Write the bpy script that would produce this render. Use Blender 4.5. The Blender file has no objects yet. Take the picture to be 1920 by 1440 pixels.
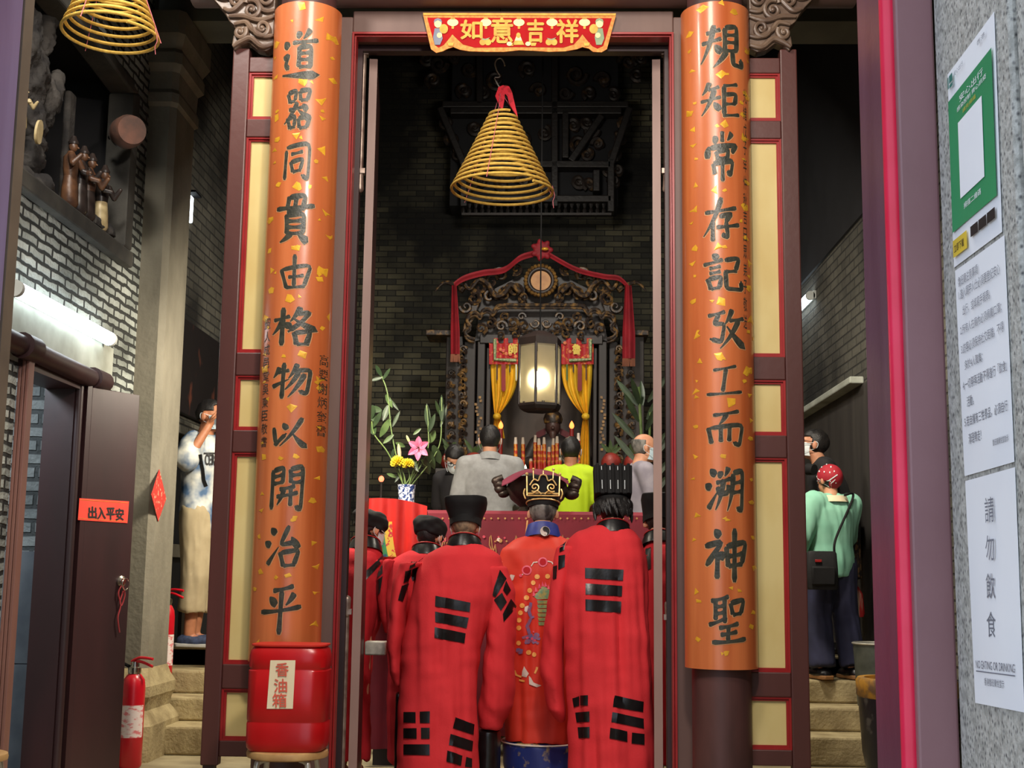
import bpy, bmesh, math, random
import numpy as np
from mathutils import Vector, Matrix
from mathutils.bvhtree import BVHTree
from mathutils.geometry import tessellate_polygon
random.seed(7)
SC = bpy.context.scene
COL = SC.collection
R = math.radians
# ------------------------------------------------------------------ camera
ZC = 1.09
F_PX, PITCH, ROLL, YAW = 2420.0, R(8.392), R(.7455), R(-1.6657)
_f = Vector((math.sin(YAW)*math.cos(PITCH), math.cos(YAW)*math.cos(PITCH), math.sin(PITCH)))
_rt = Vector((math.cos(YAW), -math.sin(YAW), 0)); _up = _rt.cross(_f)
_r2 = math.cos(ROLL)*_rt + math.sin(ROLL)*_up
_u2 = -math.sin(ROLL)*_rt + math.cos(ROLL)*_up
cam = bpy.data.cameras.new('camera'); cam_o = bpy.data.objects.new('camera', cam); COL.objects.link(cam_o)
cam.sensor_fit = 'HORIZONTAL'; cam.sensor_width = 36; cam.lens = 36*F_PX/1920
cam.clip_start = .05; cam.clip_end = 100
m = Matrix((_r2, _u2, -_f)).transposed().to_4x4(); m.translation = Vector((0, 0, ZC))
cam_o.matrix_world = m
SC.camera = cam_o
# ------------------------------------------------------------------ world, lights, exposure
def lin(c):
    out = []
    for v in c[:3]:
        v = v/255
        out.append(v/12.92 if v <= .04045 else ((v+.055)/1.055)**2.4)
    return (*out, 1)
w = bpy.data.worlds.new('sky'); SC.world = w; w.use_nodes = True
bg = w.node_tree.nodes['Background']; bg.inputs[0].default_value = (.74, .84, 1, 1); bg.inputs[1].default_value = 1.6
SC.view_settings.view_transform = 'Standard'; SC.view_settings.look = 'None'
SC.view_settings.exposure = 0.0; SC.view_settings.gamma = 1; SC.view_settings.use_curve_mapping = False
def area_lamp(name, loc, aim, size, power, col, sy=None):
    l = bpy.data.lights.new(name, 'AREA'); o = bpy.data.objects.new(name, l); COL.objects.link(o)
    l.size = size; l.energy = power; l.color = col
    if sy: l.shape = 'RECTANGLE'; l.size_y = sy
    o.location = loc; o.rotation_euler = (Vector(aim)-Vector(loc)).to_track_quat('-Z', 'Y').to_euler()
    return o
def point_lamp(name, loc, power, col, r=.05):
    l = bpy.data.lights.new(name, 'POINT'); o = bpy.data.objects.new(name, l); COL.objects.link(o)
    l.energy = power; l.color = col; l.shadow_soft_size = r; o.location = loc
    return o
area_lamp('porch_fill', (-.25, 3.0, 4.75), (-.25, 6.3, 1.5), .7, 74, (1, .89, .76))  # unseen fill added overhead to light the columns and doorway
area_lamp('porch_fill_low', (.35, 2.75, 3.7), (-.1, 6.6, 1.2), .3, 84, (1, .9, .8))  # second unseen fill, added to brighten robes and columns
area_lamp('aisle_lamp_left', (-1.15, 7.3, 2.5), (-2.1, 8.6, .5), .3, 74, (1, .9, .72))
area_lamp('aisle_fill_right', (1.15, 7.4, 3.0), (1.8, 8.7, .8), .3, 54, (1, .9, .74))  # added fill, no visible source, lifts the people on the right steps
area_lamp('aisle_ceiling_lamp', (-1.9, 4.3, 4.7), (-2.4, 7.4, 2.8), .35, 62, (1, .93, .84))
area_lamp('hall_fill', (-.2, 9.3, 4.6), (-.2, 11.2, 1.6), .5, 74, (1, .93, .82))  # weak unseen fill added over the altar hall
# ------------------------------------------------------------------ picture point -> place, at a chosen depth
def ray(px, py): return _f + (px-960)/F_PX*_r2 + (720-py)/F_PX*_u2
def at(px, py, Y):
    d = ray(px, py); return Vector((0, 0, ZC)) + d*(Y/d.y)
def onx(px, py, X):
    d = ray(px, py); return Vector((0, 0, ZC)) + d*(X/d.x)
def AX(px, py, Y): return at(px, py, Y).x
def AZ(px, py, Y): return at(px, py, Y).z
# ------------------------------------------------------------------ materials
def _tex(nt, scale, swz=None, coord='Object'):
    tc = nt.nodes.new('ShaderNodeTexCoord'); mp = nt.nodes.new('ShaderNodeMapping')
    src = tc.outputs[coord]
    if swz:
        sx = nt.nodes.new('ShaderNodeSeparateXYZ'); cb = nt.nodes.new('ShaderNodeCombineXYZ')
        nt.links.new(src, sx.inputs[0])
        for i, a in enumerate(swz): nt.links.new(sx.outputs['XYZ'.index(a)], cb.inputs[i])
        src = cb.outputs[0]
    nt.links.new(src, mp.inputs[0]); mp.inputs['Scale'].default_value = scale
    return mp.outputs[0]
def mat(name, col, rough=.6, metal=0, col2=None, scale=6, stretch=(1, 1, 1), detail=5, lo=.35, hi=.65, bump=0, bscale=None,
        spec=.5, emit=None, estr=0, trans=0, coat=0, sheen=0, alpha=1):
    M_ = bpy.data.materials.new(name); M_.use_nodes = True; nt = M_.node_tree; b = nt.nodes['Principled BSDF']
    b.inputs['Base Color'].default_value = lin(col); b.inputs['Roughness'].default_value = rough
    b.inputs['Metallic'].default_value = metal; b.inputs['Specular IOR Level'].default_value = spec
    b.inputs['Transmission Weight'].default_value = trans; b.inputs['Coat Weight'].default_value = coat
    b.inputs['Coat Roughness'].default_value = .15; b.inputs['Sheen Weight'].default_value = sheen
    b.inputs['Alpha'].default_value = alpha
    if emit: b.inputs['Emission Color'].default_value = lin(emit); b.inputs['Emission Strength'].default_value = estr
    if col2 is None: col2 = tuple(max(0, c*.86) for c in col)
    v = _tex(nt, tuple(scale*s for s in stretch))
    n = nt.nodes.new('ShaderNodeTexNoise'); n.inputs['Scale'].default_value = 1; n.inputs['Detail'].default_value = detail
    nt.links.new(v, n.inputs['Vector'])
    r = nt.nodes.new('ShaderNodeValToRGB'); r.color_ramp.elements[0].position = lo; r.color_ramp.elements[1].position = hi
    r.color_ramp.elements[0].color = lin(col); r.color_ramp.elements[1].color = lin(col2)
    nt.links.new(n.outputs['Fac'], r.inputs[0]); nt.links.new(r.outputs[0], b.inputs['Base Color'])
    if bump:
        n2 = nt.nodes.new('ShaderNodeTexNoise'); n2.inputs['Detail'].default_value = 6
        nt.links.new(_tex(nt, (bscale or scale*3,)*3), n2.inputs['Vector']); n2.inputs['Scale'].default_value = 1
        bp = nt.nodes.new('ShaderNodeBump'); bp.inputs['Strength'].default_value = bump; bp.inputs['Distance'].default_value = .01
        nt.links.new(n2.outputs['Fac'], bp.inputs['Height']); nt.links.new(bp.outputs[0], b.inputs['Normal'])
    return M_
def brick_mat(name, c1, c2, mortar, swz, bw, bh, msize=.012, rough=.85, bump=.6, soot=None, sscale=1.2, slo=.4, shi=.65, distort=0):
    M_ = bpy.data.materials.new(name); M_.use_nodes = True; nt = M_.node_tree; b = nt.nodes['Principled BSDF']
    b.inputs['Roughness'].default_value = rough
    v = _tex(nt, (1, 1, 1), swz)
    if distort:
        dn = nt.nodes.new('ShaderNodeTexNoise'); dn.inputs['Scale'].default_value = 9; nt.links.new(v, dn.inputs['Vector'])
        ms = nt.nodes.new('ShaderNodeVectorMath'); ms.operation = 'SCALE'; ms.inputs['Scale'].default_value = distort
        nt.links.new(dn.outputs['Color'], ms.inputs[0])
        ad = nt.nodes.new('ShaderNodeVectorMath'); nt.links.new(v, ad.inputs[0]); nt.links.new(ms.outputs[0], ad.inputs[1]); v = ad.outputs[0]
    k = nt.nodes.new('ShaderNodeTexBrick'); nt.links.new(v, k.inputs['Vector'])
    k.inputs['Scale'].default_value = 1; k.inputs['Brick Width'].default_value = bw; k.inputs['Row Height'].default_value = bh
    k.inputs['Mortar Size'].default_value = msize; k.inputs['Mortar Smooth'].default_value = .4
    k.inputs['Color1'].default_value = lin(c1); k.inputs['Color2'].default_value = lin(c2); k.inputs['Mortar'].default_value = lin(mortar)
    out = k.outputs['Color']
    n = nt.nodes.new('ShaderNodeTexNoise'); n.inputs['Scale'].default_value = sscale; n.inputs['Detail'].default_value = 6
    nt.links.new(_tex(nt, (1, 1, 1)), n.inputs['Vector'])
    if soot:
        r = nt.nodes.new('ShaderNodeValToRGB'); r.color_ramp.elements[0].position = slo; r.color_ramp.elements[1].position = shi
        nt.links.new(n.outputs['Fac'], r.inputs[0])
        mx = nt.nodes.new('ShaderNodeMix'); mx.data_type = 'RGBA'; mx.blend_type = 'MULTIPLY'
        r.color_ramp.elements[0].color = (1, 1, 1, 1); r.color_ramp.elements[1].color = lin(soot)
        mx.inputs['Factor'].default_value = 1
        nt.links.new(out, mx.inputs['A']); nt.links.new(r.outputs[0], mx.inputs['B']); out = mx.outputs['Result']
    nt.links.new(out, b.inputs['Base Color'])
    n2 = nt.nodes.new('ShaderNodeTexNoise'); n2.inputs['Scale'].default_value = 40; n2.inputs['Detail'].default_value = 4
    nt.links.new(_tex(nt, (1, 1, 1)), n2.inputs['Vector'])
    ma = nt.nodes.new('ShaderNodeMath'); ma.operation = 'MULTIPLY_ADD'; ma.inputs[1].default_value = -1.0
    nt.links.new(k.outputs['Fac'], ma.inputs[0]); nt.links.new(n2.outputs['Fac'], ma.inputs[2])
    bp = nt.nodes.new('ShaderNodeBump'); bp.inputs['Strength'].default_value = bump; bp.inputs['Distance'].default_value = .012
    nt.links.new(ma.outputs[0], bp.inputs['Height']); nt.links.new(bp.outputs[0], b.inputs['Normal'])
    return M_
# ------------------------------------------------------------------ mesh collector
def frame_of(d):
    d = Vector(d).normalized(); a = Vector((0, 0, 1)) if abs(d.z) < .9 else Vector((0, 1, 0))
    x = a.cross(d).normalized(); return x, d.cross(x).normalized(), d
class MB:
    def __init__(s): s.v = []; s.f = []
    def add(s, vs, fs):
        k = len(s.v); s.v += [Vector(v) for v in vs]; s.f += [tuple(k+i for i in f) for f in fs]; return s
    def box(s, x0, x1, y0, y1, z0, z1):
        x0, x1 = sorted((x0, x1)); y0, y1 = sorted((y0, y1)); z0, z1 = sorted((z0, z1))
        return s.add([(x, y, z) for x in (x0, x1) for y in (y0, y1) for z in (z0, z1)],
                     [(0, 1, 3, 2), (4, 6, 7, 5), (0, 4, 5, 1), (2, 3, 7, 6), (0, 2, 6, 4), (1, 5, 7, 3)])
    def rings(s, rs, cap=True, closed=False):
        n = len(rs[0]); vs = [p for r in rs for p in r]; fs = []
        for i in range(len(rs) - (0 if closed else 1)):
            j = (i+1) % len(rs)
            for k in range(n): fs.append((i*n+k, i*n+(k+1) % n, j*n+(k+1) % n, j*n+k))
        if cap and not closed:
            fs.append(tuple(range(n-1, -1, -1))); fs.append(tuple((len(rs)-1)*n+k for k in range(n)))
        return s.add(vs, fs)
    def tube(s, pts, r, n=8, closed=False, cap=True):
        pts = [Vector(p) for p in pts]; N = len(pts); rs = []
        rr = r if isinstance(r, (list, tuple)) else [r]*N
        px = None
        for i, p in enumerate(pts):
            a = pts[i-1] if (i or closed) else p; b = pts[(i+1) % N] if (i < N-1 or closed) else p
            d = (b-a); d = d.normalized() if d.length > 1e-9 else Vector((0, 0, 1))
            if px is None: px, py, _ = frame_of(d)
            else:
                px = (px - d*px.dot(d)); px = px.normalized() if px.length > 1e-6 else frame_of(d)[0]; py = d.cross(px)
            rs.append([p + rr[i]*(math.cos(2*math.pi*k/n)*px + math.sin(2*math.pi*k/n)*py) for k in range(n)])
        return s.rings(rs, cap, closed)
    def limb(s, p0, p1, r0, r1, n=14):
        p0 = Vector(p0); p1 = Vector(p1); d = (p1-p0); L = d.length; d = d.normalized() if L > 1e-9 else Vector((0, 0, 1))
        P, Q = [], []
        for t in (-1, -.9, -.65, -.35): P.append(p0+d*r0*t); Q.append(r0*math.sqrt(max(1-t*t, .006)))
        for k in range(7): t = k/6; P.append(p0+d*L*t); Q.append(r0+(r1-r0)*t)
        for t in (.35, .65, .9, 1): P.append(p1+d*r1*t); Q.append(r1*math.sqrt(max(1-t*t, .006)))
        return s.tube(P, Q, n)
    def chain(s, pts, rs, n=14):
        for i in range(len(pts)-1): s.limb(pts[i], pts[i+1], rs[i], rs[i+1], n)
        return s
    def lathe(s, prof, c=(0, 0, 0), n=24, axis=None):
        c = Vector(c); X, Y, Z = (Vector((1, 0, 0)), Vector((0, 1, 0)), Vector((0, 0, 1))) if axis is None else frame_of(axis)
        return s.rings([[c + X*r*math.cos(2*math.pi*k/n) + Y*r*math.sin(2*math.pi*k/n) + Z*z for k in range(n)] for r, z in prof])
    def ell(s, c, r, nu=16, nv=10, fr=None):
        c = Vector(c); X, Y, Z = fr or (Vector((1, 0, 0)), Vector((0, 1, 0)), Vector((0, 0, 1)))
        rs = []
        for i in range(nv+1):
            t = math.pi*(.02+.96*i/nv)
            rs.append([c + X*r[0]*math.sin(t)*math.cos(2*math.pi*k/nu) + Y*r[1]*math.sin(t)*math.sin(2*math.pi*k/nu) - Z*r[2]*math.cos(t) for k in range(nu)])
        return s.rings(rs)
    def prism(s, poly, d0, d1, fn):
        """poly: 2-D outline, fn(u, v, d) -> 3-D point"""
        n = len(poly); A = [fn(u, v, d0) for u, v in poly]; B = [fn(u, v, d1) for u, v in poly]
        tri = tessellate_polygon([[Vector((u, v, 0)) for u, v in poly]])
        fs = [tuple(t) for t in tri] + [tuple(n+i for i in reversed(t)) for t in tri] + [(k, (k+1) % n, n+(k+1) % n, n+k) for k in range(n)]
        return s.add(A+B, fs)
    def sheet(s, fn, nu, nv, th=0, nrm=None):
        """grid fn(u, v) -> point, u and v from 0 to 1; th = thickness along nrm"""
        g = [fn(i/nu, j/nv) for j in range(nv+1) for i in range(nu+1)]; W = nu+1
        fs = [(j*W+i, j*W+i+1, (j+1)*W+i+1, (j+1)*W+i) for j in range(nv) for i in range(nu)]
        if not th: return s.add(g, fs)
        nrm = Vector(nrm or (0, 1, 0)); K = len(g); h = [Vector(p)+nrm*th for p in g]
        fs2 = [tuple(K+i for i in reversed(f)) for f in fs]; ed = []
        for i in range(nu): ed += [(i+1, i, K+i, K+i+1), (nv*W+i, nv*W+i+1, K+nv*W+i+1, K+nv*W+i)]
        for j in range(nv): ed += [(j*W, (j+1)*W, K+(j+1)*W, K+j*W), ((j+1)*W+nu, j*W+nu, K+j*W+nu, K+(j+1)*W+nu)]
        return s.add(g+h, fs+fs2+ed)
    def arrays(s, v, f):
        return s.add([Vector(p) for p in v], f)
LOC = {}
def build(name, mb, material, parent=None, smooth=40, bevel=0, seg=2, mods=()):
    me = bpy.data.meshes.new(name); o = bpy.data.objects.new(name, me)
    if parent is not None:
        org = LOC[parent.name]; o.parent = parent
    else:
        A = np.array([tuple(v) for v in mb.v]); lo, hi = A.min(0), A.max(0); org = Vector(((lo[0]+hi[0])/2, (lo[1]+hi[1])/2, lo[2])); o.location = org
    LOC[o.name] = org
    me.from_pydata([tuple(v-org) for v in mb.v], [], mb.f); me.validate(); 
    bm = bmesh.new(); bm.from_mesh(me); bmesh.ops.recalc_face_normals(bm, faces=bm.faces); bm.to_mesh(me); bm.free()
    for ml in (material if isinstance(material, (list, tuple)) else [material]): me.materials.append(ml)
    if smooth:
        me.shade_smooth(); me.set_sharp_from_angle(angle=R(smooth))
    COL.objects.link(o)
    if bevel:
        b = o.modifiers.new('bevel', 'BEVEL'); b.width = bevel; b.segments = seg; b.limit_method = 'ANGLE'; b.angle_limit = R(35)
    return o
def structure(name, mb, material, smooth=0, bevel=0):
    o = build(name, mb, material, None, smooth, bevel); org = LOC[o.name]
    o.location = (0, 0, 0); o.data.transform(Matrix.Translation(org)); LOC[o.name] = Vector()
    o['kind'] = 'structure'; return o
def thing(name, label, cat, loc, group=None):
    o = bpy.data.objects.new(name, None); COL.objects.link(o); o.location = loc; LOC[o.name] = Vector(loc)
    o.empty_display_size = .1
    o['label'] = label; o['category'] = cat
    if group: o['group'] = group
    return o
def solo(name, label, cat, mb, material, group=None, **k):
    o = build(name, mb, material, None, **k); o['label'] = label; o['category'] = cat
    if group: o['group'] = group
    return o
def part(parent, name, mb, material, label=None, **k):
    o = build(name, mb, material, parent, **k)
    if label: o['label'] = label
    return o
# ------------------------------------------------------------------ lettering
_tc = {}
def glyphs(txt, size=1.0, spacing=1.0):
    """flat text as (verts2d, faces), lower left at 0,0"""
    k = (txt, spacing)
    if k not in _tc:
        c = bpy.data.curves.new('t', 'FONT'); c.body = txt; c.size = 1; c.space_character = spacing; c.resolution_u = 3
        o = bpy.data.objects.new('t', c); COL.objects.link(o)
        bpy.context.view_layer.update()
        me = bpy.data.meshes.new_from_object(o.evaluated_get(bpy.context.evaluated_depsgraph_get()))
        _tc[k] = ([(v.co.x, v.co.y) for v in me.vertices], [tuple(p.vertices) for p in me.polygons])
        bpy.data.objects.remove(o); bpy.data.curves.remove(c); bpy.data.meshes.remove(me)
    v, f = _tc[k]; return [(x*size, y*size) for x, y in v], f
def write(mb, txt, box, fn, spacing=1.0, keep=False, bold=0, push=(0, 0, 0)):
    """fit text into box (u0, v0, u1, v1) of a surface; fn(u, v) -> 3-D point"""
    v, f = glyphs(txt, 1, spacing)
    if not v: return
    x0 = min(p[0] for p in v); x1 = max(p[0] for p in v); y0 = min(p[1] for p in v); y1 = max(p[1] for p in v)
    u0, v0, u1, v1 = box; sx = (u1-u0)/max(x1-x0, 1e-6); sy = (v1-v0)/max(y1-y0, 1e-6)
    if keep: sx = sy = min(abs(sx), abs(sy))*(1 if sx > 0 else -1); sy = abs(sx)*(1 if v1 > v0 else -1)
    offs = [(0, 0)] if not bold else [(-bold, 0), (bold, 0), (0, bold), (0, -bold)]
    for k, (du, dv) in enumerate(offs):
        mb.add([Vector(fn(u0+du+(x-x0)*sx, v0+dv+(y-y0)*sy))+Vector(push)*k for x, y in v], f)
def brush(strokes):
    """brush strokes on a 100 x 100 square (y down) -> list of ribbons [(left, right) ...]"""
    out = []
    for st in strokes.split(';'):
        st = st.strip()
        if not st: continue
        t = st[0]; P = [tuple(float(q) for q in s.split(',')) for s in st[1:].split()]
        P = [Vector((a, b)) for a, b in P]
        if t == 'z':
            Q = []
            for i in range(len(P)-1):
                for k in range(7): Q.append(P[i].lerp(P[i+1], k/7))
            Q.append(P[-1])
            for _ in range(2): Q = [Q[0]] + [(Q[i-1]+Q[i]*2+Q[i+1])/4 for i in range(1, len(Q)-1)] + [Q[-1]]
        else:
            if len(P) == 2:
                mid = (P[0]+P[1])/2; dd = P[1]-P[0]; nn = Vector((-dd.y, dd.x))
                mid += nn*{'h': .05, 's': 0, 'p': -.10, 'n': .08, 'd': .06, 't': 0}[t]; P = [P[0], mid, P[1]]
            Q = [P[0]*(1-s)**2 + P[1]*2*s*(1-s) + P[2]*s*s for s in [k/12 for k in range(13)]]
        n = len(Q)-1; L = []
        for i, q in enumerate(Q):
            s = i/n; d = (Q[min(i+1, n)]-Q[max(i-1, 0)]).normalized(); nn = Vector((-d.y, d.x))
            if t == 'h': wd = 11*(.62+.5*abs(2*s-1)**2) * (1 if .04 < s < .97 else .55)
            elif t == 's': wd = 13*(.82+.25*abs(2*s-1)**2)*(1 if .03 < s < .95 else .5)
            elif t == 'p': wd = 14.5*(1-.82*s**1.6)*(1 if s > .04 else .6)
            elif t == 'n': wd = 4+14.5*math.sin(min(s, .84)/.84*1.57)**1.5 if s < .84 else 18.5*(1-s)/.16*.9+.8
            elif t == 'd': wd = 3+15*math.sin(s*2.6)**.9 if s > 0 else 2
            elif t == 't': wd = 14*(1-.85*s)*(1 if s > .05 else .6)
            else: wd = 12*(.9+.12*math.sin(s*9))*(1 if .03 < s < .94 else (.6 if s < .5 else .45))
            sh = nn*.0
            L.append((q+sh+nn*wd/2, q+sh-nn*wd/2))
        out.append(L)
    return out
def write_brush(mb, strokes, box, fn):
    """box = (left, top, right, bottom) on a surface; ribbons mapped by fn(u, v)"""
    l, t, r, b = box; k = 0
    for L in brush(strokes):
        g = []; k += 1
        for a, c in L:
            m_ = (a+c)/2
            for q in (a, m_, c): g.append(fn(l+(r-l)*q.x/100, t+(b-t)*q.y/100, k))
        mb.add(g, [(3*i+j, 3*i+j+1, 3*i+j+4, 3*i+j+3) for i in range(len(L)-1) for j in range(2)])
# ------------------------------------------------------------------ joining shapes into one continuous skin
def fuse(mb, voxel=.01, smooth=4, fac=.5):
    me = bpy.data.meshes.new('f'); me.from_pydata([tuple(v) for v in mb.v], [], mb.f)
    bm = bmesh.new(); bm.from_mesh(me); bmesh.ops.recalc_face_normals(bm, faces=bm.faces); bm.to_mesh(me); bm.free()
    o = bpy.data.objects.new('f', me); COL.objects.link(o)
    r = o.modifiers.new('r', 'REMESH'); r.mode = 'VOXEL'; r.voxel_size = voxel
    if smooth: s_ = o.modifiers.new('s', 'SMOOTH'); s_.factor = fac; s_.iterations = smooth
    bpy.context.view_layer.update()
    e = bpy.data.meshes.new_from_object(o.evaluated_get(bpy.context.evaluated_depsgraph_get()))
    n = len(e.vertices); V = np.empty(n*3, np.float32); e.vertices.foreach_get('co', V); V = V.reshape(-1, 3)
    N = np.empty(n*3, np.float32); e.vertices.foreach_get('normal', N); N = N.reshape(-1, 3)
    Fc = [tuple(p.vertices) for p in e.polygons]
    bpy.data.objects.remove(o); bpy.data.meshes.remove(me); bpy.data.meshes.remove(e)
    return V.astype(float), N.astype(float), Fc
def solid(V, Fc):
    b = MB(); b.v = [Vector(p) for p in V]; b.f = list(Fc); return b
_rng = np.random.RandomState(3); _lat = _rng.rand(64, 64)*2-1
def vnoise(x, y):
    x = np.asarray(x, float); y = np.asarray(y, float)
    xi = np.floor(x).astype(int); yi = np.floor(y).astype(int); fx = x-xi; fy = y-yi
    fx = fx*fx*(3-2*fx); fy = fy*fy*(3-2*fy); g = lambda a, b: _lat[a % 64, b % 64]
    return (g(xi, yi)*(1-fx)+g(xi+1, yi)*fx)*(1-fy)+(g(xi, yi+1)*(1-fx)+g(xi+1, yi+1)*fx)*fy
class Cast:
    """lays flat motifs on a built surface, seen from the front"""
    def __init__(s, V, Fc): s.t = BVHTree.FromPolygons([Vector(p) for p in V], Fc); s.y = float(np.median(np.asarray(V)[:, 1]))
    def __call__(s, px, py, lift=.004):
        d = ray(px, py).normalized(); h, nr, i, dist = s.t.ray_cast(Vector((0, 0, ZC)), d)
        if h is None:
            q = at(px, py, s.y); h, nr, i, dist = s.t.find_nearest(q); return h + nr*lift
        if nr.dot(d) > 0: nr = -nr
        return h + nr*lift
    def quad(s, mb, q, nu=6, nv=3, lift=.004):
        (a, b, c, d) = [Vector(p) for p in q]
        mb.sheet(lambda u, v: s(*((a.lerp(b, u)).lerp(d.lerp(c, u), v)), lift), nu, nv)
    def poly(s, mb, pts, lift=.004, k=3):
        P = [Vector(p) for p in pts]; c = sum(P, Vector((0, 0)))/len(P); n = len(P); g = [s(*c, lift)]
        for j in range(1, k+1): g += [s(*c.lerp(p, j/k), lift) for p in P]
        fs = [(0, 1+i, 1+(i+1) % n) for i in range(n)]
        for j in range(k-1): fs += [(1+j*n+i, 1+(j+1)*n+i, 1+(j+1)*n+(i+1) % n, 1+j*n+(i+1) % n) for i in range(n)]
        mb.add(g, fs)
    def disc(s, mb, x, y, r, lift=.004, n=14, sx=1): s.poly(mb, [(x+sx*r*math.cos(2*math.pi*k/n), y+r*math.sin(2*math.pi*k/n)) for k in range(n)], lift, 2)
    def line(s, mb, pts, w, lift=.005):
        P = [Vector(p) for p in pts]; Q = []
        for i in range(len(P)-1):
            k = max(1, int((P[i+1]-P[i]).length/5)); Q += [P[i].lerp(P[i+1], j/k) for j in range(k)]
        Q.append(P[-1]); g = []
        for i, q in enumerate(Q):
            d = (Q[min(i+1, len(Q)-1)]-Q[max(i-1, 0)]).normalized(); nn = Vector((-d.y, d.x))*w/2
            g += [s(*(q+nn), lift), s(*(q-nn), lift)]
        mb.add(g, [(2*i, 2*i+1, 2*i+3, 2*i+2) for i in range(len(Q)-1)])
def spiral(c, r0, r1, turns, n=28, fn=None, a0=0, flip=1):
    P = []
    for i in range(n+1):
        t = i/n; r = r0+(r1-r0)*t; a = a0+flip*turns*2*math.pi*t
        P.append(fn(c[0]+r*math.cos(a), c[1]+r*math.sin(a), t))
    return P
def curve(P, k=8):
    """smooth path through points"""
    P = [Vector(p) for p in P]; out = []
    for i in range(len(P)-1):
        a = P[max(i-1, 0)]; b = P[i]; c = P[i+1]; d = P[min(i+2, len(P)-1)]
        for j in range(k):
            t = j/k; out.append(.5*((2*b)+(c-a)*t+(2*a-5*b+4*c-d)*t*t+(3*b-a-3*c+d)*t**3))
    out.append(P[-1]); return out
# ------------------------------------------------------------------ materials
K = {}
K['maroon'] = mat('maroon_paint', (84, 46, 42), .4, col2=(70, 38, 35), scale=3, stretch=(1, 1, .15), bump=.06, bscale=30)
K['maroon_dark'] = mat('dark_maroon_timber', (58, 32, 34), .45, col2=(40, 24, 26), scale=3, stretch=(1, 1, .2), bump=.08)
K['maroon_pale'] = mat('dusty_maroon', (112, 86, 78), .5, col2=(94, 68, 62), scale=4, stretch=(1, 1, .15), bump=.1)
K['maroon_gate'] = mat('gate_maroon', (150, 112, 116), .42, col2=(136, 98, 102), scale=2, bump=.05, bscale=60)
K['purple_gate'] = mat('gate_purple', (136, 124, 156), .3, col2=(96, 74, 104), scale=3, stretch=(2, 2, .25), bump=.08)  # lavender streaks are sky highlights painted over purple-brown
K['gloss_maroon'] = mat('glossy_maroon', (94, 60, 80), .3, col2=(112, 78, 98), scale=5, stretch=(2, 2, .2), bump=.12)
K['gate_red'] = mat('gate_red', (236, 44, 84), .3, col2=(224, 34, 70), scale=8)
K['red_line'] = mat('red_moulding', (150, 34, 34), .35, col2=(140, 22, 24), scale=8)
K['yellow_panel'] = mat('pale_yellow_lacquer', (208, 190, 130), .5, col2=(186, 158, 88), scale=2.6, stretch=(1.2, 1, .6), detail=8, lo=.4, hi=.78, bump=.02)
K['board'] = mat('orange_lacquer', (208, 120, 70), .36, col2=(164, 78, 36), scale=11, stretch=(1, 1, .05), detail=8, lo=.3, hi=.72, bump=.06, bscale=18, coat=.3)
K['inlay'] = mat('dark_inlay', (40, 42, 36), .4, col2=(62, 62, 52), scale=30, bump=.2)
K['inlay_edge'] = mat('pale_inlay_rim', (206, 150, 104), .5)
K['gold_leaf'] = mat('gold_leaf', (236, 178, 50), .35, col2=(206, 150, 44), scale=20, metal=.25)
K['edge_lit'] = mat('lit_pink_edge', (156, 126, 116), .5, col2=(128, 98, 90), scale=5, stretch=(1, 1, .2))  # paler pink paints the light caught by the door leaves' front edges
K['carved'] = mat('dusty_carved_wood', (112, 92, 76), .38, col2=(84, 66, 56), scale=12, bump=.15)
K['granite'] = None
K['stone'] = mat('pillar_stone', (134, 128, 112), .85, col2=(92, 87, 74), scale=3.5, stretch=(1, 1, .5), detail=8, lo=.3, hi=.75, bump=.35, bscale=30)
K['stone_dark'] = mat('sooty_stone', (74, 72, 66), .85, col2=(48, 47, 44), scale=3.5, detail=8, bump=.35, bscale=30)
K['step'] = mat('granite_step', (176, 160, 120), .85, col2=(132, 116, 82), scale=9, detail=10, lo=.3, hi=.7, bump=.6, bscale=50)
K['floor'] = mat('floor_stone', (160, 148, 116), .7, col2=(122, 110, 84), scale=4, detail=8, bump=.2)
K['plaster'] = mat('grey_plaster', (176, 180, 170), .85, col2=(132, 134, 122), scale=3, detail=8, bump=.2)
K['soffit'] = mat('grey_green_beam', (104, 104, 90), .8, col2=(88, 88, 76), scale=3)
K['ceiling'] = mat('dark_rafters', (44, 38, 34), .9)
K['black'] = mat('matt_black', (20, 20, 24), .8, col2=(12, 12, 16), scale=5)
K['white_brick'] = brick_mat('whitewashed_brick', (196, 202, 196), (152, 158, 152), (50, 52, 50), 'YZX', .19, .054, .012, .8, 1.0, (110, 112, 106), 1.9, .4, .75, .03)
K['brick_room'] = brick_mat('pale_room_brick', (170, 172, 170), (140, 144, 144), (84, 86, 86), 'XZY', .2, .075, .014, .8, 1, (120, 124, 124), 2, .4, .7, .01)
K['brick_side'] = brick_mat('side_brick', (96, 93, 82), (74, 72, 64), (42, 40, 36), 'YZX', .26, .07, .008, .9, .6, (80, 74, 64), 1.2, .4, .65)
K['brick_back'] = brick_mat('old_green_brick', (112, 107, 84), (58, 57, 50), (40, 39, 34), 'XZY', .19, .06, .006, .9, .6, (50, 50, 46), .8, .36, .6)
K['slab'] = mat('grey_slab', (112, 116, 122), .6, col2=(84, 88, 96), scale=4, bump=.1)
K['steel'] = mat('steel', (206, 202, 190), .3, .5, bump=.02)
K['bolt'] = mat('worn_bolt_iron', (110, 88, 80), .4, .5, col2=(150, 132, 120), scale=20)
K['red_plastic'] = mat('red_plastic', (186, 16, 22), .3, col2=(164, 10, 16), scale=4, bump=.06, bscale=14)
K['paper'] = mat('white_paper', (242, 245, 250), .7, col2=(236, 240, 247), scale=5)
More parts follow.
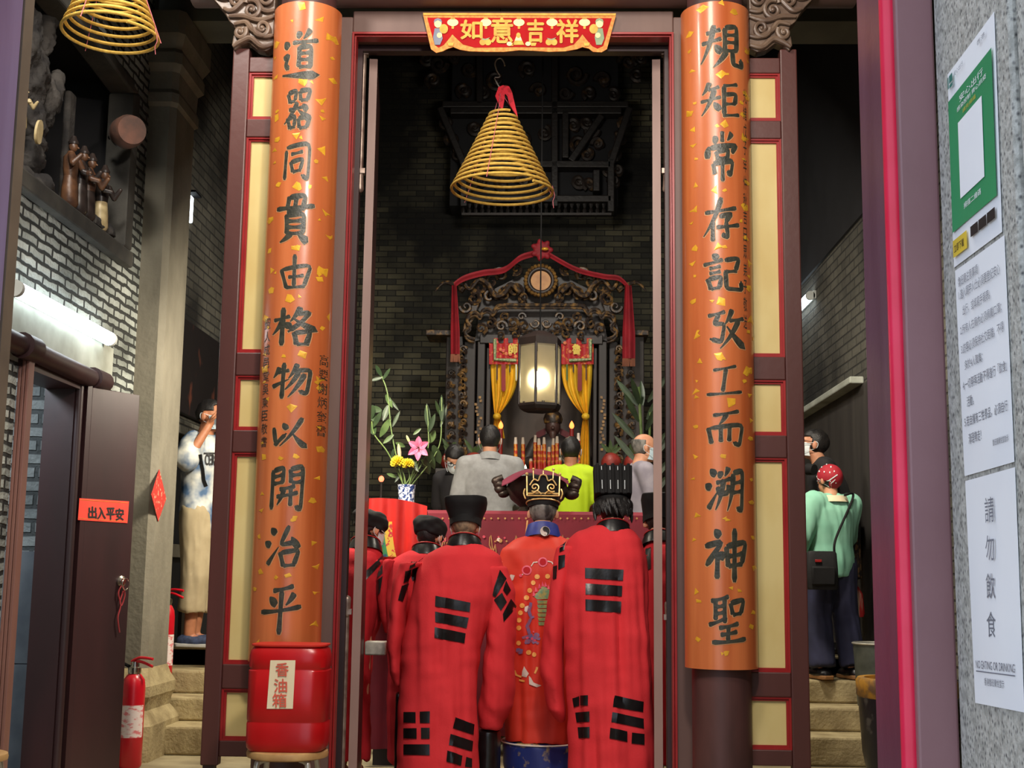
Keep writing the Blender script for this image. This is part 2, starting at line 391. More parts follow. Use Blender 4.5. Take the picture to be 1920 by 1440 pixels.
K['cream_paper'] = mat('cream_paper', (232, 218, 186), .8, col2=(224, 206, 170), scale=6)
K['red_paper'] = mat('red_paper', (232, 72, 52), .7, col2=(222, 58, 44), scale=8)
K['ink'] = mat('ink', (26, 24, 24), .6)
K['grey_ink'] = mat('grey_ink', (126, 130, 142), .7)
K['red_ink'] = mat('red_ink', (222, 96, 74), .7)
K['incense'] = mat('incense_yellow', (222, 184, 84), .75, col2=(200, 160, 66), scale=60, bump=.2, bscale=200)
K['pink_tag'] = mat('pink_red_paper', (232, 34, 56), .6, col2=(190, 20, 36), scale=45, lo=.5, hi=.6)
K['string'] = mat('pink_string', (222, 120, 130), .8)
K['wire'] = mat('dark_wire', (20, 19, 19), .8, spec=.1)
K['tube'] = mat('lit_tube', (255, 255, 255), .5, emit=(236, 250, 255), estr=9)
K['lampcase'] = mat('lamp_casing', (206, 210, 206), .5)
K['wood_seat'] = mat('worn_stool_wood', (196, 158, 104), .55, col2=(160, 120, 74), scale=10, stretch=(1, .2, 1))
K['lacquer_red'] = mat('banner_red', (176, 16, 22), .75, col2=(160, 12, 18), scale=10, spec=.2)
K['banner_gold'] = mat('banner_gold', (232, 176, 66), .6, col2=(210, 146, 48), scale=30)
K['banner_orange'] = mat('banner_orange', (196, 116, 48), .7, col2=(220, 156, 74), scale=60)
K['banner_pale'] = mat('banner_pale', (244, 222, 160), .45)
K['banner_green'] = mat('banner_green', (132, 158, 116), .5)
K['banner_blue'] = mat('banner_blue', (120, 128, 150), .5)
def granite():
    M_ = mat('speckled_granite', (160, 160, 154), .75, col2=(190, 190, 184), scale=60, detail=6, lo=.4, hi=.58, bump=.35, bscale=120)
    nt = M_.node_tree; b = nt.nodes['Principled BSDF']; old = b.inputs['Base Color'].links[0].from_socket
    v = nt.nodes.new('ShaderNodeTexVoronoi'); v.inputs['Scale'].default_value = 120; v.inputs['Randomness'].default_value = 1; nt.links.new(_tex(nt, (1, 1, .8)), v.inputs['Vector'])
    r = nt.nodes.new('ShaderNodeValToRGB'); r.color_ramp.elements[0].position = .1; r.color_ramp.elements[1].position = .42
    r.color_ramp.elements[0].color = lin((140, 140, 146)); r.color_ramp.elements[1].color = (1, 1, 1, 1)
    nt.links.new(v.outputs['Distance'], r.inputs[0])
    mx = nt.nodes.new('ShaderNodeMix'); mx.data_type = 'RGBA'; mx.blend_type = 'MULTIPLY'; mx.inputs['Factor'].default_value = 1
    nt.links.new(old, mx.inputs['A']); nt.links.new(r.outputs[0], mx.inputs['B']); nt.links.new(mx.outputs['Result'], b.inputs['Base Color'])
    return M_
K['granite'] = granite()
# ------------------------------------------------------------------ setting
XL, XR, YB = -2.5, 2.18, 13.2
HALL = .58
structure('floor', MB().box(XL-.3, XR+.2, 2.42, 8.69, -.15, 0), K['floor'])
structure('floor_hall', MB().box(XL-.3, XR+.2, 8.69, YB, -.15, HALL), K['floor'])
structure('ground_street', MB().box(-6, 6, -6, 2.2, -.75, -.6), K['floor'])
structure('ceiling', MB().box(-6, 6, 2.2, YB+.2, 7.6, 7.75), K['ceiling'])
structure('wall_back', MB().box(XL-.3, XR+.2, YB, YB+.15, HALL, 7.6), K['brick_back'])
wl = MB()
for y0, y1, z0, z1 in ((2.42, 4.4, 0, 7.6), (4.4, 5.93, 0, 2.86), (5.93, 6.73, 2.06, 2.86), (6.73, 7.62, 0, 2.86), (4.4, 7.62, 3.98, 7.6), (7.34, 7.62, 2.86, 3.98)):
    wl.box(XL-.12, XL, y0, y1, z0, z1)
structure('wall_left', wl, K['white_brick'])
structure('wall_left', MB().box(XL-.28, XL-.16, 7.62, YB, HALL-.6, 7.6), K['brick_side'])
structure('wall_right', MB().box(XR, XR+.12, 2.42, YB, 0, 7.6), K['brick_side'])
# niche in the left wall
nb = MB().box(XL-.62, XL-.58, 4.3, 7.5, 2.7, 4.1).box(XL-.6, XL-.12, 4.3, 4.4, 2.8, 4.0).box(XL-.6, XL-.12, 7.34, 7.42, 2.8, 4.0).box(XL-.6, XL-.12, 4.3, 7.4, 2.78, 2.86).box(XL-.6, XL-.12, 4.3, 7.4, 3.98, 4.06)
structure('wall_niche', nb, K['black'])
rim = MB()
zA, zB = 2.84, 2.935
rim.box(XL-.1, XL+.05, 4.4, 7.34, zA, zB)                                    # ledge
rim.prism([(7.19, zB), (7.31, zB), (7.31, 3.9), (7.19, 3.86)], XL-.1, XL+.045, lambda u, v, d: (d, u, v))
rim.prism([(7.19, 3.86), (7.31, 3.9), (6.62, 3.98), (6.3, 3.98), (6.55, 3.9)], XL-.1, XL+.045, lambda u, v, d: (d, u, v))
rim.prism([(7.34, 3.84), (7.34, 3.99), (6.5, 3.99)], XL-.1, XL, lambda u, v, d: (d, u, v))
rim.box(XL-.1, XL+.04, 4.4, 6.6, 3.9, 3.99)
structure('trim_niche', rim, K['stone_dark'], bevel=.012)
structure('trim_1', MB().box(XL, XL+.012, 5.0, 7.2, 2.12, 2.335), K['plaster'])
# side room seen through the left door
structure('wall_room', MB().box(-4.2, -2.6, 7.0, 7.1, 1.18, 3.0), K['brick_room'])
structure('wall_room', MB().box(-4.2, -2.6, 6.98, 7.1, -.1, .58).box(-4.2, -2.6, 6.98, 7.1, .585, 1.18), K['slab'])
structure('wall_room', MB().box(-4.2, -4.1, 4, 7.0, 0, 3).box(-4.2, -2.62, 4, 4.1, 0, 3).box(-4.2, -2.62, 4, 7.0, 2.9, 3.0), K['plaster'])
structure('floor_room', MB().box(-4.2, -2.6, 4, 7.0, -.15, 0), K['slab'])
point_lamp('room_fill', (-3.2, 5.7, 2.5), 75, (.8, .9, 1), .15)  # unseen fill added and placed to brighten the side-room bricks
# beam across the court behind the columns, and capital mouldings
zb = AZ(1550, 40, 7.7)
structure('beam_court', MB().box(XL, XR, 7.7, 8.05, zb, 7.6), K['soffit'])
# hall doors side: black timber wall above the stairs' far end
def pillar(name, label, x0, x1, y0, y1):
    t = thing(name, label, 'pillar', ((x0+x1)/2, (y0+y1)/2, 0)); c = .035; cx, cy = (x0+x1)/2, (y0+y1)/2; hx, hy = (x1-x0)/2, (y1-y0)/2
    def octa(s, z, c=c):
        a, b = hx*s if s < 3 else hx, hy*s if s < 3 else hy
        return [Vector((cx+u, cy+v, z)) for u, v in ((-a+c, -b), (a-c, -b), (a, -b+c), (a, b-c), (a-c, b), (-a+c, b), (-a, b-c), (-a, -b+c))]
    part(t, 'shaft', MB().rings([octa(1, .5), octa(1, 3.95)]), K['stone'], smooth=0)
    part(t, 'base', MB().rings([octa(1.5, 0), octa(1.5, .2), octa(1.42, .22), octa(1.15, .28), octa(1.2, .33), octa(1.3, .36), octa(1.3, .42), octa(1.12, .47), octa(1.02, .52)]), K['step'], smooth=20)
    part(t, 'capital', MB().rings([octa(1.0, 3.94), octa(1.14, 3.96), octa(1.14, 4.02), octa(1.05, 4.05), octa(1.08, 4.16), octa(1.28, 4.2), octa(1.28, 4.27), octa(1.2, 4.3), octa(1.45, 4.38), octa(1.45, zb-.01)]), K['stone'], smooth=0)
    return t
pillar('stone_pillar', 'square chamfered grey stone pillar with moulded capital beside the left steps', -2.6, -2.335, 7.62, 8.08)
# stairs either side of the court
RIS = [0, .168, .309, .4525, HALL]
def stairs(label, x0, x1):
    t = thing('stone_steps', label, 'stairs', ((x0+x1)/2, 7.85, 0))
    for k in range(4):
        y0 = 7.85+.28*k
        part(t, 'step', MB().box(-2.62 if x0 < 0 and k else x0, x1, y0+(.075 if x0 < 0 and k == 1 and False else 0), 8.69+.01 if k < 3 else 8.9, RIS[k]+.001, RIS[k+1]+(.004 if k == 3 else 0)), K['step'], bevel=.014, smooth=0)
stairs('four rough beige stone steps rising past the stone pillar on the left', -2.3, -1.25)
stairs('four rough beige stone steps rising behind the right folding panel', 1.0, 2.14)
# ------------------------------------------------------------------ main doorway
YF = 5.75
def at2(px, py, Y=YF): v = at(px, py, Y); return v.x, v.z
ztop = AZ(960, 68, 5.95)
JL, JR = AX(647, 720, 5.95), AX(1259, 720, 5.95)       # inner edges of the frame
t = thing('door_frame', 'brown wooden doorway frame with a thin red bead between the orange columns', 'door frame', ((JL+JR)/2, 6.0, 0))
ow = .105
part(t, 'jamb', MB().box(JL-ow, JL-.018, 5.95, 6.1, 0, ztop+.1), K['maroon_pale'], bevel=.006, smooth=0)
part(t, 'jamb', MB().box(JR+.018, JR+ow, 5.95, 6.1, 0, ztop+.1), K['maroon_pale'], bevel=.006, smooth=0)
part(t, 'lintel', MB().box(JL-.018, JR+.018, 5.95, 6.1, ztop+.018, ztop+.13), K['maroon_pale'], bevel=.006, smooth=0)
for a, b in (((JL-.018, JL-.006), 0), ((JL-.006, JL), .012)):
    pass
bead = MB().box(JL-.018, JL-.008, 5.94, 6.0, 0, ztop+.018).box(JR+.008, JR+.018, 5.94, 6.0, 0, ztop+.018).box(JL-.008, JR+.008, 5.94, 6.0, ztop+.008, ztop+.018)
bead.box(JL-.006, JL, 5.955, 6.02, 0, ztop+.006).box(JR, JR+.006, 5.955, 6.02, 0, ztop+.006).box(JL, JR, 5.955, 6.02, ztop, ztop+.006)
part(t, 'red_bead', bead, K['red_line'], smooth=0)
part(t, 'inner_stop', MB().box(JL-.03, JL+.012, 6.1, 6.16, 0, ztop+.05).box(JR-.012, JR+.03, 6.1, 6.16, 0, ztop+.05).box(JL+.012, JR-.012, 6.1, 6.16, ztop-.012, ztop+.05), K['maroon_dark'], smooth=0)
# beam above the doorway
zbm = ztop+.135
bm_ = MB().tube([(-1.75, 5.9, zbm+.16), (1.45, 5.9, zbm+.16)], .16, 24)
solo('door_beam', 'dark brown rounded beam above the doorway between the column tops', 'beam', bm_, mat('beam_brown', (106, 80, 74), .5, col2=(88, 64, 60), scale=4, stretch=(.2, 1, 1)))
structure('wall_transom', MB().box(XL, XR, 6.0, 6.1, zbm+.22, 7.6), K['black'])
# open door leaves with their bolts
def leaf(label, pxn, xf, yf, side):
    xn = AX(pxn, 600, 6.16); dx, dy = xf-xn, yf-6.16; L = math.hypot(dx, dy); ux, uy = dx/L, dy/L; nx, ny = -uy, ux
    th = .04; s = side
    def fn(u, d, z): return Vector((xn+ux*u+nx*d, 6.16+uy*u+ny*d, z))
    t = thing('door_leaf', label, 'door', (xn, 6.16, 0)); zt = ztop-.03
    def bx(u0, u1, d0, d1, z0, z1):
        return MB().add([fn(u, d, z) for u in (u0, u1) for d in (d0, d1) for z in (z0, z1)], [(0, 1, 3, 2), (4, 6, 7, 5), (0, 4, 5, 1), (2, 3, 7, 6), (0, 2, 6, 4), (1, 5, 7, 3)])
    part(t, 'door_board', bx(.012, L, -th/2, th/2, .06, zt), K['maroon'], smooth=0)
    part(t, 'edge_strip', bx(0, .012, -th/2, th/2, .06, zt), K['edge_lit'], smooth=0)
    off = s*(th/2+.028)
    for za, zb2, kn in ((AZ(682 if s > 0 else 1242, 345, 6.12), AZ(682 if s > 0 else 1242, 82, 6.12), 1), (.1, AZ(655 if s > 0 else 1242, 1132 if s > 0 else 1142, 6.12), -1)):
        b = part(t, 'bolt', MB().tube([fn(-.006, off, za), fn(-.006, off, zb2)], .013, 10), K['bolt'])
        part(b, 'bolt_keeper', MB().box(-.022, .022, -.02, .016, -.012, .012) if 0 else bx(-.026, .02, off-.022, off+.022, za+.06, za+.085), K['bolt'], smooth=0)
        part(b, 'bolt_keeper', bx(-.026, .02, off-.022, off+.022, zb2-.05, zb2-.025), K['bolt'], smooth=0)
        e = za if kn > 0 else zb2
        part(b, 'bolt_knob', MB().limb(fn(-.012, off, e-.02*kn), fn(-.012, off, e+.05*kn), .019, .015, 10), K['bolt'])
leaf('maroon door leaf swung inward on the left of the doorway with long bolts', 686, AX(694, 600, 6.85), 6.85, 1)
leaf('maroon door leaf swung inward on the right of the doorway with long bolts', 1232, AX(1231, 600, 6.85), 6.85, -1)
# ------------------------------------------------------------------ columns and couplet boards
CHARS = {
'道': 'd40,6 50,18;p74,0 56,22;h28,30 94,22;p60,25 54,38;s47,38 46,82;z46,40 78,36 76,84;h48,53 74,50;h48,66 74,64;h47,81 76,79;d6,26 18,40;z4,62 18,56 10,76 20,86;n2,97 100,94',
'器': 's18,16 26,38;z18,16 46,8 41,32;h26,36 42,32;s56,10 60,32;z56,10 90,4 80,30;h60,31 82,28;h22,54 78,44;p50,36 8,86;d66,40 82,54;n52,54 92,74;s18,72 28,98;z22,74 44,68 41,92;h28,96 44,92;s54,74 58,96;z54,74 92,66 80,94;h58,96 82,92',
'同': 's14,26 10,98;z14,20 92,6 88,97 66,86;h30,36 70,28;s30,54 38,80;z30,56 72,46 62,74;h38,79 66,73',
'貫': 's36,8 30,36;z36,10 76,4 70,36;h2,32 98,24;s54,7 50,36;h30,38 68,35;s30,44 32,84;z30,46 74,42 72,84;h32,58 70,56;h32,70 70,69;h32,83 72,81;p44,82 14,100;n58,82 86,99',
'由': 's8,42 26,94;z10,44 96,28 76,90;h30,64 76,58;h24,92 80,87;s48,2 48,90',
'格': 'h4,36 42,26;s26,4 24,100;p27,32 2,72;d30,42 44,54;p64,2 42,40;z56,20 84,14 66,42 38,66;n50,32 100,60;s52,66 58,98;z52,68 86,62 78,96;h58,96 84,93',
'物': 'p20,14 4,42;h16,28 46,22;s32,2 28,98;t2,66 46,46;p66,4 44,44;z56,24 98,18 90,84 70,76;p70,26 36,74;p84,30 44,94',
'以': 'z10,36 16,82 24,80 46,54;t14,92 46,54;d36,22 48,42;p86,4 28,94;n62,54 100,98',
'開': 's10,12 8,98;z12,14 42,6 38,42;h14,27 38,22;h14,42 40,37;s60,10 62,40;z60,10 94,2 90,98 74,90;h64,23 90,19;h64,39 90,36;h30,54 74,46;h22,70 82,60;p44,52 24,88;s62,48 62,90',
'治': 'd18,6 32,20;d2,38 18,48;t10,92 40,50;z66,0 44,46 84,38;d72,26 92,52;s44,62 54,96;z46,64 92,56 80,92;h54,94 84,90',
'平': 'h30,14 80,4;d22,26 40,42;p82,18 62,42;h0,56 98,44;s52,12 48,99',
'規': 'h14,22 48,14;h4,44 50,34;p32,4 2,88;d34,48 50,66;s58,10 58,66;z58,10 88,4 86,62;h60,26 86,23;h60,42 86,40;h58,61 86,58;p62,62 30,98;z76,60 78,90 100,92 97,74',
'矩': 'p24,2 6,34;h20,22 48,14;h2,52 52,42;p36,20 4,90;d34,56 50,78;h58,12 96,4;s60,12 60,90;z62,36 92,30 88,60;h62,61 90,57;h56,92 100,86',
'常': 's50,0 50,22;d24,10 36,22;p78,2 64,18;d12,30 8,54;z12,34 94,26 76,42;s32,40 37,56;z34,40 68,36 64,54;h37,55 66,52;s24,64 28,86;z24,64 80,58 74,86 62,80;s50,56 50,100',
'存': 'h6,34 92,22;p50,0 2,88;s26,54 26,100;z44,44 80,36 60,56;z62,54 68,92 50,84;h36,68 100,60',
'記': 'd24,2 38,14;h2,28 50,16;h16,38 44,32;h16,50 44,45;s12,62 20,90;z14,64 46,58 40,86;h20,88 42,84;z54,18 92,10 82,42;h56,46 86,42;z56,42 58,88 98,88 96,66',
'攷': 'h2,16 46,6;z30,12 18,36 44,36 36,80 6,72;p64,0 44,38;h56,28 96,20;p82,24 32,96;n50,42 100,94',
'工': 'h18,20 84,6;s54,14 44,86;h0,94 100,84',
'而': 'h18,16 88,4;p54,12 34,40;s6,48 14,90;z10,50 98,38 88,94 70,86;s38,44 38,86;s62,40 60,84',
'溯': 'd14,6 28,20;d2,38 16,48;t8,92 32,54;d34,12 44,22;p60,2 50,22;h28,36 66,26;z32,44 36,62 60,56;s60,40 58,58;p47,28 26,94;p72,16 56,96;z72,14 98,8 94,96 80,88;h72,36 94,32;h71,56 94,53',
'神': 'd24,2 36,16;z2,34 42,24 4,70;s30,44 28,94;d34,44 46,56;s50,34 54,72;z50,34 98,24 86,66;h54,52 90,46;h54,70 88,65;s70,0 68,100',
'聖': 'h6,14 54,4;s18,10 18,54;s42,8 42,60;h20,26 40,23;h20,40 40,37;h0,64 48,48;s58,18 64,42;z58,18 96,10 86,40;h64,42 88,38;h26,70 80,60;h30,84 76,77;s52,64 50,96;h8,100 100,92'}
RB = .158
def couplet(side, cx, spec, small, label):
    cy = YF; t = thing('couplet_board', label, 'couplet board', (cx, cy, AZ(1350, 1256, 5.6)))
    z0, z1 = AZ(1350, 1256, 5.6), AZ(1340, 3, 5.6); n = 30
    o = [Vector((cx+RB*math.cos(math.pi+math.pi*k/n), cy+RB*math.sin(math.pi+math.pi*k/n), 0)) for k in range(n+1)]
    i_ = [Vector((cx+(RB-.022)*math.cos(2*math.pi-math.pi*k/n), cy+(RB-.022)*math.sin(2*math.pi-math.pi*k/n), 0)) for k in range(n+1)]
    prof = o+i_
    mb = MB().rings([[p+Vector((0, 0, z)) for p in prof] for z in (z0, z1)])
    mb.f = [f for f in mb.f if len(f) <= 4]; N = len(prof)
    for b in (0, N):
        for k in range(n): mb.f.append((b+k, b+k+1, b+N-2-k, b+N-1-k))
    part(t, 'board', mb, K['board'], smooth=40)
    def cyl(u, z, lift):
        d = max(-.97*RB, min(.97*RB, u)); rr = RB+lift; a = math.asin(d/RB); return Vector((cx+rr*math.sin(a), cy-rr*math.cos(a), z))
    for ch, (l, tp, r, b) in spec:
        xl, zt = at2((l), (tp), 5.6); xr, _ = at2(r, tp, 5.6); _, zbm_ = at2(l, b, 5.6)
        rimb = MB(); e = .0028
        for du, dv in ((e, -e), (-e, -e), (0, -e*1.3)):
            write_brush(rimb, CHARS[ch], (xl-cx+du, zt+dv, xr-cx+du, zbm_+dv), lambda u, v, k: cyl(u, v, .0006+.00002*k))
        rm = part(t, 'character', None or (lambda q: (write_brush(q, CHARS[ch], (xl-cx, zt, xr-cx, zbm_), lambda u, v, k: cyl(u, v, .0016+.00004*k)), q)[1])(MB()), K['inlay'], smooth=0)
        part(rm, 'carved_edge', rimb, K['inlay_edge'], smooth=0)
    for txt, px, y0, y1, wd in small:
        mb = MB(); n = len(txt)
        for k, c in enumerate(txt):
            ya = y0+(y1-y0)*k/n; yb = ya+(y1-y0)/n*.8; xo = px + (7.5*k/n if side < 0 else 0) * (-1 if side < 0 else 1)
            xa, za = at2(xo-wd/2, ya, 5.6); xb, zb_ = at2(xo+wd/2, yb, 5.6)
            lim = lambda u: max(-.98*RB, min(.98*RB, u))
            write(mb, c, (lim(xa-cx), zb_, lim(xb-cx), za), lambda u, v: cyl(u, v, .0014))
        part(t, 'inscription', mb, K['inlay'], smooth=0)
    rng = random.Random(5 if side < 0 else 9); g = MB()
    ys = [(tp+b)/2 for _, (l, tp, r, b) in spec]
    def fleck(px, py, sz):
        x, z = at2(px, py, 5.6); k = rng.randint(3, 5); a0 = rng.random()*6; pts = []
        for i in range(k):
            a = a0+i*2*math.pi/k+rng.uniform(-.35, .35); rr = sz/430*rng.uniform(.6, 1.15); pts.append((x-cx+rr*1.1*math.cos(a), z+rr*.95*math.sin(a)))
        c0 = (sum(p[0] for p in pts)/k, sum(p[1] for p in pts)/k); q = [cyl(*c0, .0012)]
        for s in (.5, 1): q += [cyl(c0[0]+(p[0]-c0[0])*s, c0[1]+(p[1]-c0[1])*s, .0012) for p in pts]
        g.add(q, [(0, 1+i, 1+(i+1) % k) for i in range(k)]+[(1+i, 1+k+i, 1+k+(i+1) % k, 1+(i+1) % k) for i in range(k)])
    for j, (_, (l, tp, r, b)) in enumerate(spec):
        mx = (l+r)/2; nx = spec[j+1][1][1] if j+1 < len(spec) else b+40
        big = 11 if j < 7 else 6
        fleck(mx+rng.uniform(-14, 14), (b+nx)/2, big); fleck(mx+rng.uniform(-25, 25), (b+nx)/2+rng.uniform(-4, 6), 5)
        fleck(r+rng.uniform(12, 20), tp+rng.uniform(5, 40), big); fleck(l-rng.uniform(14, 20), tp+rng.uniform(10, 60), big*.85)
        fleck(r+rng.uniform(8, 22), b-rng.uniform(0, 30), 7); fleck(l-rng.uniform(10, 20), b+rng.uniform(-5, 20), 7)
        if j < 7: fleck(r+rng.uniform(4, 18), (tp+b)/2, 5); fleck(l-rng.uniform(8, 20), (tp+b)/2, 4)
    for px, py, sz in ((566, 12, 11), (598, 34, 10), (548, 40, 6), (618, 58, 9)) if side < 0 else ((1316, 14, 12), (1352, 6, 10), (1376, 20, 9)): fleck(px, py, sz)
    part(t, 'gold_flecks', g, K['gold_leaf'], label='scattered gold leaf flecks', smooth=0)
    return t
LSPEC = [('道', (531, 55, 601, 143)), ('器', (531, 164, 589, 244)), ('同', (531, 263, 586, 339)), ('貫', (518, 362, 591, 454)), ('由', (524, 476, 586, 545)), ('格', (511, 574, 594, 648)), ('物', (511, 679, 583, 749)), ('以', (508, 780, 576, 840)), ('開', (507, 871, 572, 957)), ('治', (497, 985, 567, 1065)), ('平', (491, 1094, 566, 1190))]
RSPEC = [('規', (1313, 45, 1391, 129)), ('矩', (1313, 154, 1386, 223)), ('常', (1321, 247, 1386, 341)), ('存', (1318, 371, 1386, 453)), ('記', (1318, 475, 1392, 551)), ('攷', (1326, 580, 1398, 657)), ('工', (1325, 682, 1391, 743)), ('而', (1324, 767, 1394, 839)), ('溯', (1322, 874, 1394, 961)), ('神', (1321, 990, 1401, 1091)), ('聖', (1329, 1114, 1398, 1204))]
CL, CRX = -1.150, .759
couplet(-1, CL, LSPEC, [('高要謝炳奎書', 603, 660, 820, 15), ('聖人成邑堂吳東臣敬書', 499, 594, 842, 13)], 'orange lacquered half-round couplet board reading down to 治平 above the red drum')
couplet(1, CRX, RSPEC, [('光緒戊子年仲秋吉日眾弟子敬送', 1399, 160, 620, 8)], 'orange lacquered half-round couplet board on the right column ending in 神聖')
def column(cx, label):
    t = thing('timber_column', label, 'column', (cx, YF, 0))
    part(t, 'shaft', MB().lathe([(.128, .12), (.128, 4.3)], (cx, YF, 0), 32), mat('worn_column', (84, 52, 50), .5, col2=(58, 36, 36), scale=6, stretch=(1, 1, .3), bump=.1))
    part(t, 'stone_base', MB().lathe([(.2, 0), (.2, .04), (.165, .06), (.18, .1), (.14, .13)], (cx, YF, 0), 32), K['step'])
column(CL, 'worn maroon round column behind the left couplet board'); column(CRX, 'worn maroon round column below the right couplet board')
# ------------------------------------------------------------------ folding panels outside the columns
def panel(label, xo, xi, s, rows, top, rtop, bot):
    t = thing('folding_panel', label, 'panel', ((xo+xi)/2, 5.8, bot)); y0, y1 = 5.77, 5.82; st = .078
    part(t, 'stile', MB().box(xo, xo+s*st, y0-.01, y1, bot-.02, top), K['maroon'], bevel=.006, smooth=0)
    part(t, 'foot', MB().box(xo+s*.01, xo+s*.06, y0, y1-.005, .0, bot-.02), K['maroon_dark'], smooth=0)
    za = rtop
    for (zt, zb_) in rows+[(bot-.0, None)]:
        if za-zt > .01: part(t, 'rail', MB().box(xo+s*st, xi, y0, y1, zt+.018, za), K['maroon'], bevel=.004, smooth=0)
        if zb_ is None: break
        a, b = sorted((xo+s*st, xi)); m_ = .03
        mo = MB()
        for i, (mm, yy) in enumerate(((.0, y0+.006), (.010, y0+.014))):
            w_ = .010
            mo.box(a+mm, a+mm+w_, yy, y1, zb_-.02+mm, zt+.02-mm).box(b-mm-w_, b-mm, yy, y1, zb_-.02+mm, zt+.02-mm)
            mo.box(a+mm+w_, b-mm-w_, yy, y1, zt+.02-mm-w_, zt+.02-mm).box(a+mm+w_, b-mm-w_, yy, y1, zb_-.02+mm, zb_-.02+mm+w_)
        part(t, 'moulding', mo, K['red_line'], smooth=0)
        part(t, 'inset_board', MB().box(a+.02, b-.02, y0+.024, y1-.012, zb_-.02, zt+.02), K['yellow_panel'], smooth=0)
        za = zb_-.018
    return t
def zz(py, px): return AZ(px, py, 5.79)
lr = [(zz(145, 485), zz(219, 480)), (zz(266, 470), zz(655, 460)), (zz(712, 455), zz(800, 455)), (zz(856, 445), zz(1237, 435)), (zz(1298, 432), zz(1380, 430))]
xo, xi = AX(410, 720, 5.78), CL-.105
panel('maroon folding panel with pale yellow insets left of the left column', xo, xi, 1, lr, zz(95, 440), zz(110, 470), zz(1425, 400))
xo2, xi2 = AX(1505, 720, 5.78), CRX+.105
panel('maroon folding panel with pale yellow insets right of the right column', xo2, xi2, -1, lr, zz(95, 440), zz(110, 470), zz(1425, 400))
# ------------------------------------------------------------------ carved brackets under the beam
def bracket(label, cx, s):
    t = thing('carved_bracket', label, 'bracket', (cx+s*.3, YF, zz(100, 480)))
    def P(u, v, d): return Vector((cx+s*(.16+u*.9), 5.74+d, zbase+v))
    zbase = zz(100, 440)-.01
    out = [(0, .02), (.04, .0), (.09, .012), (.135, .045), (.175, .03), (.205, .005), (.22, .03), (.215, .075), (.20, .1), (.215, .13), (.24, .15), (.265, .19), (.29, .22), (.33, .26), (.36, .31), (.40, .36), (.42, .42), (0, .42)]
    part(t, 'backboard', MB().prism(out, 0, .07, P), K['carved'], bevel=.006, smooth=0)
    mb = MB()
    for (u, v, r0, r1, tn, a0, fl) in ((.175, .09, .034, .006, 1.3, 2.5, 1), (.06, .11, .045, .008, 1.5, 0, -1), (.12, .2, .05, .01, 1.4, 1.2, 1), (.2, .25, .05, .01, 1.3, 3.5, -1), (.05, .26, .05, .008, 1.4, .5, 1), (.29, .33, .05, .008, 1.3, 4, 1), (.13, .34, .055, .01, 1.5, 2, -1)):
        pts = spiral((u, v), r0, r1, tn, 26, lambda a, b, q: P(a, b, -.012), a0, fl); mb.tube(pts, [.013*(1-.5*i/26) for i in range(27)], 8)
        mb.ell(P(u, v, -.01), (.013, .014, .013), 10, 6)
    for pts in (((0, .03), (.06, .02), (.12, .06), (.17, .045), (.21, .02)), ((0, .075), (.05, .07), (.11, .1), (.15, .14), (.21, .13)), ((0, .17), (.08, .15), (.16, .17), (.24, .17)), ((0, .2), (.06, .2), (.13, .27), (.22, .2), (.27, .21)), ((0, .31), (.09, .28), (.18, .31), (.26, .26), (.32, .27)), ((.02, .39), (.12, .4), (.22, .33), (.33, .4))):
        c_ = curve([P(a, b, -.008) for a, b in pts], 7); mb.tube(c_, [.012*(.5+math.sin(math.pi*(.12+.8*i/len(c_)))*.7) for i in range(len(c_))], 8)
    part(t, 'scrollwork', mb, K['carved'])
bracket('silvery brown carved scroll bracket left of the left column top', CL, -1)
bracket('silvery brown carved scroll bracket right of the right column top', CRX, 1)
# ------------------------------------------------------------------ banner over the doorway
YBN = 5.925
def bn(px, py, lift=0): v = at(px, py, YBN-lift); return v
t = thing('door_banner', 'red and gold scalloped banner reading 如意吉祥 over the doorway', 'banner', bn(974, 98))
top_l, top_r = (793, 27), (1155, 28)
low = [(1138, 92), (1128, 98), (1112, 97), (1104, 91), (1092, 88), (1082, 92), (1060, 96), (1030, 97), (1000, 95), (974, 94), (945, 97), (910, 97), (880, 96), (862, 93), (850, 88), (840, 91), (830, 96), (818, 99), (808, 92)]
ol = [top_l, top_r]+low
def flat(poly, lift, th=.003): return MB().prism([(p[0], p[1]) for p in poly], 0, th, lambda u, v, d: bn(u, v, lift)+Vector((0, d, 0)))
part(t, 'gold_backing', flat(ol, .0, .006), K['banner_orange'], smooth=0)
red = [(801, 33), (1147, 34), (1131, 86), (1120, 91), (1110, 86), (1098, 72), (1092, 64), (1086, 72), (1076, 83), (1056, 89), (974, 88), (890, 89), (868, 83), (856, 72), (848, 64), (842, 72), (832, 84), (822, 89), (815, 84)]
part(t, 'red_field', flat(red, .002, .002), K['lacquer_red'], smooth=0)
part(t, 'top_strip', flat([(793, 24), (1155, 25), (1154, 29), (794, 28)], .004, .006), K['banner_gold'], smooth=0)
for ch, (l, tp, r, b) in (('如', (864, 38, 904, 73)), ('意', (921, 34, 961, 80)), ('吉', (989, 37, 1019, 79)), ('祥', (1044, 37, 1084, 80))):
    mb = MB(); write(mb, ch, (l, b, r, tp), lambda u, v: bn(u, v, .006), bold=1.1, push=(0, -.0004, 0)); part(t, 'gold_character', mb, K['banner_gold'], smooth=0)
def ell2(cx, cy, rx, ry, n=16): return [(cx+rx*math.cos(2*math.pi*k/n), cy+ry*math.sin(2*math.pi*k/n)) for k in range(n)]
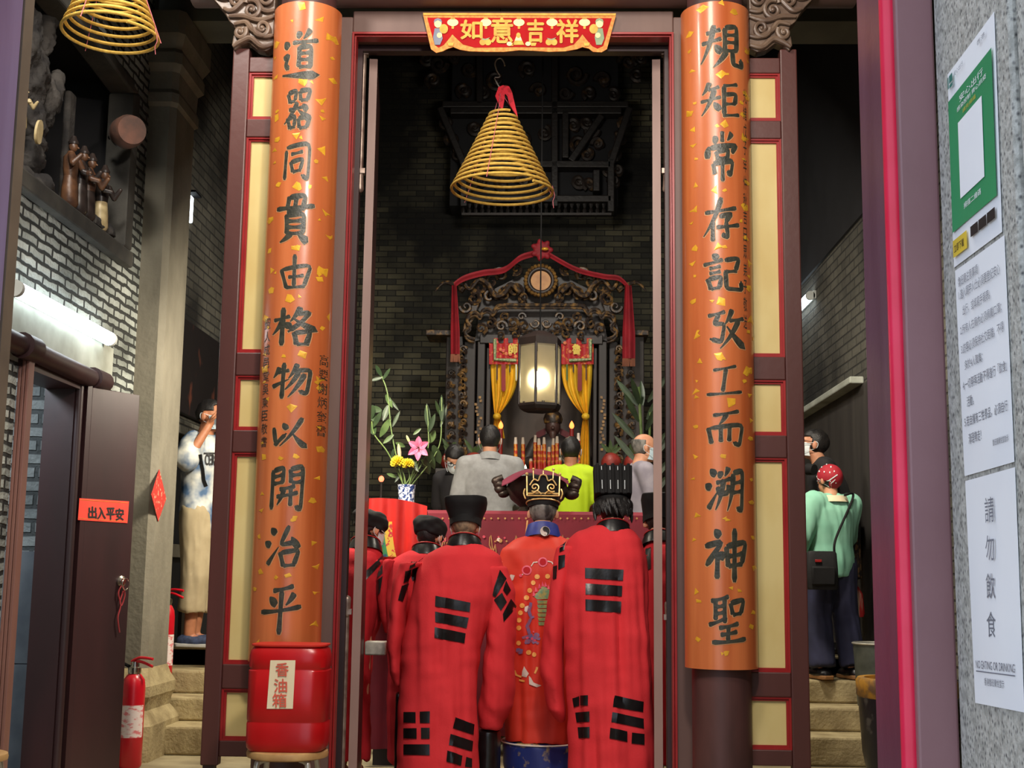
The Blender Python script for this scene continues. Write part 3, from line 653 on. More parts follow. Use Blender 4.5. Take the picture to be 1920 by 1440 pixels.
for x in (849, 911, 973, 1035, 1096):
    o = part(t, 'lantern_motif', flat(ell2(x, 42, 10.5, 7), .005), K['banner_pale'], smooth=0)
    part(o, 'lantern_tassel', flat([(x-2.5, 49), (x+2.5, 49), (x+2, 54), (x-2, 54)], .005).add(*(lambda q: (q.v, q.f))(flat([(x-4, 33.5), (x+4, 33.5), (x+4, 36), (x-4, 36)], .005))), K['banner_gold'], smooth=0)
def motif(name, shapes):
    mb = MB()
    ms = []
    for poly, mi in shapes:
        q = flat(poly, .005+.0006*len(ms)); k = len(mb.f); mb.add(q.v, q.f); ms.append((k, len(mb.f), mi))
    mats = sorted({m_ for _, _, m_ in ms}); o = part(t, name, mb, [K[m_] for m_ in mats], smooth=0)
    if len(o.data.polygons) == len(mb.f):
        for a, b, mi in ms:
            for i in range(a, b): o.data.polygons[i].material_index = mats.index(mi)
for x in (910, 1034): motif('fruit_motif', [(ell2(x-5, 79, 6, 6), 'banner_gold'), (ell2(x+5, 79, 6, 6), 'banner_gold'), ([(x-9, 71), (x, 73), (x+9, 70), (x+3, 75), (x-4, 75)], 'banner_green')])
motif('ingot_motif', [([(961, 84), (983, 84), (979, 76), (965, 76)], 'banner_gold'), ([(965, 76), (979, 76), (976, 68), (968, 68)], 'banner_pale'), (ell2(972, 66, 4, 5), 'banner_gold'), (ell2(955, 82, 5, 4), 'banner_pale'), (ell2(990, 82, 5, 4), 'banner_pale')])
for x in (1000, 958, 845, 1100): motif('small_ingot', [([(x-6, 80), (x+6, 80), (x+4, 86), (x-4, 86)], 'banner_gold')])
for s, cx in ((1, 821), (-1, 1124)):
    motif('child_motif', [(ell2(cx, 44, 7, 8), 'banner_pale'), ([(cx-8, 42), (cx-6, 36), (cx, 34), (cx+6, 36), (cx+8, 42), (cx, 38)], 'banner_green' if s < 0 else 'banner_blue'), ([(cx-6, 53), (cx+6, 53), (cx+9, 72), (cx+4, 84), (cx-6, 84), (cx-9, 70)], 'banner_green' if s < 0 else 'banner_blue'), (ell2(cx+s*11, 54, 8, 9), 'banner_gold'), (ell2(cx+s*3, 66, 5, 5), 'banner_pale')])
# ------------------------------------------------------------------ hanging incense coils
def coil(label, c, rb, rt, h, turns, wire_top):
    t = thing('incense_coil', label, 'incense coil', c); c = Vector(c); n = int(turns*40); P = []
    for i in range(n+1):
        s = i/n; r = rb+(rt-rb)*s**.97; a = -.9+2*math.pi*turns*s; P.append(c+Vector((r*math.cos(a), r*math.sin(a), h*s**1.0)))
    part(t, 'coil', MB().tube(P, .0073, 8), K['incense'])
    ap = c+Vector((-.012, 0, h+.12))
    for k in range(3):
        a = .3+k*2.09; st = []
        for i in range(14):
            s = i/13; r = rb+(rt-rb)*s+.008; st.append(c+Vector((r*math.cos(a), r*math.sin(a), h*s)))
        st.append(ap); part(t, 'string', MB().tube(st, .0016, 5), K['string'])
    e = c+Vector((rb*.98, -.02, 0)); part(t, 'loose_string', MB().tube(curve([e+Vector((0, 0, .03)), e+Vector((.012, 0, -.02)), e+Vector((.004, 0, -.05)), e+Vector((.008, 0, -.085))], 5), .0016, 5), K['string'])
    tag = [(936, 158), (945, 155), (957, 158), (963, 170), (969, 195), (975, 219), (966, 207), (957, 192), (954, 178), (949, 172), (948, 186), (944, 207), (936, 190), (930, 176)]
    part(t, 'red_tag', MB().prism([((a-940)/384, (165-b)/384) for a, b in tag], 0, .005, lambda u, v, d: ap+Vector((u, -.012+d+.3*v*v*4-.2*u, v))), K['pink_tag'], smooth=0, bevel=.002)
    z1 = ap.z+.03
    hk = curve([(ap.x, ap.y, z1-.02), (ap.x-.022, ap.y, z1+.02), (ap.x-.03, ap.y, z1+.042), (ap.x-.012, ap.y, z1+.044), (ap.x-.004, ap.y, z1+.052), (ap.x-.02, ap.y, z1+.08), (ap.x-.03, ap.y, z1+.115), (ap.x-.02, ap.y, z1+.14), (ap.x, ap.y, z1+.145), (ap.x+.015, ap.y, z1+.125), (ap.x+.02, ap.y, z1+.105)], 6)
    part(t, 'hook', MB().tube(hk, .0035, 8), K['steel'])
    part(t, 'hanging_wire', MB().tube([(ap.x-.006, ap.y, z1+.148), (ap.x-.006, ap.y, wire_top)], .0012, 6), K['wire'])
zc1, xc1 = AZ(940, 361, 6.3), AX(940, 361, 6.3)
coil('cone-shaped yellow incense coil hanging in the middle of the doorway', (xc1, 6.3, zc1), .262, .062, AZ(935, 213, 6.3)-zc1, 15, 7.6)
coil('yellow incense coil hanging over the left aisle at the top corner', (AX(205, 70, 5.2), 5.2, AZ(205, 70, 5.2)), .206, .05, .42, 13, 7.6)
# ------------------------------------------------------------------ red donation drum on a stool
YD = 5.25
xl, xr = AX(455, 1330, YD), AX(606, 1330, YD); dz0, dz1 = AZ(530, 1412, YD), AZ(535, 1212, YD); dx = (xl+xr)/2; hw = (xr-xl)/2
t = thing('donation_drum', 'red plastic drum with a handwritten paper label on a stool', 'drum', (dx, YD+.13, dz0))
def sup(a, b, z, e=4, n=40):
    return [Vector((dx+a*math.copysign(abs(math.cos(q))**(2/e), math.cos(q)), YD+.13+b*math.copysign(abs(math.sin(q))**(2/e), math.sin(q)), z)) for q in [2*math.pi*k/n for k in range(n)]]
H = dz1-dz0
R_ = [(.92, 0), (.985, .03), (1, .08), (1, .26), (.985, .27), (.985, .285), (1, .295), (1, .76), (.975, .77), (.975, .785), (.995, .795), (.99, .9), (.96, .955), (.88, .99), (.6, 1)]
part(t, 'body', MB().rings([sup(hw*a, .125*a, dz0+H*z) for a, z in R_]), K['red_plastic'])
part(t, 'lid', MB().rings([sup(hw*.93, .118, dz0+H*.992), sup(hw*.95, .12, dz0+H*1.0), sup(hw*.95, .12, dz0+H*1.012)]), mat('lid_red', (214, 52, 38), .45, col2=(200, 40, 30), scale=8))
yl = YD+.004
lb = [(507, 1238), (554, 1238), (549, 1330), (500, 1328)]
part(t, 'paper_label', MB().sheet(lambda u, v: at(lb[3][0]+(lb[2][0]-lb[3][0])*u+((lb[0][0]-lb[3][0])*(1-u)+(lb[1][0]-lb[2][0])*u)*v, 1329-91*v, yl-.0015+.0008*math.sin(u*3)), 6, 6, .0008), K['cream_paper'])
mb = MB()
write(mb, '香', (517, 1268, 541, 1243), lambda u, v: at(u, v, yl-.004), bold=.4, push=(0, -.0003, 0)); write(mb, '油', (514, 1298, 538, 1273), lambda u, v: at(u, v, yl-.004), bold=.4, push=(0, -.0003, 0)); write(mb, '箱', (511, 1326, 537, 1300), lambda u, v: at(u, v, yl-.004), bold=.4, push=(0, -.0003, 0))
part(t, 'handwriting', mb, K['red_ink'], smooth=0)
def stool(label, cx, cy, zt, r, parts_leg):
    t = thing('stool', label, 'stool', (cx, cy, 0))
    part(t, 'seat', MB().lathe([(r*.9, zt-.032), (r*.99, zt-.026), (r, zt-.014), (r*.98, zt-.003), (r*.92, zt), (.001, zt)], (cx, cy, 0), 36), K['wood_seat'])
    for k in range(4):
        a = math.pi/4+k*math.pi/2; d = Vector((math.cos(a), math.sin(a), 0)); c = Vector((cx, cy, 0))
        part(t, 'leg', MB().tube(curve([c+d*r*.55+Vector((0, 0, zt-.033)), c+d*r*.8+Vector((0, 0, zt-.04)), c+d*r*.9+Vector((0, 0, zt-.075)), c+d*r*1.15], 5), .012, 10), K['steel'])
    part(t, 'foot_ring', MB().tube([(cx+r*.99*math.cos(2*math.pi*k/30), cy+r*.99*math.sin(2*math.pi*k/30), zt*.4) for k in range(30)], .008, 8, closed=True), K['steel'])
stool('round wooden stool carrying the red drum beside the left column', dx, YD+.13, dz0-.001, .165, 4)
sx = onx(-62, 1412, -2.35); stool('round wooden stool at the bottom left corner by the side door', sx.x, sx.y, sx.z, .16, 4)
# ------------------------------------------------------------------ street gate around the camera's view
YG = 2.2
structure('wall_front', MB().box(-6, -1.34, YG, YG+.22, -.6, 7.6).box(.97, 6, YG, YG+.22, -.6, 7.6).box(-1.34, .97, YG, YG+.22, 3.6, 7.6), K['plaster'])
t = thing('gate_jamb', 'purplish glossy gate jamb at the left edge of the picture', 'gate jamb', (-1.2, 2.35, -.6))
part(t, 'post', MB().box(-1.34, -1.05, 2.0, 2.405, -.6, 3.6), K['purple_gate'], bevel=.01, smooth=0)
part(t, 'edge_strip', MB().box(-1.1, -1.05, 2.406, 2.45, -.6, 3.6), mat('edge_brown', (112, 96, 78), .6, scale=8), smooth=0)
t = thing('gate_jamb', 'broad maroon gate jamb with a bright red bead beside the granite pillar', 'gate jamb', (.62, 2.3, -.6))
part(t, 'face_board', MB().box(.602, .668, 2.165, 2.21, -.6, 3.6), K['maroon_gate'], bevel=.004, smooth=0)
part(t, 'inner_board', MB().box(.597, .66, 2.222, 2.42, -.6, 3.6), K['gloss_maroon'], bevel=.006, smooth=0)
part(t, 'red_bead', MB().tube([(.598, 2.196, -.6), (.598, 2.196, 3.6)], .0165, 14), K['gate_red'])
t = thing('granite_pillar', 'speckled grey granite gate pillar carrying three notices', 'pillar', (.9, 1.9, -.6))
part(t, 'inner_slab', MB().box(.665, .97, 1.802, 2.155, -.6, 3.6), K['granite'], bevel=.006, smooth=0)
part(t, 'outer_slab', MB().box(.672, 1.3, 1.2, 1.796, -.6, 3.6), K['granite'], bevel=.006, smooth=0)
XG = .664
def notice_fn(q, lift):
    """corner pixels tl, tr, br, bl on the pillar's inner face -> fn(u, v), v up"""
    A_ = [onx(px, py, XG) for px, py in q]; d = Vector((-lift, 0, 0))
    def fn(u, v): return (A_[3]*(1-u)+A_[2]*u)*(1-v)+(A_[0]*(1-u)+A_[1]*u)*v+d
    return fn
def rect(mb, fn, u0, v0, u1, v1): mb.sheet(lambda u, v: fn(u0+(u1-u0)*u, v0+(v1-v0)*v), 4, 4)
def notice(name, label, q):
    fn = notice_fn(q, .0); c = fn(.5, 0); t = thing(name, label, 'notice', c)
    part(t, 'sheet', MB().sheet(lambda u, v: notice_fn(q, .0012)(u, v)+Vector((-.0015*math.sin(u*3.1)*math.sin(v*6), 0, 0)), 12, 12, .0006, (1, 0, 0)), K['paper'])
    return t
G1 = [(1778, 140), (1865, 22), (1880, 435), (1790, 502)]
t = notice('poster', 'green registration poster with white panel at the top of the granite pillar', G1)
f2 = notice_fn(G1, .0042)
mb = MB(); rect(mb, f2, .035, .17, .965, .845); part(t, 'green_field', mb, mat('poster_green', (30, 142, 90), .5, col2=(40, 152, 96), scale=5), smooth=0)
f3 = notice_fn(G1, .0052)
mb = MB(); rect(mb, f3, .25, .3, .76, .68); part(t, 'white_panel', mb, K['paper'], label='blank white square', smooth=0)
mb = MB(); rect(mb, f3, .05, .04, .36, .125); part(t, 'yellow_flag', mb, mat('flag_yellow', (236, 206, 60), .5), smooth=0)
mb = MB()
for k in range(3): rect(mb, f3, .44+.17*k, .075, .595+.17*k, .125)
part(t, 'badges', mb, K['ink'], smooth=0)
mb = MB(); rect(mb, f3, .05, .905, .075, .965); rect(mb, f3, .085, .925, .16, .965); rect(mb, f3, .085, .9, .16, .917); part(t, 'emblem', mb, mat('emblem_teal', (40, 120, 110), .5), smooth=0)
mb = MB(); write(mb, '安心出行', (.3, .77, .8, .805), f3); write(mb, '感染控制 齊心抗疫', (.24, .735, .86, .76), f3); write(mb, '掃描二維碼', (.32, .235, .68, .265), f3); part(t, 'white_print', mb, K['paper'], smooth=0)
mb = MB(); write(mb, '請先掃描', (.36, .7, .64, .722), f3); part(t, 'yellow_print', mb, mat('print_yellow', (206, 190, 60), .5), smooth=0)
mb = MB(); write(mb, '安心出行', (.2, .93, .4, .955), f3); write(mb, '香港', (.7, .93, .86, .955), f3); part(t, 'grey_print', mb, K['grey_ink'], smooth=0)
mb = MB(); write(mb, '立即下載', (.08, .06, .3, .1), notice_fn(G1, .0058)); part(t, 'flag_print', mb, K['ink'], smooth=0)
G2 = [(1792, 508), (1884, 441), (1903, 866), (1810, 893)]
t = notice('rule_sheet', 'white sheet of numbered temple rules in the middle of the granite pillar', G2)
mb = MB(); f2 = notice_fn(G2, .0032)
for txt, v, u0, u1 in (('魯班廟注意事項', .905, .08, .5), ('1.進入廟宇人仕必須要登記安心', .84, .08, .92), ('出行，或填寫手報表。', .755, .15, .72), ('2.所有人在廟內必須佩戴口罩；', .665, .08, .92), ('3.訪客必須保持社交距離，不得', .575, .08, .94), ('多於4人聚集；', .49, .14, .52), ('4.一切祭拜活動不得進行「飲食」', .40, .08, .97), ('活動。', .315, .15, .3), ('5.若自攜有三牲祭品，必須自行', .225, .08, .95), ('清理帶走！', .14, .15, .42), ('魯班廟廣悅堂啟示', .095, .64, .94)):
    write(mb, txt, (u0, v, u1, v+(.05 if v > .1 else .03)), f2)
part(t, 'print', mb, K['grey_ink'], smooth=0)
G3 = [(1811, 902), (1904, 876), (1922, 1336), (1830, 1318)]
t = notice('no_eating_sheet', 'white sheet reading 請勿飲食 NO EATING OR DRINKING lowest on the granite pillar', G3)
mb = MB(); f2 = notice_fn(G3, .0032)
for k, c in enumerate('請勿飲食'): write(mb, c, (.42-.02*k, .79-.165*k, .6-.02*k, .9-.165*k), f2)
write(mb, 'NO EATING OR DRINKING', (.08, .155, .88, .19), f2); rect(mb, f2, .08, .14, .88, .145); write(mb, '香港魯班廣悅堂示', (.25, .085, .66, .118), f2)
part(t, 'print', mb, K['grey_ink'], smooth=0)
# ================================================================== left aisle
K['dark_wood'] = mat('dark_old_wood', (44, 32, 28), .5, col2=(28, 21, 19), scale=5, stretch=(1, 1, .3), bump=.1)
K['gilt_wood'] = mat('sooty_gilt_wood', (40, 28, 22), .45, col2=(140, 104, 54), scale=22, detail=4, lo=.48, hi=.7, bump=.2)
K['gilt'] = mat('old_gilding', (150, 112, 56), .4, col2=(84, 58, 32), scale=25, metal=.2, bump=.2)
K['rock'] = mat('sooty_rock', (66, 62, 58), .9, col2=(34, 32, 32), scale=9, detail=9, bump=.8, bscale=30)
K['glaze_brown'] = mat('brown_glaze', (110, 76, 52), .4, col2=(66, 46, 36), scale=14, bump=.2)
K['glaze_cream'] = mat('cream_glaze', (214, 196, 150), .4, col2=(160, 140, 100), scale=12)
K['glaze_dark'] = mat('dark_glaze', (58, 48, 44), .35, col2=(40, 34, 32), scale=14)
K['drum_brown'] = mat('faded_red_brown', (110, 74, 60), .8, col2=(80, 60, 52), scale=12, bump=.2)
K['chrome'] = mat('chrome_valve', (206, 200, 190), .25, 1)
K['ext_red'] = mat('extinguisher_red', (196, 22, 40), .3, col2=(180, 16, 30), scale=6)
K['label_white'] = mat('label_white', (226, 210, 206), .5, col2=(214, 120, 124), scale=60, lo=.5, hi=.62, stretch=(.5, .5, 1))
t = thing('side_door_frame', 'dark maroon side door frame with rounded lintel under the left tube lamp', 'door frame', (-2.5, 6.3, 0))
lp = MB().tube(curve([(-2.46, 5.62, 2.12), (-2.46, 6.2, 2.11), (-2.46, 6.93, 2.1)], 6), .05, 14)
lp.tube([(-2.45, 5.84, 2.115), (-2.45, 5.98, 2.115)], .062, 14).tube([(-2.45, 6.78, 2.105), (-2.45, 6.96, 2.105)], .058, 14)
part(t, 'lintel', lp, K['maroon_dark'])
part(t, 'soffit_board', MB().box(-2.66, -2.48, 5.93, 6.74, 2.03, 2.065), K['maroon_dark'], smooth=0)
gp = MB()
for k in range(3): gp.box(-2.5+.02*k, -2.483+.02*k, 5.935-.004*k, 5.99, 0, 2.06)
part(t, 'post', gp, mat('dusty_pink_post', (146, 104, 92), .5, col2=(120, 82, 74), scale=4, stretch=(1, 1, .2)), bevel=.004, smooth=0)
part(t, 'jamb', MB().box(-2.665, -2.505, 6.69, 6.74, 0, 2.05), K['maroon_dark'], smooth=0)
part(t, 'jamb_roll', MB().tube([(-2.49, 6.715, 0), (-2.49, 6.715, 2.06)], .022, 12), K['maroon_dark'])
P0 = Vector((-2.47, 6.75, 0)); Yf = (2.048-ZC)/(AZ(258, 742, 1)-ZC); P1 = at(258, 742, Yf); P1.z = 0
ldir = (P1-P0).normalized(); lnr = Vector((-ldir.y, ldir.x, 0)); lnr = lnr if lnr.y < 0 else -lnr
def leafpt(px, py, lift=.0):
    d = ray(px, py); o = Vector((0, 0, ZC)); q = P0+lnr*(.018+lift); s = (q-o).dot(lnr)/d.dot(lnr); return o+d*s
LW = (P1-P0).length
def lbox(u0, u1, d0, d1, z0, z1):
    return MB().add([P0+ldir*u+lnr*d+Vector((0, 0, z)) for u in (u0, u1) for d in (d0, d1) for z in (z0, z1)], [(0, 1, 3, 2), (4, 6, 7, 5), (0, 4, 5, 1), (2, 3, 7, 6), (0, 2, 6, 4), (1, 5, 7, 3)])
t = thing('side_door_leaf', 'narrow dark maroon side door leaf bearing a small red 出入平安 paper', 'door', P0)
part(t, 'board', lbox(.03, LW, -.018, .018, .035, 2.05), K['maroon_dark'], smooth=0, bevel=.003)
part(t, 'hinge_stile', lbox(0, .03, -.018, .018, .01, 2.06), K['maroon_dark'], smooth=0)
q = leafpt(228, 1090, .004); lk = part(t, 'lock', MB().lathe([(.03, 0), (.03, .006), (.018, .012), (.018, .02), (.001, .022)], q-lnr*.004, 20, lnr), K['chrome'])
part(lk, 'key_ring', MB().tube([q+lnr*.02+ldir*(.024*math.cos(a)+.012)+Vector((0, 0, .03*math.sin(a)-.015)) for a in [2*math.pi*k/20 for k in range(20)]], .0025, 6, closed=True), K['chrome'])
for k, pts in enumerate((((228, 1098), (222, 1112), (226, 1135), (221, 1158), (224, 1186)), ((230, 1098), (234, 1115), (228, 1135), (225, 1128), (231, 1108)))):
    part(lk, 'red_cord', MB().tube(curve([leafpt(*p, .012) for p in pts], 5), .004, 6), mat('cord_red', (150, 40, 44), .8))
def lflat(poly, lift): return MB().prism(poly, 0, .001, lambda u, v, d: leafpt(u, v, lift+d))
t = thing('door_paper', 'small red paper reading 出入平安 pasted on the side door leaf', 'paper sign', leafpt(195, 980, .003))
part(t, 'sheet', lflat([(149, 934), (242, 940), (239, 981), (146, 975)], .002), K['red_paper'], smooth=0)
mb = MB()
for k, c in enumerate('出入平安'): write(mb, c, (166+17*k, 972+k*1.2, 181+17*k, 950+k*1.2), lambda u, v: leafpt(u, v, .0042), bold=.8, push=(0, -.0003, 0))
part(t, 'lettering', mb, K['ink'], smooth=0)
mb = MB(); write(mb, '班門弟子', (152, 968, 158, 945), lambda u, v: leafpt(u, v, .0042)); 
e = MB()
for a, b in (((151, 937), (240, 943)), ((148, 972), (237, 978))): e.tube([leafpt(*a, .0038), leafpt(*b, .0038)], .0008, 4)
part(t, 'border', e, K['gold_leaf'], smooth=0)
def tube_lamp(label, x, y0, y1, z, h, dep, sgn, group=None):
    t = thing('tube_lamp', label, 'lamp', (x, (y0+y1)/2, z))
    part(t, 'backplate', MB().box(x, x+sgn*.02, y0, y1, z-h*.35, z+h*.6), K['lampcase'], smooth=0)
    part(t, 'diffuser', MB().tube([(x+sgn*dep*.55, y0+.03, z), (x+sgn*dep*.55, y1-.03, z)], h*.5, 16), K['tube'])
    for y in (y0, y1-.03): part(t, 'end_cap', MB().tube([(x+sgn*dep*.55, y, z), (x+sgn*dep*.55, y+.03, z)], h*.53, 16), K['lampcase'])
tube_lamp('long bright fluorescent tube lamp above the side door on the left wall', -2.5, 5.72, 7.04, 2.36, .075, .085, 1)
tube_lamp('far fluorescent tube lamp glimpsed right of the right folding panel', XR, 10.42, 11.3, 3.385, .07, .08, -1)
t = thing('wall_lamp', 'short bright upright wall lamp just past the stone pillar', 'lamp', (-2.63, 9.01, 3.58))
part(t, 'diffuser', MB().box(-2.65, -2.605, 8.98, 9.06, 3.59, 3.78), K['tube'], bevel=.008); part(t, 'bracket', MB().box(-2.66, -2.56, 8.94, 9.1, 3.79, 3.805).box(-2.66, -2.65, 8.96, 9.08, 3.57, 3.79), K['wire'], smooth=0)
# niche sculpture
XN = -2.55
def np_(px, py, dx=0): return onx(px, py, XN+dx)
def lump(mb, c, r, seed, k=.3):
    q = MB().ell(c, r, 18, 12); rg = np.array([tuple(v) for v in q.v]); cc = np.array(c)
    d = (rg-cc); n = vnoise(rg[:, 0]*14+rg[:, 2]*9+seed, rg[:, 1]*12+rg[:, 2]*15+seed*3)
    rg = cc+d*(1+k*n[:, None]); mb.arrays(rg, q.f)
mb = MB()
for px, py, r in ((52, 70, (.07, .08, .16)), (60, 140, (.08, .1, .15)), (84, 190, (.07, .1, .12)), (58, 240, (.08, .09, .15)), (48, 300, (.09, .1, .1)), (104, 170, (.05, .06, .1)), (88, 60, (.05, .06, .14)), (100, 20, (.05, .05, .1))): lump(mb, np_(px, py, -.05), r, px)
v_, n_, f_ = fuse(mb, .014, 2); d_ = vnoise(v_[:, 1]*40, v_[:, 2]*26)*.012+vnoise(v_[:, 1]*90+7, v_[:, 2]*70)*.006; v_ += n_*d_[:, None]; v_[:, 2] = np.maximum(v_[:, 2], 2.942)
solo('rock_sculpture', 'tall craggy sooty rock sculpture at the left end of the wall niche', 'sculpture', solid(v_, f_), K['rock'])
mb = MB(); rng = random.Random(2)
for k in range(16):
    y = 5.55+k*.11; mb2 = (-2.58+rng.uniform(-.02, .06), y, 2.93+.02*rng.random()); lump(mb, mb2, (.06, .09, .05+.03*rng.random()), k)
v_, n_, f_ = fuse(mb, .014, 2); d_ = vnoise(v_[:, 1]*50, v_[:, 0]*50+v_[:, 2]*40)*.012; v_ += n_*d_[:, None]
v_[:, 2] = np.maximum(v_[:, 2], 2.94)
solo('rock_rubble', 'low rubble of sooty rock along the bottom of the wall niche', 'sculpture', solid(v_, f_), K['rock'])
def figurine(label, px, top, bot, mats, lean=0, arm=1, hat=None):
    b = np_(px, bot); tp = np_(px, top); h = tp.z-b.z; b = onx(px, bot, -2.5); c = Vector((-2.5, b.y, 2.945)); h = max(.24, min(.37, onx(px, top, -2.5).z-2.945)) if px > 70 else .22; c.z += 0 if px > 70 else .24; c.x -= 0 if px > 70 else .06; t = thing('ceramic_figurine', label, 'figurine', c, 'ceramic figures in the wall niche')
    def el(z, w_, d): return [c+Vector((d*h*math.cos(q), w_*h*math.sin(q)+lean*z*h, z*h)) for q in [2*math.pi*k/14 for k in range(14)]]
    part(t, 'skirt', MB().rings([el(0, .1, .09), el(.06, .15, .12), el(.25, .14, .11), el(.45, .1, .09)]), mats[0])
    part(t, 'torso', MB().rings([el(.42, .1, .09), el(.55, .13, .1), el(.7, .14, .1), el(.76, .07, .06), el(.8, .045, .045)]), mats[1])
    hd = c+Vector((.01, lean*.87*h, .87*h)); p = part(t, 'head', MB().ell(hd, (.065*h, .06*h, .085*h), 12, 8).limb(hd+Vector((.06*h, 0, -.01*h)), hd+Vector((.075*h, 0, -.025*h)), .01*h, .014*h, 8), mats[2])
    part(p, 'headdress', MB().lathe([(.07*h, .0), (.075*h, .03*h), (.05*h, .07*h), (.03*h, .12*h), (.001, .13*h)] if hat is None else hat(h), hd+Vector((0, 0, .03*h)), 12), mats[3])
    for s in (-1, 1):
        sh = c+Vector((.02, s*.13*h+lean*.7*h, .7*h)); e = sh+Vector((.06*h, s*.09*h, -.13*h)); hnd = e+Vector((.1*h, -s*.03*h, (.12 if s == arm else -.02)*h))
        part(t, 'arm', MB().chain([sh, e, hnd], [.05*h, .045*h, .03*h], 10), mats[1])
    return t
B_, C_, D_ = K['glaze_brown'], K['glaze_cream'], K['glaze_dark']
figurine('brown glazed figurine with raised arm nearest the tall rock in the niche', 132, 222, 348, (B_, B_, B_, D_), -.06, -1)
figurine('dark figurine standing at the back of the niche group', 152, 206, 326, (D_, D_, B_, D_), 0)
figurine('reddish brown figurine in the middle of the niche group', 164, 236, 372, (D_, B_, B_, D_), .03)
figurine('figurine with cream apron at the right end of the niche group', 188, 284, 402, (C_, D_, B_, D_), .02, 1)
figurine('small pale figurine on the rock at the far left of the niche', 62, 188, 240, (C_, C_, C_, B_), 0)
fl = np_(97, 247, .12)
fl.x = -2.5
solo('gilt_leaf', 'small gilt leaf-shaped fan beside the tall rock in the niche', 'ornament', MB().prism([(math.cos(a)*.035*(1 if a < 4 else 1.2), math.sin(a)*.06) for a in [2*math.pi*k/16 for k in range(16)]], 0, .012, lambda u, v, d: fl+Vector((d, u*.9+v*.4, v-u*.6))), K['glaze_cream'])
sl = np_(131, 200, -.12); solo('stone_tablet', 'slim grey upright tablet behind the niche figures', 'tablet', MB().box(sl.x-.02, sl.x+.02, sl.y-.05, sl.y+.05, 2.87, sl.z+.08), K['rock'], bevel=.015)
dc = onx(240, 247, -2.38)
dax = Vector((.55, -.75, -.12)).normalized()
t = thing('drum_ornament', 'faded reddish brown drum ornament jutting from the niche corner by the pillar', 'drum', dc)
part(t, 'barrel', MB().lathe([(.055, -.075), (.08, -.075), (.092, -.03), (.092, .03), (.08, .075), (.074, .075)], dc, 24, dax), K['drum_brown']); part(t, 'drumhead', MB().lathe([(.001, .07), (.075, .07), (.075, .06)], dc, 24, dax), K['glaze_dark'])
part(t, 'stud_ring', MB().lathe([(.084, -.07), (.09, -.066), (.084, -.06)], dc, 24, dax), K['glaze_dark']); part(t, 'wall_peg', MB().tube([dc, dc+Vector((-.14, .1, .0))], .012, 8), K['wire'])
# wall beyond the pillar
zt_, zb2_ = 2.88, 2.20
solo('painted_board', 'black board with faint red painting high on the left wall behind the man', 'painting', MB().box(-2.652, -2.615, 8.5, 10.9, zb2_, zt_), mat('board_painting', (24, 20, 22), .5, col2=(96, 52, 40), scale=3.4, detail=3, lo=.62, hi=.72, stretch=(1, 2.2, 1)), bevel=.006, smooth=0)
structure('trim_2', MB().box(-2.66, -2.57, 8.1, 12, 2.03, 2.14), K['brick_side'], bevel=.01)
t = thing('timber_screen', 'dark timber wall screen with a plank rail behind the man on the left', 'screen', (-2.42, 9.2, HALL))
part(t, 'backboard', MB().box(-2.657, -2.635, 8.7, 10.8, HALL+.006, 2.0).box(-2.657, -2.635, 8.1, 8.69, .002, 2.0), K['black'], smooth=0); part(t, 'rail', MB().box(-2.635, -2.61, 8.1, 10.8, 1.18, 1.27), K['stone'], smooth=0); part(t, 'post', MB().box(-2.635, -2.61, 9.3, 9.38, HALL+.006, 2.0), K['dark_wood'], smooth=0)
# diamond paper
dm = [onx(px, py, -2.331) for px, py in ((298, 880), (311, 935), (296, 978), (283, 928))]
solo('diamond_paper', 'torn red diamond-shaped paper pasted on the stone pillar', 'paper sign', MB().sheet(lambda u, v: (dm[0]*(1-u)+dm[1]*u)*(1-v)+(dm[3]*(1-u)+dm[2]*u)*v, 4, 4, .003, (1, 0, 0)), mat('torn_red_paper', (176, 44, 34), .8, col2=(200, 150, 120), scale=30, lo=.55, hi=.65))
solo('red_banner_strip', 'strip of red paper at the left edge above the side door', 'paper sign', MB().box(-2.499, -2.493, onx(7, 640, -2.49).y-.17, onx(7, 640, -2.49).y, onx(4, 758, -2.49).z, onx(4, 642, -2.49).z), mat('banner_scarlet', (226, 30, 40), .6))
def extinguisher(label, c, r, h, rot):
    c = Vector(c); t = thing('fire_extinguisher', label, 'fire extinguisher', c)
    part(t, 'cylinder', MB().lathe([(r*.9, 0), (r, .012), (r, h*.8), (r*.9, h*.87), (r*.6, h*.92), (r*.34, h*.94), (r*.34, h*.96)], c, 28), K['ext_red'])
    part(t, 'label_sheet', MB().sheet(lambda u, v: c+Vector((1.01*r*math.sin((u-.5)*2.3+rot), -1.01*r*math.cos((u-.5)*2.3+rot), h*(.3+.32*v))), 14, 4), K['label_white'])
    part(t, 'valve', MB().lathe([(r*.55, h*.93), (r*.58, h*.95), (r*.58, h*.99), (r*.36, h*1.0), (r*.3, h*1.05)], c, 20), K['chrome'])
    for s in (1, -.25):
        part(t, 'handle', MB().tube(curve([c+Vector((-.02, 0, h*(1.03+.02*s))), c+Vector((.03, -.01, h*(1.06+.03*s))), c+Vector((.11, -.03, h*(1.02+.06*s)))], 5), .008, 8), K['ext_red'])
    part(t, 'hose', MB().tube(curve([c+Vector((-.03, 0, h*1.0)), c+Vector((-.09, .01, h*1.02)), c+Vector((-r-.02, .01, h*.8)), c+Vector((-r-.015, .0, h*.35))], 6), .009, 8), K['wire'])
ey = 7.36; ex = at(248, 1340, ey)
extinguisher('red fire extinguisher standing at the foot of the side door leaf', (ex.x, ey, 0.001), .064, AZ(248, 1250, ey), .25)
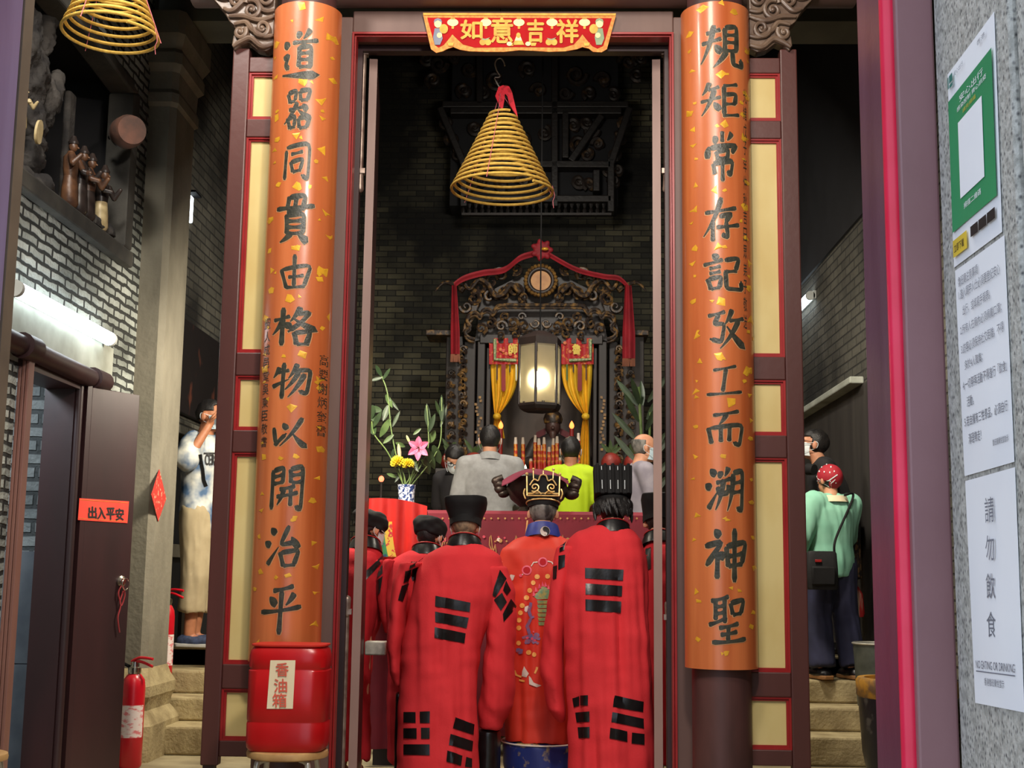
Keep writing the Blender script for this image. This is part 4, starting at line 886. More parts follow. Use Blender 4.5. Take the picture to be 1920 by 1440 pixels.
ey2 = 8.3; ex2 = at(311, 1180, ey2); extinguisher('red fire extinguisher half hidden behind the stone pillar on the steps', (ex2.x, ey2, RIS[2]+.003), .052, AZ(300, 1122, ey2)-RIS[2], .6)
# ================================================================== right aisle
structure('trim_3', MB().box(XR-.1, XR, 8.9, 13.1, 2.43, 2.48), K['plaster'], bevel=.01)
structure('wall_right_panel', MB().box(XR-.008, XR, 8.1, 13.1, HALL, 2.43), mat('dark_panelling', (58, 54, 50), .7, col2=(44, 40, 38), scale=3, stretch=(1, 3, .3)))
structure('wall_right_upper', MB().box(XR-.02, XR, 8.1, 13.1, 3.6, 7.6), K['black'])  # plain black sheet over the upper part of the right wall
px_ = at(1607, 1300, 7.0); pr = .26; pc = Vector((px_.x+pr, 7.0, 0)); pz = AZ(1622, 1270, 7.0)
t = thing('glazed_pot', 'dark stoneware pot with a stained yellow rim at the foot of the right steps', 'pot', pc)
part(t, 'body', MB().lathe([(.17, .001), (.2, .02), (.235, .2), (.25, pz-.1)], pc, 36), mat('pot_dark', (40, 40, 44), .35, col2=(90, 88, 84), scale=7, lo=.62, hi=.68, bump=.1))
part(t, 'rim', MB().lathe([(.25, pz-.1), (.258, pz-.09), (.26, pz-.015), (.25, pz), (.215, pz), (.2, pz-.06), (.001, pz-.07)], pc, 36), mat('stained_yellow', (190, 138, 50), .5, col2=(120, 92, 66), scale=14, lo=.45, hi=.6))
bY = 8.28; bx_ = at(1598, 1250, bY); bt = AZ(1615, 1206, bY); bc = Vector((bx_.x+.14, bY, RIS[2]+.003))
t = thing('metal_bucket', 'grey metal bucket on the right steps beside the blue trousers', 'bucket', bc)
part(t, 'body', MB().lathe([(.11, .001), (.13, bt-bc.z), (.122, bt-bc.z), (.105, .02), (.001, .02)], bc, 28), mat('bucket_grey', (96, 100, 92), .5, col2=(70, 74, 68), scale=8, metal=.3)); part(t, 'rim', MB().tube([bc+Vector((.132*math.cos(a), .132*math.sin(a), bt-bc.z)) for a in [2*math.pi*k/28 for k in range(28)]], .007, 8, closed=True), K['steel'])
# ================================================================== altar court
YT = 8.05; tz = AZ(1000, 958, YT); tx0, tx1 = AX(705, 1000, YT), AX(1224, 1000, YT)
K['cloth_dark'] = mat('crimson_cloth', (110, 14, 34), .8, col2=(96, 10, 28), scale=6)
K['cloth_red'] = mat('bright_red_cloth', (214, 40, 30), .6, col2=(190, 28, 26), scale=6)
t = thing('offering_table', 'tall wooden offering table under the crimson cloth', 'table', ((tx0+tx1)/2, 8.34, 0))
part(t, 'top', MB().box(tx0+.02, tx1-.02, YT+.02, 8.64, tz-.05, tz-.006), K['dark_wood'], smooth=0)
for x in (tx0+.05, tx1-.11):
    for y in (YT+.04, 8.56): part(t, 'leg', MB().box(x, x+.06, y, y+.06, 0, tz-.05), K['dark_wood'], smooth=0)
def clothfn(u, v):
    x = tx0+(tx1-tx0)*u; s = v*1.75
    if s < .55: return Vector((x, 8.64-s/.55*(8.64-YT), tz))
    z = tz-(s-.55)/1.2*(tz-.12); return Vector((x, YT-.012-.02*math.sin(u*40)*(s-.55)-.012*math.sin(u*17+1), z))
t = thing('tablecloth', 'crimson cloth with embroidered front hanging over the offering table', 'tablecloth', ((tx0+tx1)/2, YT, .12))
cl = MB().sheet(clothfn, 90, 40); part(t, 'cloth', cl, K['cloth_dark'])
cst = Cast([tuple(v) for v in cl.v], cl.f)
emb = {k: MB() for k in ('g', 'w', 'r')}; rng = random.Random(4)
for k in range(70):
    x = rng.uniform(805, 1100); y = rng.uniform(1003, 1050); cst.disc(emb[rng.choice('gggwr')], x, y, rng.uniform(1.5, 4.5), .006, 7)
for k in range(14): x = rng.uniform(810, 1090); cst.line(emb['g'], [(x+8*math.cos(a)*(1-a/9), rng.uniform(1010, 1040)+8*math.sin(a)) for a in [j*.7 for j in range(9)]], 1.6, .006)
for k in range(40): cst.disc(emb['g'], 700+k*13, 972, 2.0, .006, 6)
for kk, (nm, c) in {'g': ('gold', (176, 128, 70)), 'w': ('pale', (214, 190, 176)), 'r': ('rose', (196, 60, 80))}.items(): part(t, 'embroidery', emb[kk], mat('embroidery_'+nm, c, .6, scale=30), label=nm+' embroidery on the cloth front', smooth=0)
# side cloth, brighter, left
ys_ = 7.5
t = thing('draped_stand', 'small stand under bright red cloth with green and yellow edge left of the priests', 'stand', (AX(740, 1100, ys_), ys_+.15, 0))
sx0, sx1 = AX(690, 1000, ys_), AX(800, 1000, ys_)
def stz(u): return AZ(690+110*u, 934+16*u-6*math.sin(u*3), ys_)
part(t, 'cloth', MB().sheet(lambda u, v: Vector((sx0+(sx1-sx0)*u, ys_-.02*math.sin(u*9)*v+.01*math.sin(u*23), stz(u)*(1-v)+1.02*v)), 30, 20, .005, (0, 1, 0)), K['cloth_red'])
part(t, 'underskirt', MB().sheet(lambda u, v: Vector((sx0+.01+(sx1-sx0-.02)*u, ys_+.025-.015*math.sin(u*12)*v, 1.2*(1-v)+.1*v)), 24, 12, .005, (0, 1, 0)), K['cloth_dark'], label='crimson lower cloth')
part(t, 'frame', MB().box(sx0+.02, sx1-.02, ys_+.03, ys_+.25, .9, stz(.9)-.03).box(sx0+.05, sx1-.05, ys_+.1, ys_+.18, 0, .9), K['dark_wood'], smooth=0)
c_, z_ = AX(716, 960, ys_-.03), 0
for a, b, col, nm in ((707, 720, (60, 150, 90), 'green'), (720, 735, (226, 190, 70), 'yellow')):
    part(t, 'edge_trim', MB().sheet(lambda u, v: at(a+(b-a)*u+8*v*v, 978+66*v, ys_-.035), 4, 8, .003, (0, 1, 0)), mat('trim_'+nm, col, .6, col2=(200, 60, 60) if nm == 'yellow' else (40, 90, 120), scale=40, lo=.55, hi=.6), label=nm+' embroidered edge')
gx = at(705, 1215, 6.75); solo('paper_bundle', 'folded silver-grey bundle held low between the left robes', 'bundle', MB().box(gx.x-.055, gx.x+.055, 6.72, 6.8, gx.z-.035, gx.z+.035), mat('silver_paper', (170, 168, 156), .45, col2=(130, 128, 118), scale=20), bevel=.008)
# incense burner with cloth
by = 8.36; bz = tz+.002; bcx = AX(1007, 930, by); bt_ = AZ(1007, 892, by)
t = thing('incense_burner', 'bronze incense burner with lion handles on the offering table', 'incense burner', (bcx, by, bz)); K['bronze'] = mat('dark_bronze', (64, 52, 46), .45, .6, col2=(44, 38, 34), scale=14, bump=.3)
hh = bt_-bz
part(t, 'bowl', MB().lathe([(.12, .0), (.13, .01), (.11, hh*.15), (.17, hh*.35), (.2, hh*.6), (.19, hh*.8), (.2, hh*.92), (.17, hh*.95)], (bcx, by, bz), 32), K['bronze'])
for s in (-1, 1):
    mb = MB(); c0 = Vector((bcx+s*.19, by-.02, bz+hh*.62)); mb.tube(curve([c0, c0+Vector((s*.05, -.01, .0)), c0+Vector((s*.075, -.02, .05)), c0+Vector((s*.03, -.02, .075))], 5), .022, 10)
    for k in range(4): lump(mb, c0+Vector((s*(.03+.012*k), -.01, -.03+.028*k)), (.04, .035, .03), k)
    part(t, 'handle', mb, K['bronze'])
ds = MB().sheet(lambda u, v: Vector((bcx-.01+(u-.5)*.42, by-.08+(v-.5)*.34-.06*(1-math.cos((u-.5)*2)), bt_+.03-.16*abs(u-.5)**2.2*2.2-.12*max(0, .45-v)**1.3-.05*max(0, .5-v)*math.sin(u*12)*.5)), 30, 20, .006, (0, 0, 1))
solo('burner_cloth', 'maroon cloth draped over the bronze incense burner', 'cloth', ds, mat('maroon_cloth', (112, 26, 52), .8, col2=(98, 20, 44), scale=10))
# flowers
K['leaf'] = mat('leaf_green', (46, 64, 34), .5, col2=(30, 46, 26), scale=12); K['leaf_pale'] = mat('leaf_pale', (84, 104, 60), .5, col2=(60, 80, 44), scale=14)
K['stem'] = mat('stem_green', (104, 124, 64), .5, col2=(74, 96, 48), scale=14)
def blade(mb, p0, p1, wd, sag=.0, up=(0, -1, 0), fold=.25):
    p0, p1 = Vector(p0), Vector(p1); ax = (p1-p0); s = ax.cross(Vector(up)); s = s.normalized() if s.length > 1e-6 else Vector((1, 0, 0)); nn = s.cross(ax).normalized()
    mb.sheet(lambda u, v: p0+ax*v+s*wd*(u-.5)*math.sin(math.pi*min(1, (.06+.94*v)))**.8+nn*(fold*wd*abs(u-.5)*math.sin(math.pi*v))+Vector((0, 0, -sag*v*v)), 4, 8, .0015, nn)
vy = 8.34; vb = tz+.024; vx = AX(762, 930, vy); vt = AZ(762, 909, vy)
tr = solo('tray', 'blue-grey tray under the flower vase at the left of the offering table', 'tray', MB().box(AX(733, 948, vy), AX(796, 948, vy), vy-.08, vy+.1, tz+.001, tz+.022), mat('tray_blue', (76, 86, 112), .4), bevel=.005)
t = thing('flower_vase', 'blue and white vase of pink lily and yellow chrysanthemum left of the burner', 'vase', (vx, vy, vb))
def W3(px, py, dy=0): return at(px, py, vy+dy)
part(t, 'vase', MB().lathe([(.05, 0), (.053, .01), (.051, (vt-vb)*.5), (.058, vt-vb-.006), (.06, vt-vb), (.05, vt-vb), (.045, .02), (.001, .015)], (vx, vy, vb), 28), mat('blue_white_china', (206, 212, 222), .3, col2=(38, 58, 110), scale=60, detail=3, lo=.46, hi=.54))
stems = [((762, 912), (757, 890), (752, 880)), ((758, 912), (768, 895), (764, 878)), ((764, 912), (780, 880), (790, 850)), ((760, 912), (748, 850), (748, 845)), ((756, 912), (735, 815), (727, 740), (716, 706)), ((758, 912), (728, 850), (702, 815), (697, 790)), ((766, 912), (800, 850), (803, 800), (800, 760)), ((770, 912), (820, 845), (828, 790), (828, 745)), ((766, 912), (776, 878), (783, 862))]
for k, s in enumerate(stems): part(t, 'stem', MB().tube(curve([W3(*p, .01*(k % 4)-.01) for p in s], 6), .0042, 7), K['stem'])
rng = random.Random(8)
for k, (a, b, wd, m_) in enumerate([((716, 706), (704, 684), .025, 0), ((718, 712), (732, 690), .02, 0), ((716, 708), (694, 714), .02, 0), ((724, 740), (736, 765), .03, 1), ((728, 760), (718, 790), .035, 0), ((727, 745), (748, 770), .018, 0), ((732, 785), (712, 820), .04, 1), ((736, 800), (750, 770), .02, 0), ((738, 815), (718, 832), .025, 1), ((702, 790), (690, 762), .045, 0), ((700, 800), (716, 770), .03, 0), ((702, 815), (694, 790), .05, 0), ((700, 760), (690, 790), .05, 0), ((716, 770), (690, 765), .04, 0), ((742, 830), (760, 838), .025, 1), ((738, 842), (734, 862), .02, 0), ((803, 800), (800, 756), .035, 0), ((804, 810), (816, 775), .03, 0), ((806, 830), (816, 806), .04, 1), ((828, 790), (828, 740), .03, 0), ((826, 800), (838, 760), .02, 0), ((826, 780), (816, 750), .02, 0), ((812, 835), (826, 870), .05, 0), ((800, 840), (815, 880), .045, 0), ((790, 862), (806, 875), .03, 1), ((745, 895), (725, 888), .02, 1), ((756, 880), (740, 905), .02, 0), ((770, 860), (785, 885), .03, 0), ((775, 815), (790, 803), .018, 1), ((797, 860), (805, 890), .04, 0)]):
    mb = MB(); blade(mb, W3(*a, rng.uniform(-.03, .05)), W3(*b, rng.uniform(-.06, .08)), wd*1.15, .0); part(t, 'leaf', mb, K['leaf_pale' if m_ else 'leaf'])
lc = W3(785, 840, -.05); mb = MB()
for k in range(6):
    a = .5+k*math.pi/3; d = Vector((math.cos(a), -.35, math.sin(a))); blade(mb, lc, lc+d*.075, .045, .0 if math.sin(a) > 0 else .012, (0, -1, 0), .5)
part(t, 'lily', mb, mat('lily_pink', (222, 122, 150), .5, col2=(196, 84, 120), scale=20)); mb = MB()
for k in range(5): a = k*1.25; mb.tube([lc, lc+Vector((.012*math.cos(a), -.05, .012*math.sin(a)))], .0025, 5)
part(t, 'stamens', mb, K['glaze_brown'])
for p, q, r in (((750, 860), (747, 832), .013), ((768, 830), (762, 816), .009)): part(t, 'lily_bud', MB().tube(curve([W3(*p, -.03), W3((p[0]+q[0])/2, (p[1]+q[1])/2, -.03), W3(*q, -.03)], 4), [r*.4, r*.7, r*.9, r, r, r*.95, r*.8, r*.5, r*.15], 8), mat('bud', (206, 150, 150), .5, col2=(160, 170, 110), scale=12))
for px, py, s in ((746, 868, 1.45), (765, 871, 1.2)):
    mb = MB(); c0 = W3(px, py, -.06); rr = .036*s
    for k in range(70):
        z = 1-1.5*k/70; a = k*2.4; rad = math.sqrt(max(0, 1-z*z)); d = Vector((rad*math.cos(a), rad*math.sin(a), z)); blade(mb, c0+d*rr*.3, c0+d*rr, .014, .0, d.cross(Vector((.3, .5, .8))), .6)
    part(t, 'chrysanthemum', mb, mat('chrysanthemum_yellow', (228, 206, 52), .6, col2=(206, 176, 30), scale=20))
c0 = at(715, 898, 9.0); t = thing('red_lamp', 'tiny glowing red lamp in the dark at the left of the altar', 'lamp', c0-Vector((0, 0, .02)))
part(t, 'bulb', MB().ell(c0, (.019, .019, .022)), mat('red_glow', (255, 60, 30), .4, emit=(255, 90, 60), estr=6)); part(t, 'stem', MB().tube([c0-Vector((0, 0, .02)), (c0.x, c0.y, HALL)], .008, 8), K['dark_wood'])
# ================================================================== the hall: shrine, lantern, offerings
YS = 12.15
def S(px, py, dy=0): return at(px, py, YS+dy)
t = thing('shrine', 'large dark carved and gilded shrine with yellow curtains against the brick wall', 'shrine', (S(1014, 880).x, 12.5, HALL))
def slab(x0, x1, y0, y1, dy0, dy1):
    a = S((x0+x1)/2, y0); b = S((x0+x1)/2, y1); return MB().box(S(x0, (y0+y1)/2).x, S(x1, (y0+y1)/2).x, YS+dy0, YS+dy1, b.z, a.z)
part(t, 'plinth', MB().box(S(830, 880).x, S(1205, 880).x, YS-.3, YS+.9, HALL, S(1000, 905).z), K['dark_wood'], smooth=0)
part(t, 'back_panel', slab(915, 1115, 690, 900, .75, .78), mat('shrine_back', (92, 74, 64), .6, col2=(64, 52, 46), scale=3, stretch=(1, 1, .3)), smooth=0)
for x0, x1, yt in ((834, 866, 630), (868, 890, 640), (893, 908, 640), (910, 919, 650), (1112, 1120, 650), (1122, 1138, 640), (1142, 1158, 640), (1162, 1208, 630)):
    part(t, 'post', slab(x0, x1, yt, 905, .05 if x1-x0 < 12 else 0, .3), K['dark_wood'], bevel=.008, smooth=0)
part(t, 'cornice', slab(800, 862, 622, 632, -.1, .3), K['gilt_wood'], bevel=.006, smooth=0); part(t, 'cornice', slab(1188, 1215, 622, 632, -.1, .3), K['gilt_wood'], bevel=.006, smooth=0)
part(t, 'lintel', slab(900, 1130, 628, 645, -.02, .2), K['dark_wood'], bevel=.006, smooth=0)
def wave(y, seq): return [S(x, yy, -.06) for x, yy in seq]
half = [(1014, 572), (1085, 572), (1098, 578), (1104, 586), (1112, 580), (1122, 582), (1128, 592), (1136, 586), (1148, 590), (1152, 602), (1146, 612), (1156, 622), (1150, 632), (1138, 636)]
for off, r in ((0, .018), (6, .012)):
    mb = MB()
    for s in (1, -1): mb.tube(curve([S(1014+s*(x-1014), y+off, -.08) for x, y in half], 5), r, 8)
    part(t, 'eave_moulding', mb, K['gilt_wood'])
part(t, 'canopy_board', MB().prism([(880, 560), (900, 585), (890, 640), (920, 632), (1110, 632), (1140, 640), (1128, 585), (1150, 560), (1110, 545), (1060, 520), (970, 520), (920, 545)], 0, .06, lambda u, v, d: S(u, v, .06+d)), K['dark_wood'], smooth=0)
rng = random.Random(21)
def scrolls(mb, pts, dy=-.04):
    for (x, y, r, tn, a0, fl) in pts:
        for s in (1, -1):
            q = spiral((x, y), r, r*.15, tn, 22, lambda a, b, w_: S(1014+s*(a-1014), b, dy), a0, fl); mb.tube(q, [.026*(1-.6*i/22)*r/14 for i in range(23)], 6)
mb = MB(); scrolls(mb, [(1062, 545, 14, 1.4, 2.2, 1), (1090, 515, 13, 1.5, 0, -1), (1106, 528, 15, 1.2, 3.5, 1), (1128, 540, 16, 1.3, 1, -1), (1082, 552, 12, 1.4, 4, 1), (1110, 556, 13, 1.3, 2.6, 1), (1140, 560, 15, 1.2, 5, -1), (1060, 505, 11, 1.3, 1, 1), (1046, 558, 10, 1.4, 2, -1), (1154, 575, 12, 1.2, 0, 1)]); part(t, 'dragon_scrollwork', mb, K['gilt_wood'])
mb = MB(); scrolls(mb, [(1024, 606, 9, 1.3, 0, 1), (1044, 612, 11, 1.3, 2, -1), (1066, 606, 12, 1.4, 1, 1), (1088, 612, 11, 1.3, 3, 1), (1108, 606, 11, 1.3, 5, -1), (1126, 616, 11, 1.3, 2, 1), (1050, 594, 8, 1.2, 3, 1), (1080, 594, 9, 1.2, 1, -1), (1036, 626, 8, 1.2, 2, 1), (1062, 626, 8, 1.2, 4, -1), (1090, 628, 8, 1.2, 1, 1)], -.05); part(t, 'frieze_carving', mb, K['gilt_wood'])
for s in (1, -1):
    body = [(1052, 555), (1070, 540), (1084, 556), (1100, 560), (1112, 540), (1130, 530), (1148, 548), (1160, 530)]
    part(t, 'dragon', MB().tube(curve([S(1014+s*(x-1014), y-6, -.09) for x, y in body], 6), [.03*(1-.6*abs(i/42-.3)) for i in range(43)], 8), K['gilt_wood'])
    part(t, 'fin', MB().prism([(0, 0), (22, 6), (34, 26), (46, 62), (30, 52), (12, 30)], 0, .05, lambda u, v, d: S(1014+s*(1128+u*.75-1014), 566+v*.95, -.04+d)), K['gilt_wood'], bevel=.01, smooth=0)
    part(t, 'tail', MB().tube(curve([S(1014+s*(x-1014), y, -.05) for x, y in ((1158, 545), (1176, 534), (1196, 530), (1212, 546))], 6), [.035*(1-.8*i/18) for i in range(19)], 8), K['gilt_wood'])
    for xo_, n_k, r_, y0_, st_ in ((146, 13, 7, 655, 17), (168, 10, 5, 700, 19)):
        mb = MB()
        for k in range(n_k):
            q = spiral((1014+s*(xo_+2*(k % 2)), y0_+k*st_), r_, 1, 1.3, 16, lambda a, b, w_: S(a, b, -.03), k*1.1, 1 if k % 2 else -1); mb.tube(q, [.016*(1-.5*i/16) for i in range(17)], 6)
            for d_ in (-1, 1): blade(mb, S(1014+s*xo_+d_*2, y0_+k*st_+8, -.03), S(1014+s*xo_+d_*8, y0_+k*st_+2, -.05), .05)
        part(t, 'post_carving', mb, K['gilt_wood'])
    mb = MB()
    for k in range(16): c1 = S(1014+s*(117+rng.uniform(-5, 5)), 745+k*6.5, -.02); mb.box(c1.x-.012, c1.x+.012, c1.y, c1.y+.01, c1.z-.012, c1.z+.012)
    part(t, 'gilt_lettering', mb, K['gilt'], smooth=0)
sd = S(1014, 527, -.06); r0 = 31*YS/F_PX
fr = part(t, 'sun_disc', MB().lathe([(.001, .0), (r0*.62, .0), (r0*.62, -.02)], sd+Vector((0, -.02, 0)), 32, (0, -1, 0)), mat('amber_disc', (196, 138, 66), .5, col2=(166, 106, 44), scale=10), label='amber centre of the disc')
part(fr, 'disc_rim', MB().tube([sd+Vector((r0*.75*math.cos(2*math.pi*k/32), -.02, r0*.75*math.sin(2*math.pi*k/32))) for k in range(32)], r0*.14, 10, closed=True), K['dark_wood']); mb = MB()
for k in range(26): a = 2*math.pi*k/26; mb.ell(sd+Vector((r0*.93*math.cos(a), -.02, r0*.93*math.sin(a))), (.022, .03, .022), 8, 6)
part(fr, 'flame_beads', mb, K['gilt'])
# curtains, pelmets
K['curtain'] = mat('yellow_curtain', (240, 196, 52), .6, col2=(226, 174, 36), scale=7); K['pelmet'] = mat('pelmet_red', (176, 24, 32), .6, col2=(206, 120, 50), scale=40, lo=.55, hi=.66)
def curtain(s):
    top0, top1 = (920, 972) if s < 0 else (1053, 1111); kx = 932 if s < 0 else 1098
    def fn(u, v):
        y = 682+v*(102) if v < 1 else 0
        if v <= .62:
            q = v/.62; w_ = 1-q; x = (top0+(top1-top0)*u)*(w_)**1.0+ (kx+(u-.5)*7)*(1-w_)
            if s < 0: x = top0+(top1-top0)*u*(1-q**1.3)+(kx-top0-4+8*u)*q**1.0*(1 if 1 else 0) if 0 else (top0+2*q+(top1-top0)*u*(1-.88*q**2.4)+(kx-top0-6)*q**2*.9*(1-.0*u))
            else: x = top1-2*q-(top1-top0)*(1-u)*(1-.88*q**2.4)-(top1-kx-6)*q**2*.9
            y = 682+q*(98+0)+ (0)
        else:
            q = (v-.62)/.38; x = kx+(u-.5)*(8+14*q**.6)+(4*q if s < 0 else -3*q); y = 780+q*(42 if s < 0 else 92)
        return S(x, y, .02+.02*math.sin(u*26)+.01*math.sin(u*11))
    c_ = part(t, 'curtain', MB().sheet(fn, 36, 30, .006, (0, 1, 0)), K['curtain'])
    part(c_, 'tie', MB().ell(S(kx, 781, .0), (.04, .05, .035), 10, 8), K['curtain'])
    for dx_, w_, y1, col in ((24, 8, 735, (150, 30, 30)), (12, 2.5, 715, (70, 24, 24)), (36, 2.5, 700, (60, 40, 24)), (48, 3, 715, (70, 110, 50) if s > 0 else (220, 220, 190))):
        x = (920 if s < 0 else 1053)+dx_; x = x if s < 0 else 1164-x+1000-0*dx_ if 0 else (x if s < 0 else 1111-dx_+0)
        part(c_, 'ribbon', MB().prism([(x-w_/2, 683), (x+w_/2, 683), (x+w_/2, y1-4), (x, y1), (x-w_/2, y1-4)], 0, .004, lambda u, v, d: S(u, v, -.035+d)), mat('ribbon', col, .6), smooth=0)
    a, b = (917, 974) if s < 0 else (1052, 1113)
    p = part(t, 'pelmet', MB().sheet(lambda u, v: S(a+(b-a)*u, 634+49*v, -.02+.008*math.sin(u*20)), 24, 8, .012, (0, 1, 0)), K['pelmet'])
    mb = MB(); c1 = '師' if s < 0 else '魯'; cx_ = 962 if s < 0 else 1081
    write(mb, c1, (cx_-8, 664, cx_+8, 645), lambda u, v: S(u, v, -.036), bold=.7, push=(0, -.0006, 0)); part(p, 'gold_character', mb, mat('pelmet_gold', (240, 206, 70), .5), smooth=0)
    mb = MB(); ex_ = 928 if s < 0 else 1107
    mb.tube([S(ex_, 636, -.034), S(ex_, 674, -.034), S(ex_+(-s)*40, 676, -.034)], .018, 6); part(p, 'green_braid', mb, mat('braid_green', (92, 128, 84), .6, col2=(190, 190, 140), scale=60), smooth=0)
    mb = MB()
    for k in range(10): mb.ell(S(rng.uniform(a+6, b-6), rng.uniform(640, 672), -.03), (.018, .008, .018), 8, 5)
    part(p, 'embroidered_flowers', mb, mat('emb_flower', (224, 150, 70), .6, col2=(220, 80, 90), scale=30), smooth=0)
curtain(-1); curtain(1)
# red ribbon with rosette
K['ribbon_red'] = mat('dark_red_ribbon', (150, 22, 36), .7, col2=(128, 16, 28), scale=8)
rc = S(1016, 470, -.14)
t = thing('ribbon_garland', 'red ribbon garland with a rosette draped over the top of the shrine', 'sash', (rc.x, rc.y, S(850, 672).z))
mb = MB()
for k in range(14): a = k*.9; d = Vector((math.cos(a), -.3, math.sin(a))); mb.limb(rc, rc+d*.085, .035, .028, 8)
v_, n_, f_ = fuse(mb, .012, 2); ro_ = part(t, 'rosette', solid(v_, f_), K['ribbon_red']); part(ro_, 'gold_centre', MB().ell(rc+Vector((.03, -.085, -.005)), (.035, .02, .016), 12, 8), K['gold_leaf'])
def strip(pts, wd, wmid=None):
    c_ = curve([S(*p) for p in pts], 8); n = len(c_)-1
    return MB().sheet(lambda u, v: c_[min(n, int(round(v*n)))]+Vector((0, .01*math.sin(u*6), (u-.5)*wd)), 3, n, .008, (0, 1, 0))
part(t, 'band', strip([(1000, 476, -.16), (975, 484, -.2), (945, 506, -.16), (905, 512, -.14), (870, 522, -.16), (851, 535, -.18)], .06), K['ribbon_red']); part(t, 'band', strip([(1030, 478, -.16), (1080, 505, -.18), (1130, 518, -.16), (1160, 522, -.17), (1178, 538, -.18)], .05), K['ribbon_red'])
for x0, x1, xt0, xt1, y1 in ((845, 862, 847, 856, 664), (1167, 1191, 1172, 1184, 672)):
    tl = part(t, 'tail', MB().sheet(lambda u, v: S(xt0+(xt1-xt0)*u+((x0-xt0)+(x1-x0-xt1+xt0)*u)*min(1, v*1.5), 535+(y1-535)*v, -.2+.02*math.sin(u*8)), 10, 14, .006, (0, 1, 0)), K['ribbon_red'])
    mb = MB()
    for k in range(11): x = x0+(x1-x0)*(k+.5)/11; mb.tube([S(x, y1, -.2), S(x+rng.uniform(-1, 1), y1+15, -.2)], .006, 5)
    part(tl, 'fringe', mb, mat('fringe_tan', (140, 84, 60), .8), smooth=0)
# statue
YSt = 12.55
c1 = at(1036, 880, YSt); hz = at(1036, 800, YSt).z
t = thing('deity_statue', 'dark seated bearded statue in robes inside the shrine', 'statue', (c1.x, YSt, S(1000, 905).z)); K['statue'] = mat('statue_dark', (58, 48, 44), .5, col2=(40, 34, 34), scale=12, bump=.2); zb_ = S(1000, 905).z
def sring(z, a, b, dy=0): return [Vector((c1.x+a*math.cos(q), YSt+dy+b*math.sin(q), z)) for q in [2*math.pi*k/24 for k in range(24)]]
part(t, 'robe', MB().rings([sring(zb_+.005, .3, .22, -.05), sring(zb_+.12, .29, .2, -.04), sring(zb_+.25, .22, .15), sring(hz-.16, .2, .13), sring(hz-.1, .12, .09), sring(hz-.07, .06, .06)]), K['statue'])
hd = MB().ell((c1.x, YSt-.02, hz), (.075, .085, .1)).limb((c1.x, YSt-.09, hz), (c1.x, YSt-.105, hz-.025), .012, .018).limb((c1.x, YSt-.08, hz-.08), (c1.x, YSt-.09, hz-.2), .04, .012)
h_ = part(t, 'head', hd, mat('statue_face', (80, 54, 48), .45, scale=10)); part(h_, 'crown', MB().lathe([(.085, .03), (.095, .07), (.08, .12), (.05, .15), (.001, .17)], (c1.x, YSt-.02, hz), 20), K['gilt_wood'])
for s in (-1, 1):
    part(t, 'arm', MB().chain([(c1.x+s*.17, YSt, hz-.16), (c1.x+s*.26, YSt-.08, hz-.36), (c1.x+s*.08, YSt-.2, hz-.36)], [.06, .065, .04]), K['statue'])
    part(t, 'shoulder_drape', MB().prism([(0, 0), (.1, -.05), (.2, -.42), (.14, -.45), (.03, -.15)], 0, .02, lambda u, v, d: Vector((c1.x+s*(.06+u), YSt+.06+d-.03*u, hz+v))), mat('drape_red', (96, 26, 34), .7))
# electric candles either side
for px, lab in ((939, 'glowing red electric candle at the left of the statue'), (1072, 'glowing red electric candle at the right of the statue')):
    c1 = at(px, 797, 11.9); t = thing('electric_candle', lab, 'candle', (c1.x, c1.y, S(1000, 905).z+.0))
    part(t, 'flame_bulb', MB().lathe([(.002, -.036), (.016, -.028), (.023, -.01), (.018, .012), (.006, .032), (.001, .04)], c1, 16), mat('candle_glow', (255, 70, 20), .4, emit=(255, 110, 50), estr=5)); part(t, 'stick', MB().tube([c1-Vector((0, 0, .036)), (c1.x, c1.y, S(1000, 905).z)], .02, 12), mat('candle_red', (150, 30, 26), .5))
# altar in front of the shrine, with sticks and offerings
YA = 10.75; az_ = AZ(1000, 884, YA)
t = thing('altar_table', 'dark altar table behind the worshippers carrying candles and offerings', 'table', (AX(1010, 880, YA), YA+.2, HALL))
ax0, ax1 = AX(820, 880, YA), AX(1215, 880, YA)
part(t, 'top', MB().box(ax0, ax1, YA-.25, YA+.75, az_-.06, az_), K['dark_wood'], bevel=.008, smooth=0); part(t, 'apron', MB().box(ax0+.05, ax1-.05, YA-.22, YA-.2, HALL+.25, az_-.06), K['cloth_dark'], smooth=0)
for x in (ax0+.04, ax1-.12):
    for y in (YA-.2, YA+.62): part(t, 'leg', MB().box(x, x+.08, y, y+.08, HALL, az_-.06), K['dark_wood'], smooth=0)
jm = mat('joss_red', (186, 40, 24), .5, col2=(226, 150, 50), scale=26, lo=.5, hi=.6); tipm = mat('candle_tip', (214, 196, 178), .6)
for k, (px, top) in enumerate(((967, 820), (981, 820), (1003, 816), (1011, 822), (1021, 820), (1037, 822), (1044, 818), (1014, 835), (1029, 838), (996, 860), (1050, 858), (1085, 812))):
    y = YA+.02*(k % 3); c1 = at(px, 880, y); tp = at(px+rng.uniform(-1, 1), top, y); b0 = Vector((c1.x, y, az_)); L = tp-b0
    t = thing('dragon_candle', 'tall red and gold candle in the cluster behind the burner' if k < 9 else ['short red candle at the left foot of the candle cluster', 'short red candle at the right foot of the candle cluster', 'lone pale-tipped candle right of the candle cluster'][k-9], 'candle', b0, 'candles on the altar table')
    part(t, 'shaft', MB().tube([b0, b0+L*.8], .016, 10), jm); part(t, 'tip', MB().tube([b0+L*.8, b0+L], [.016, .011], 10), tipm)
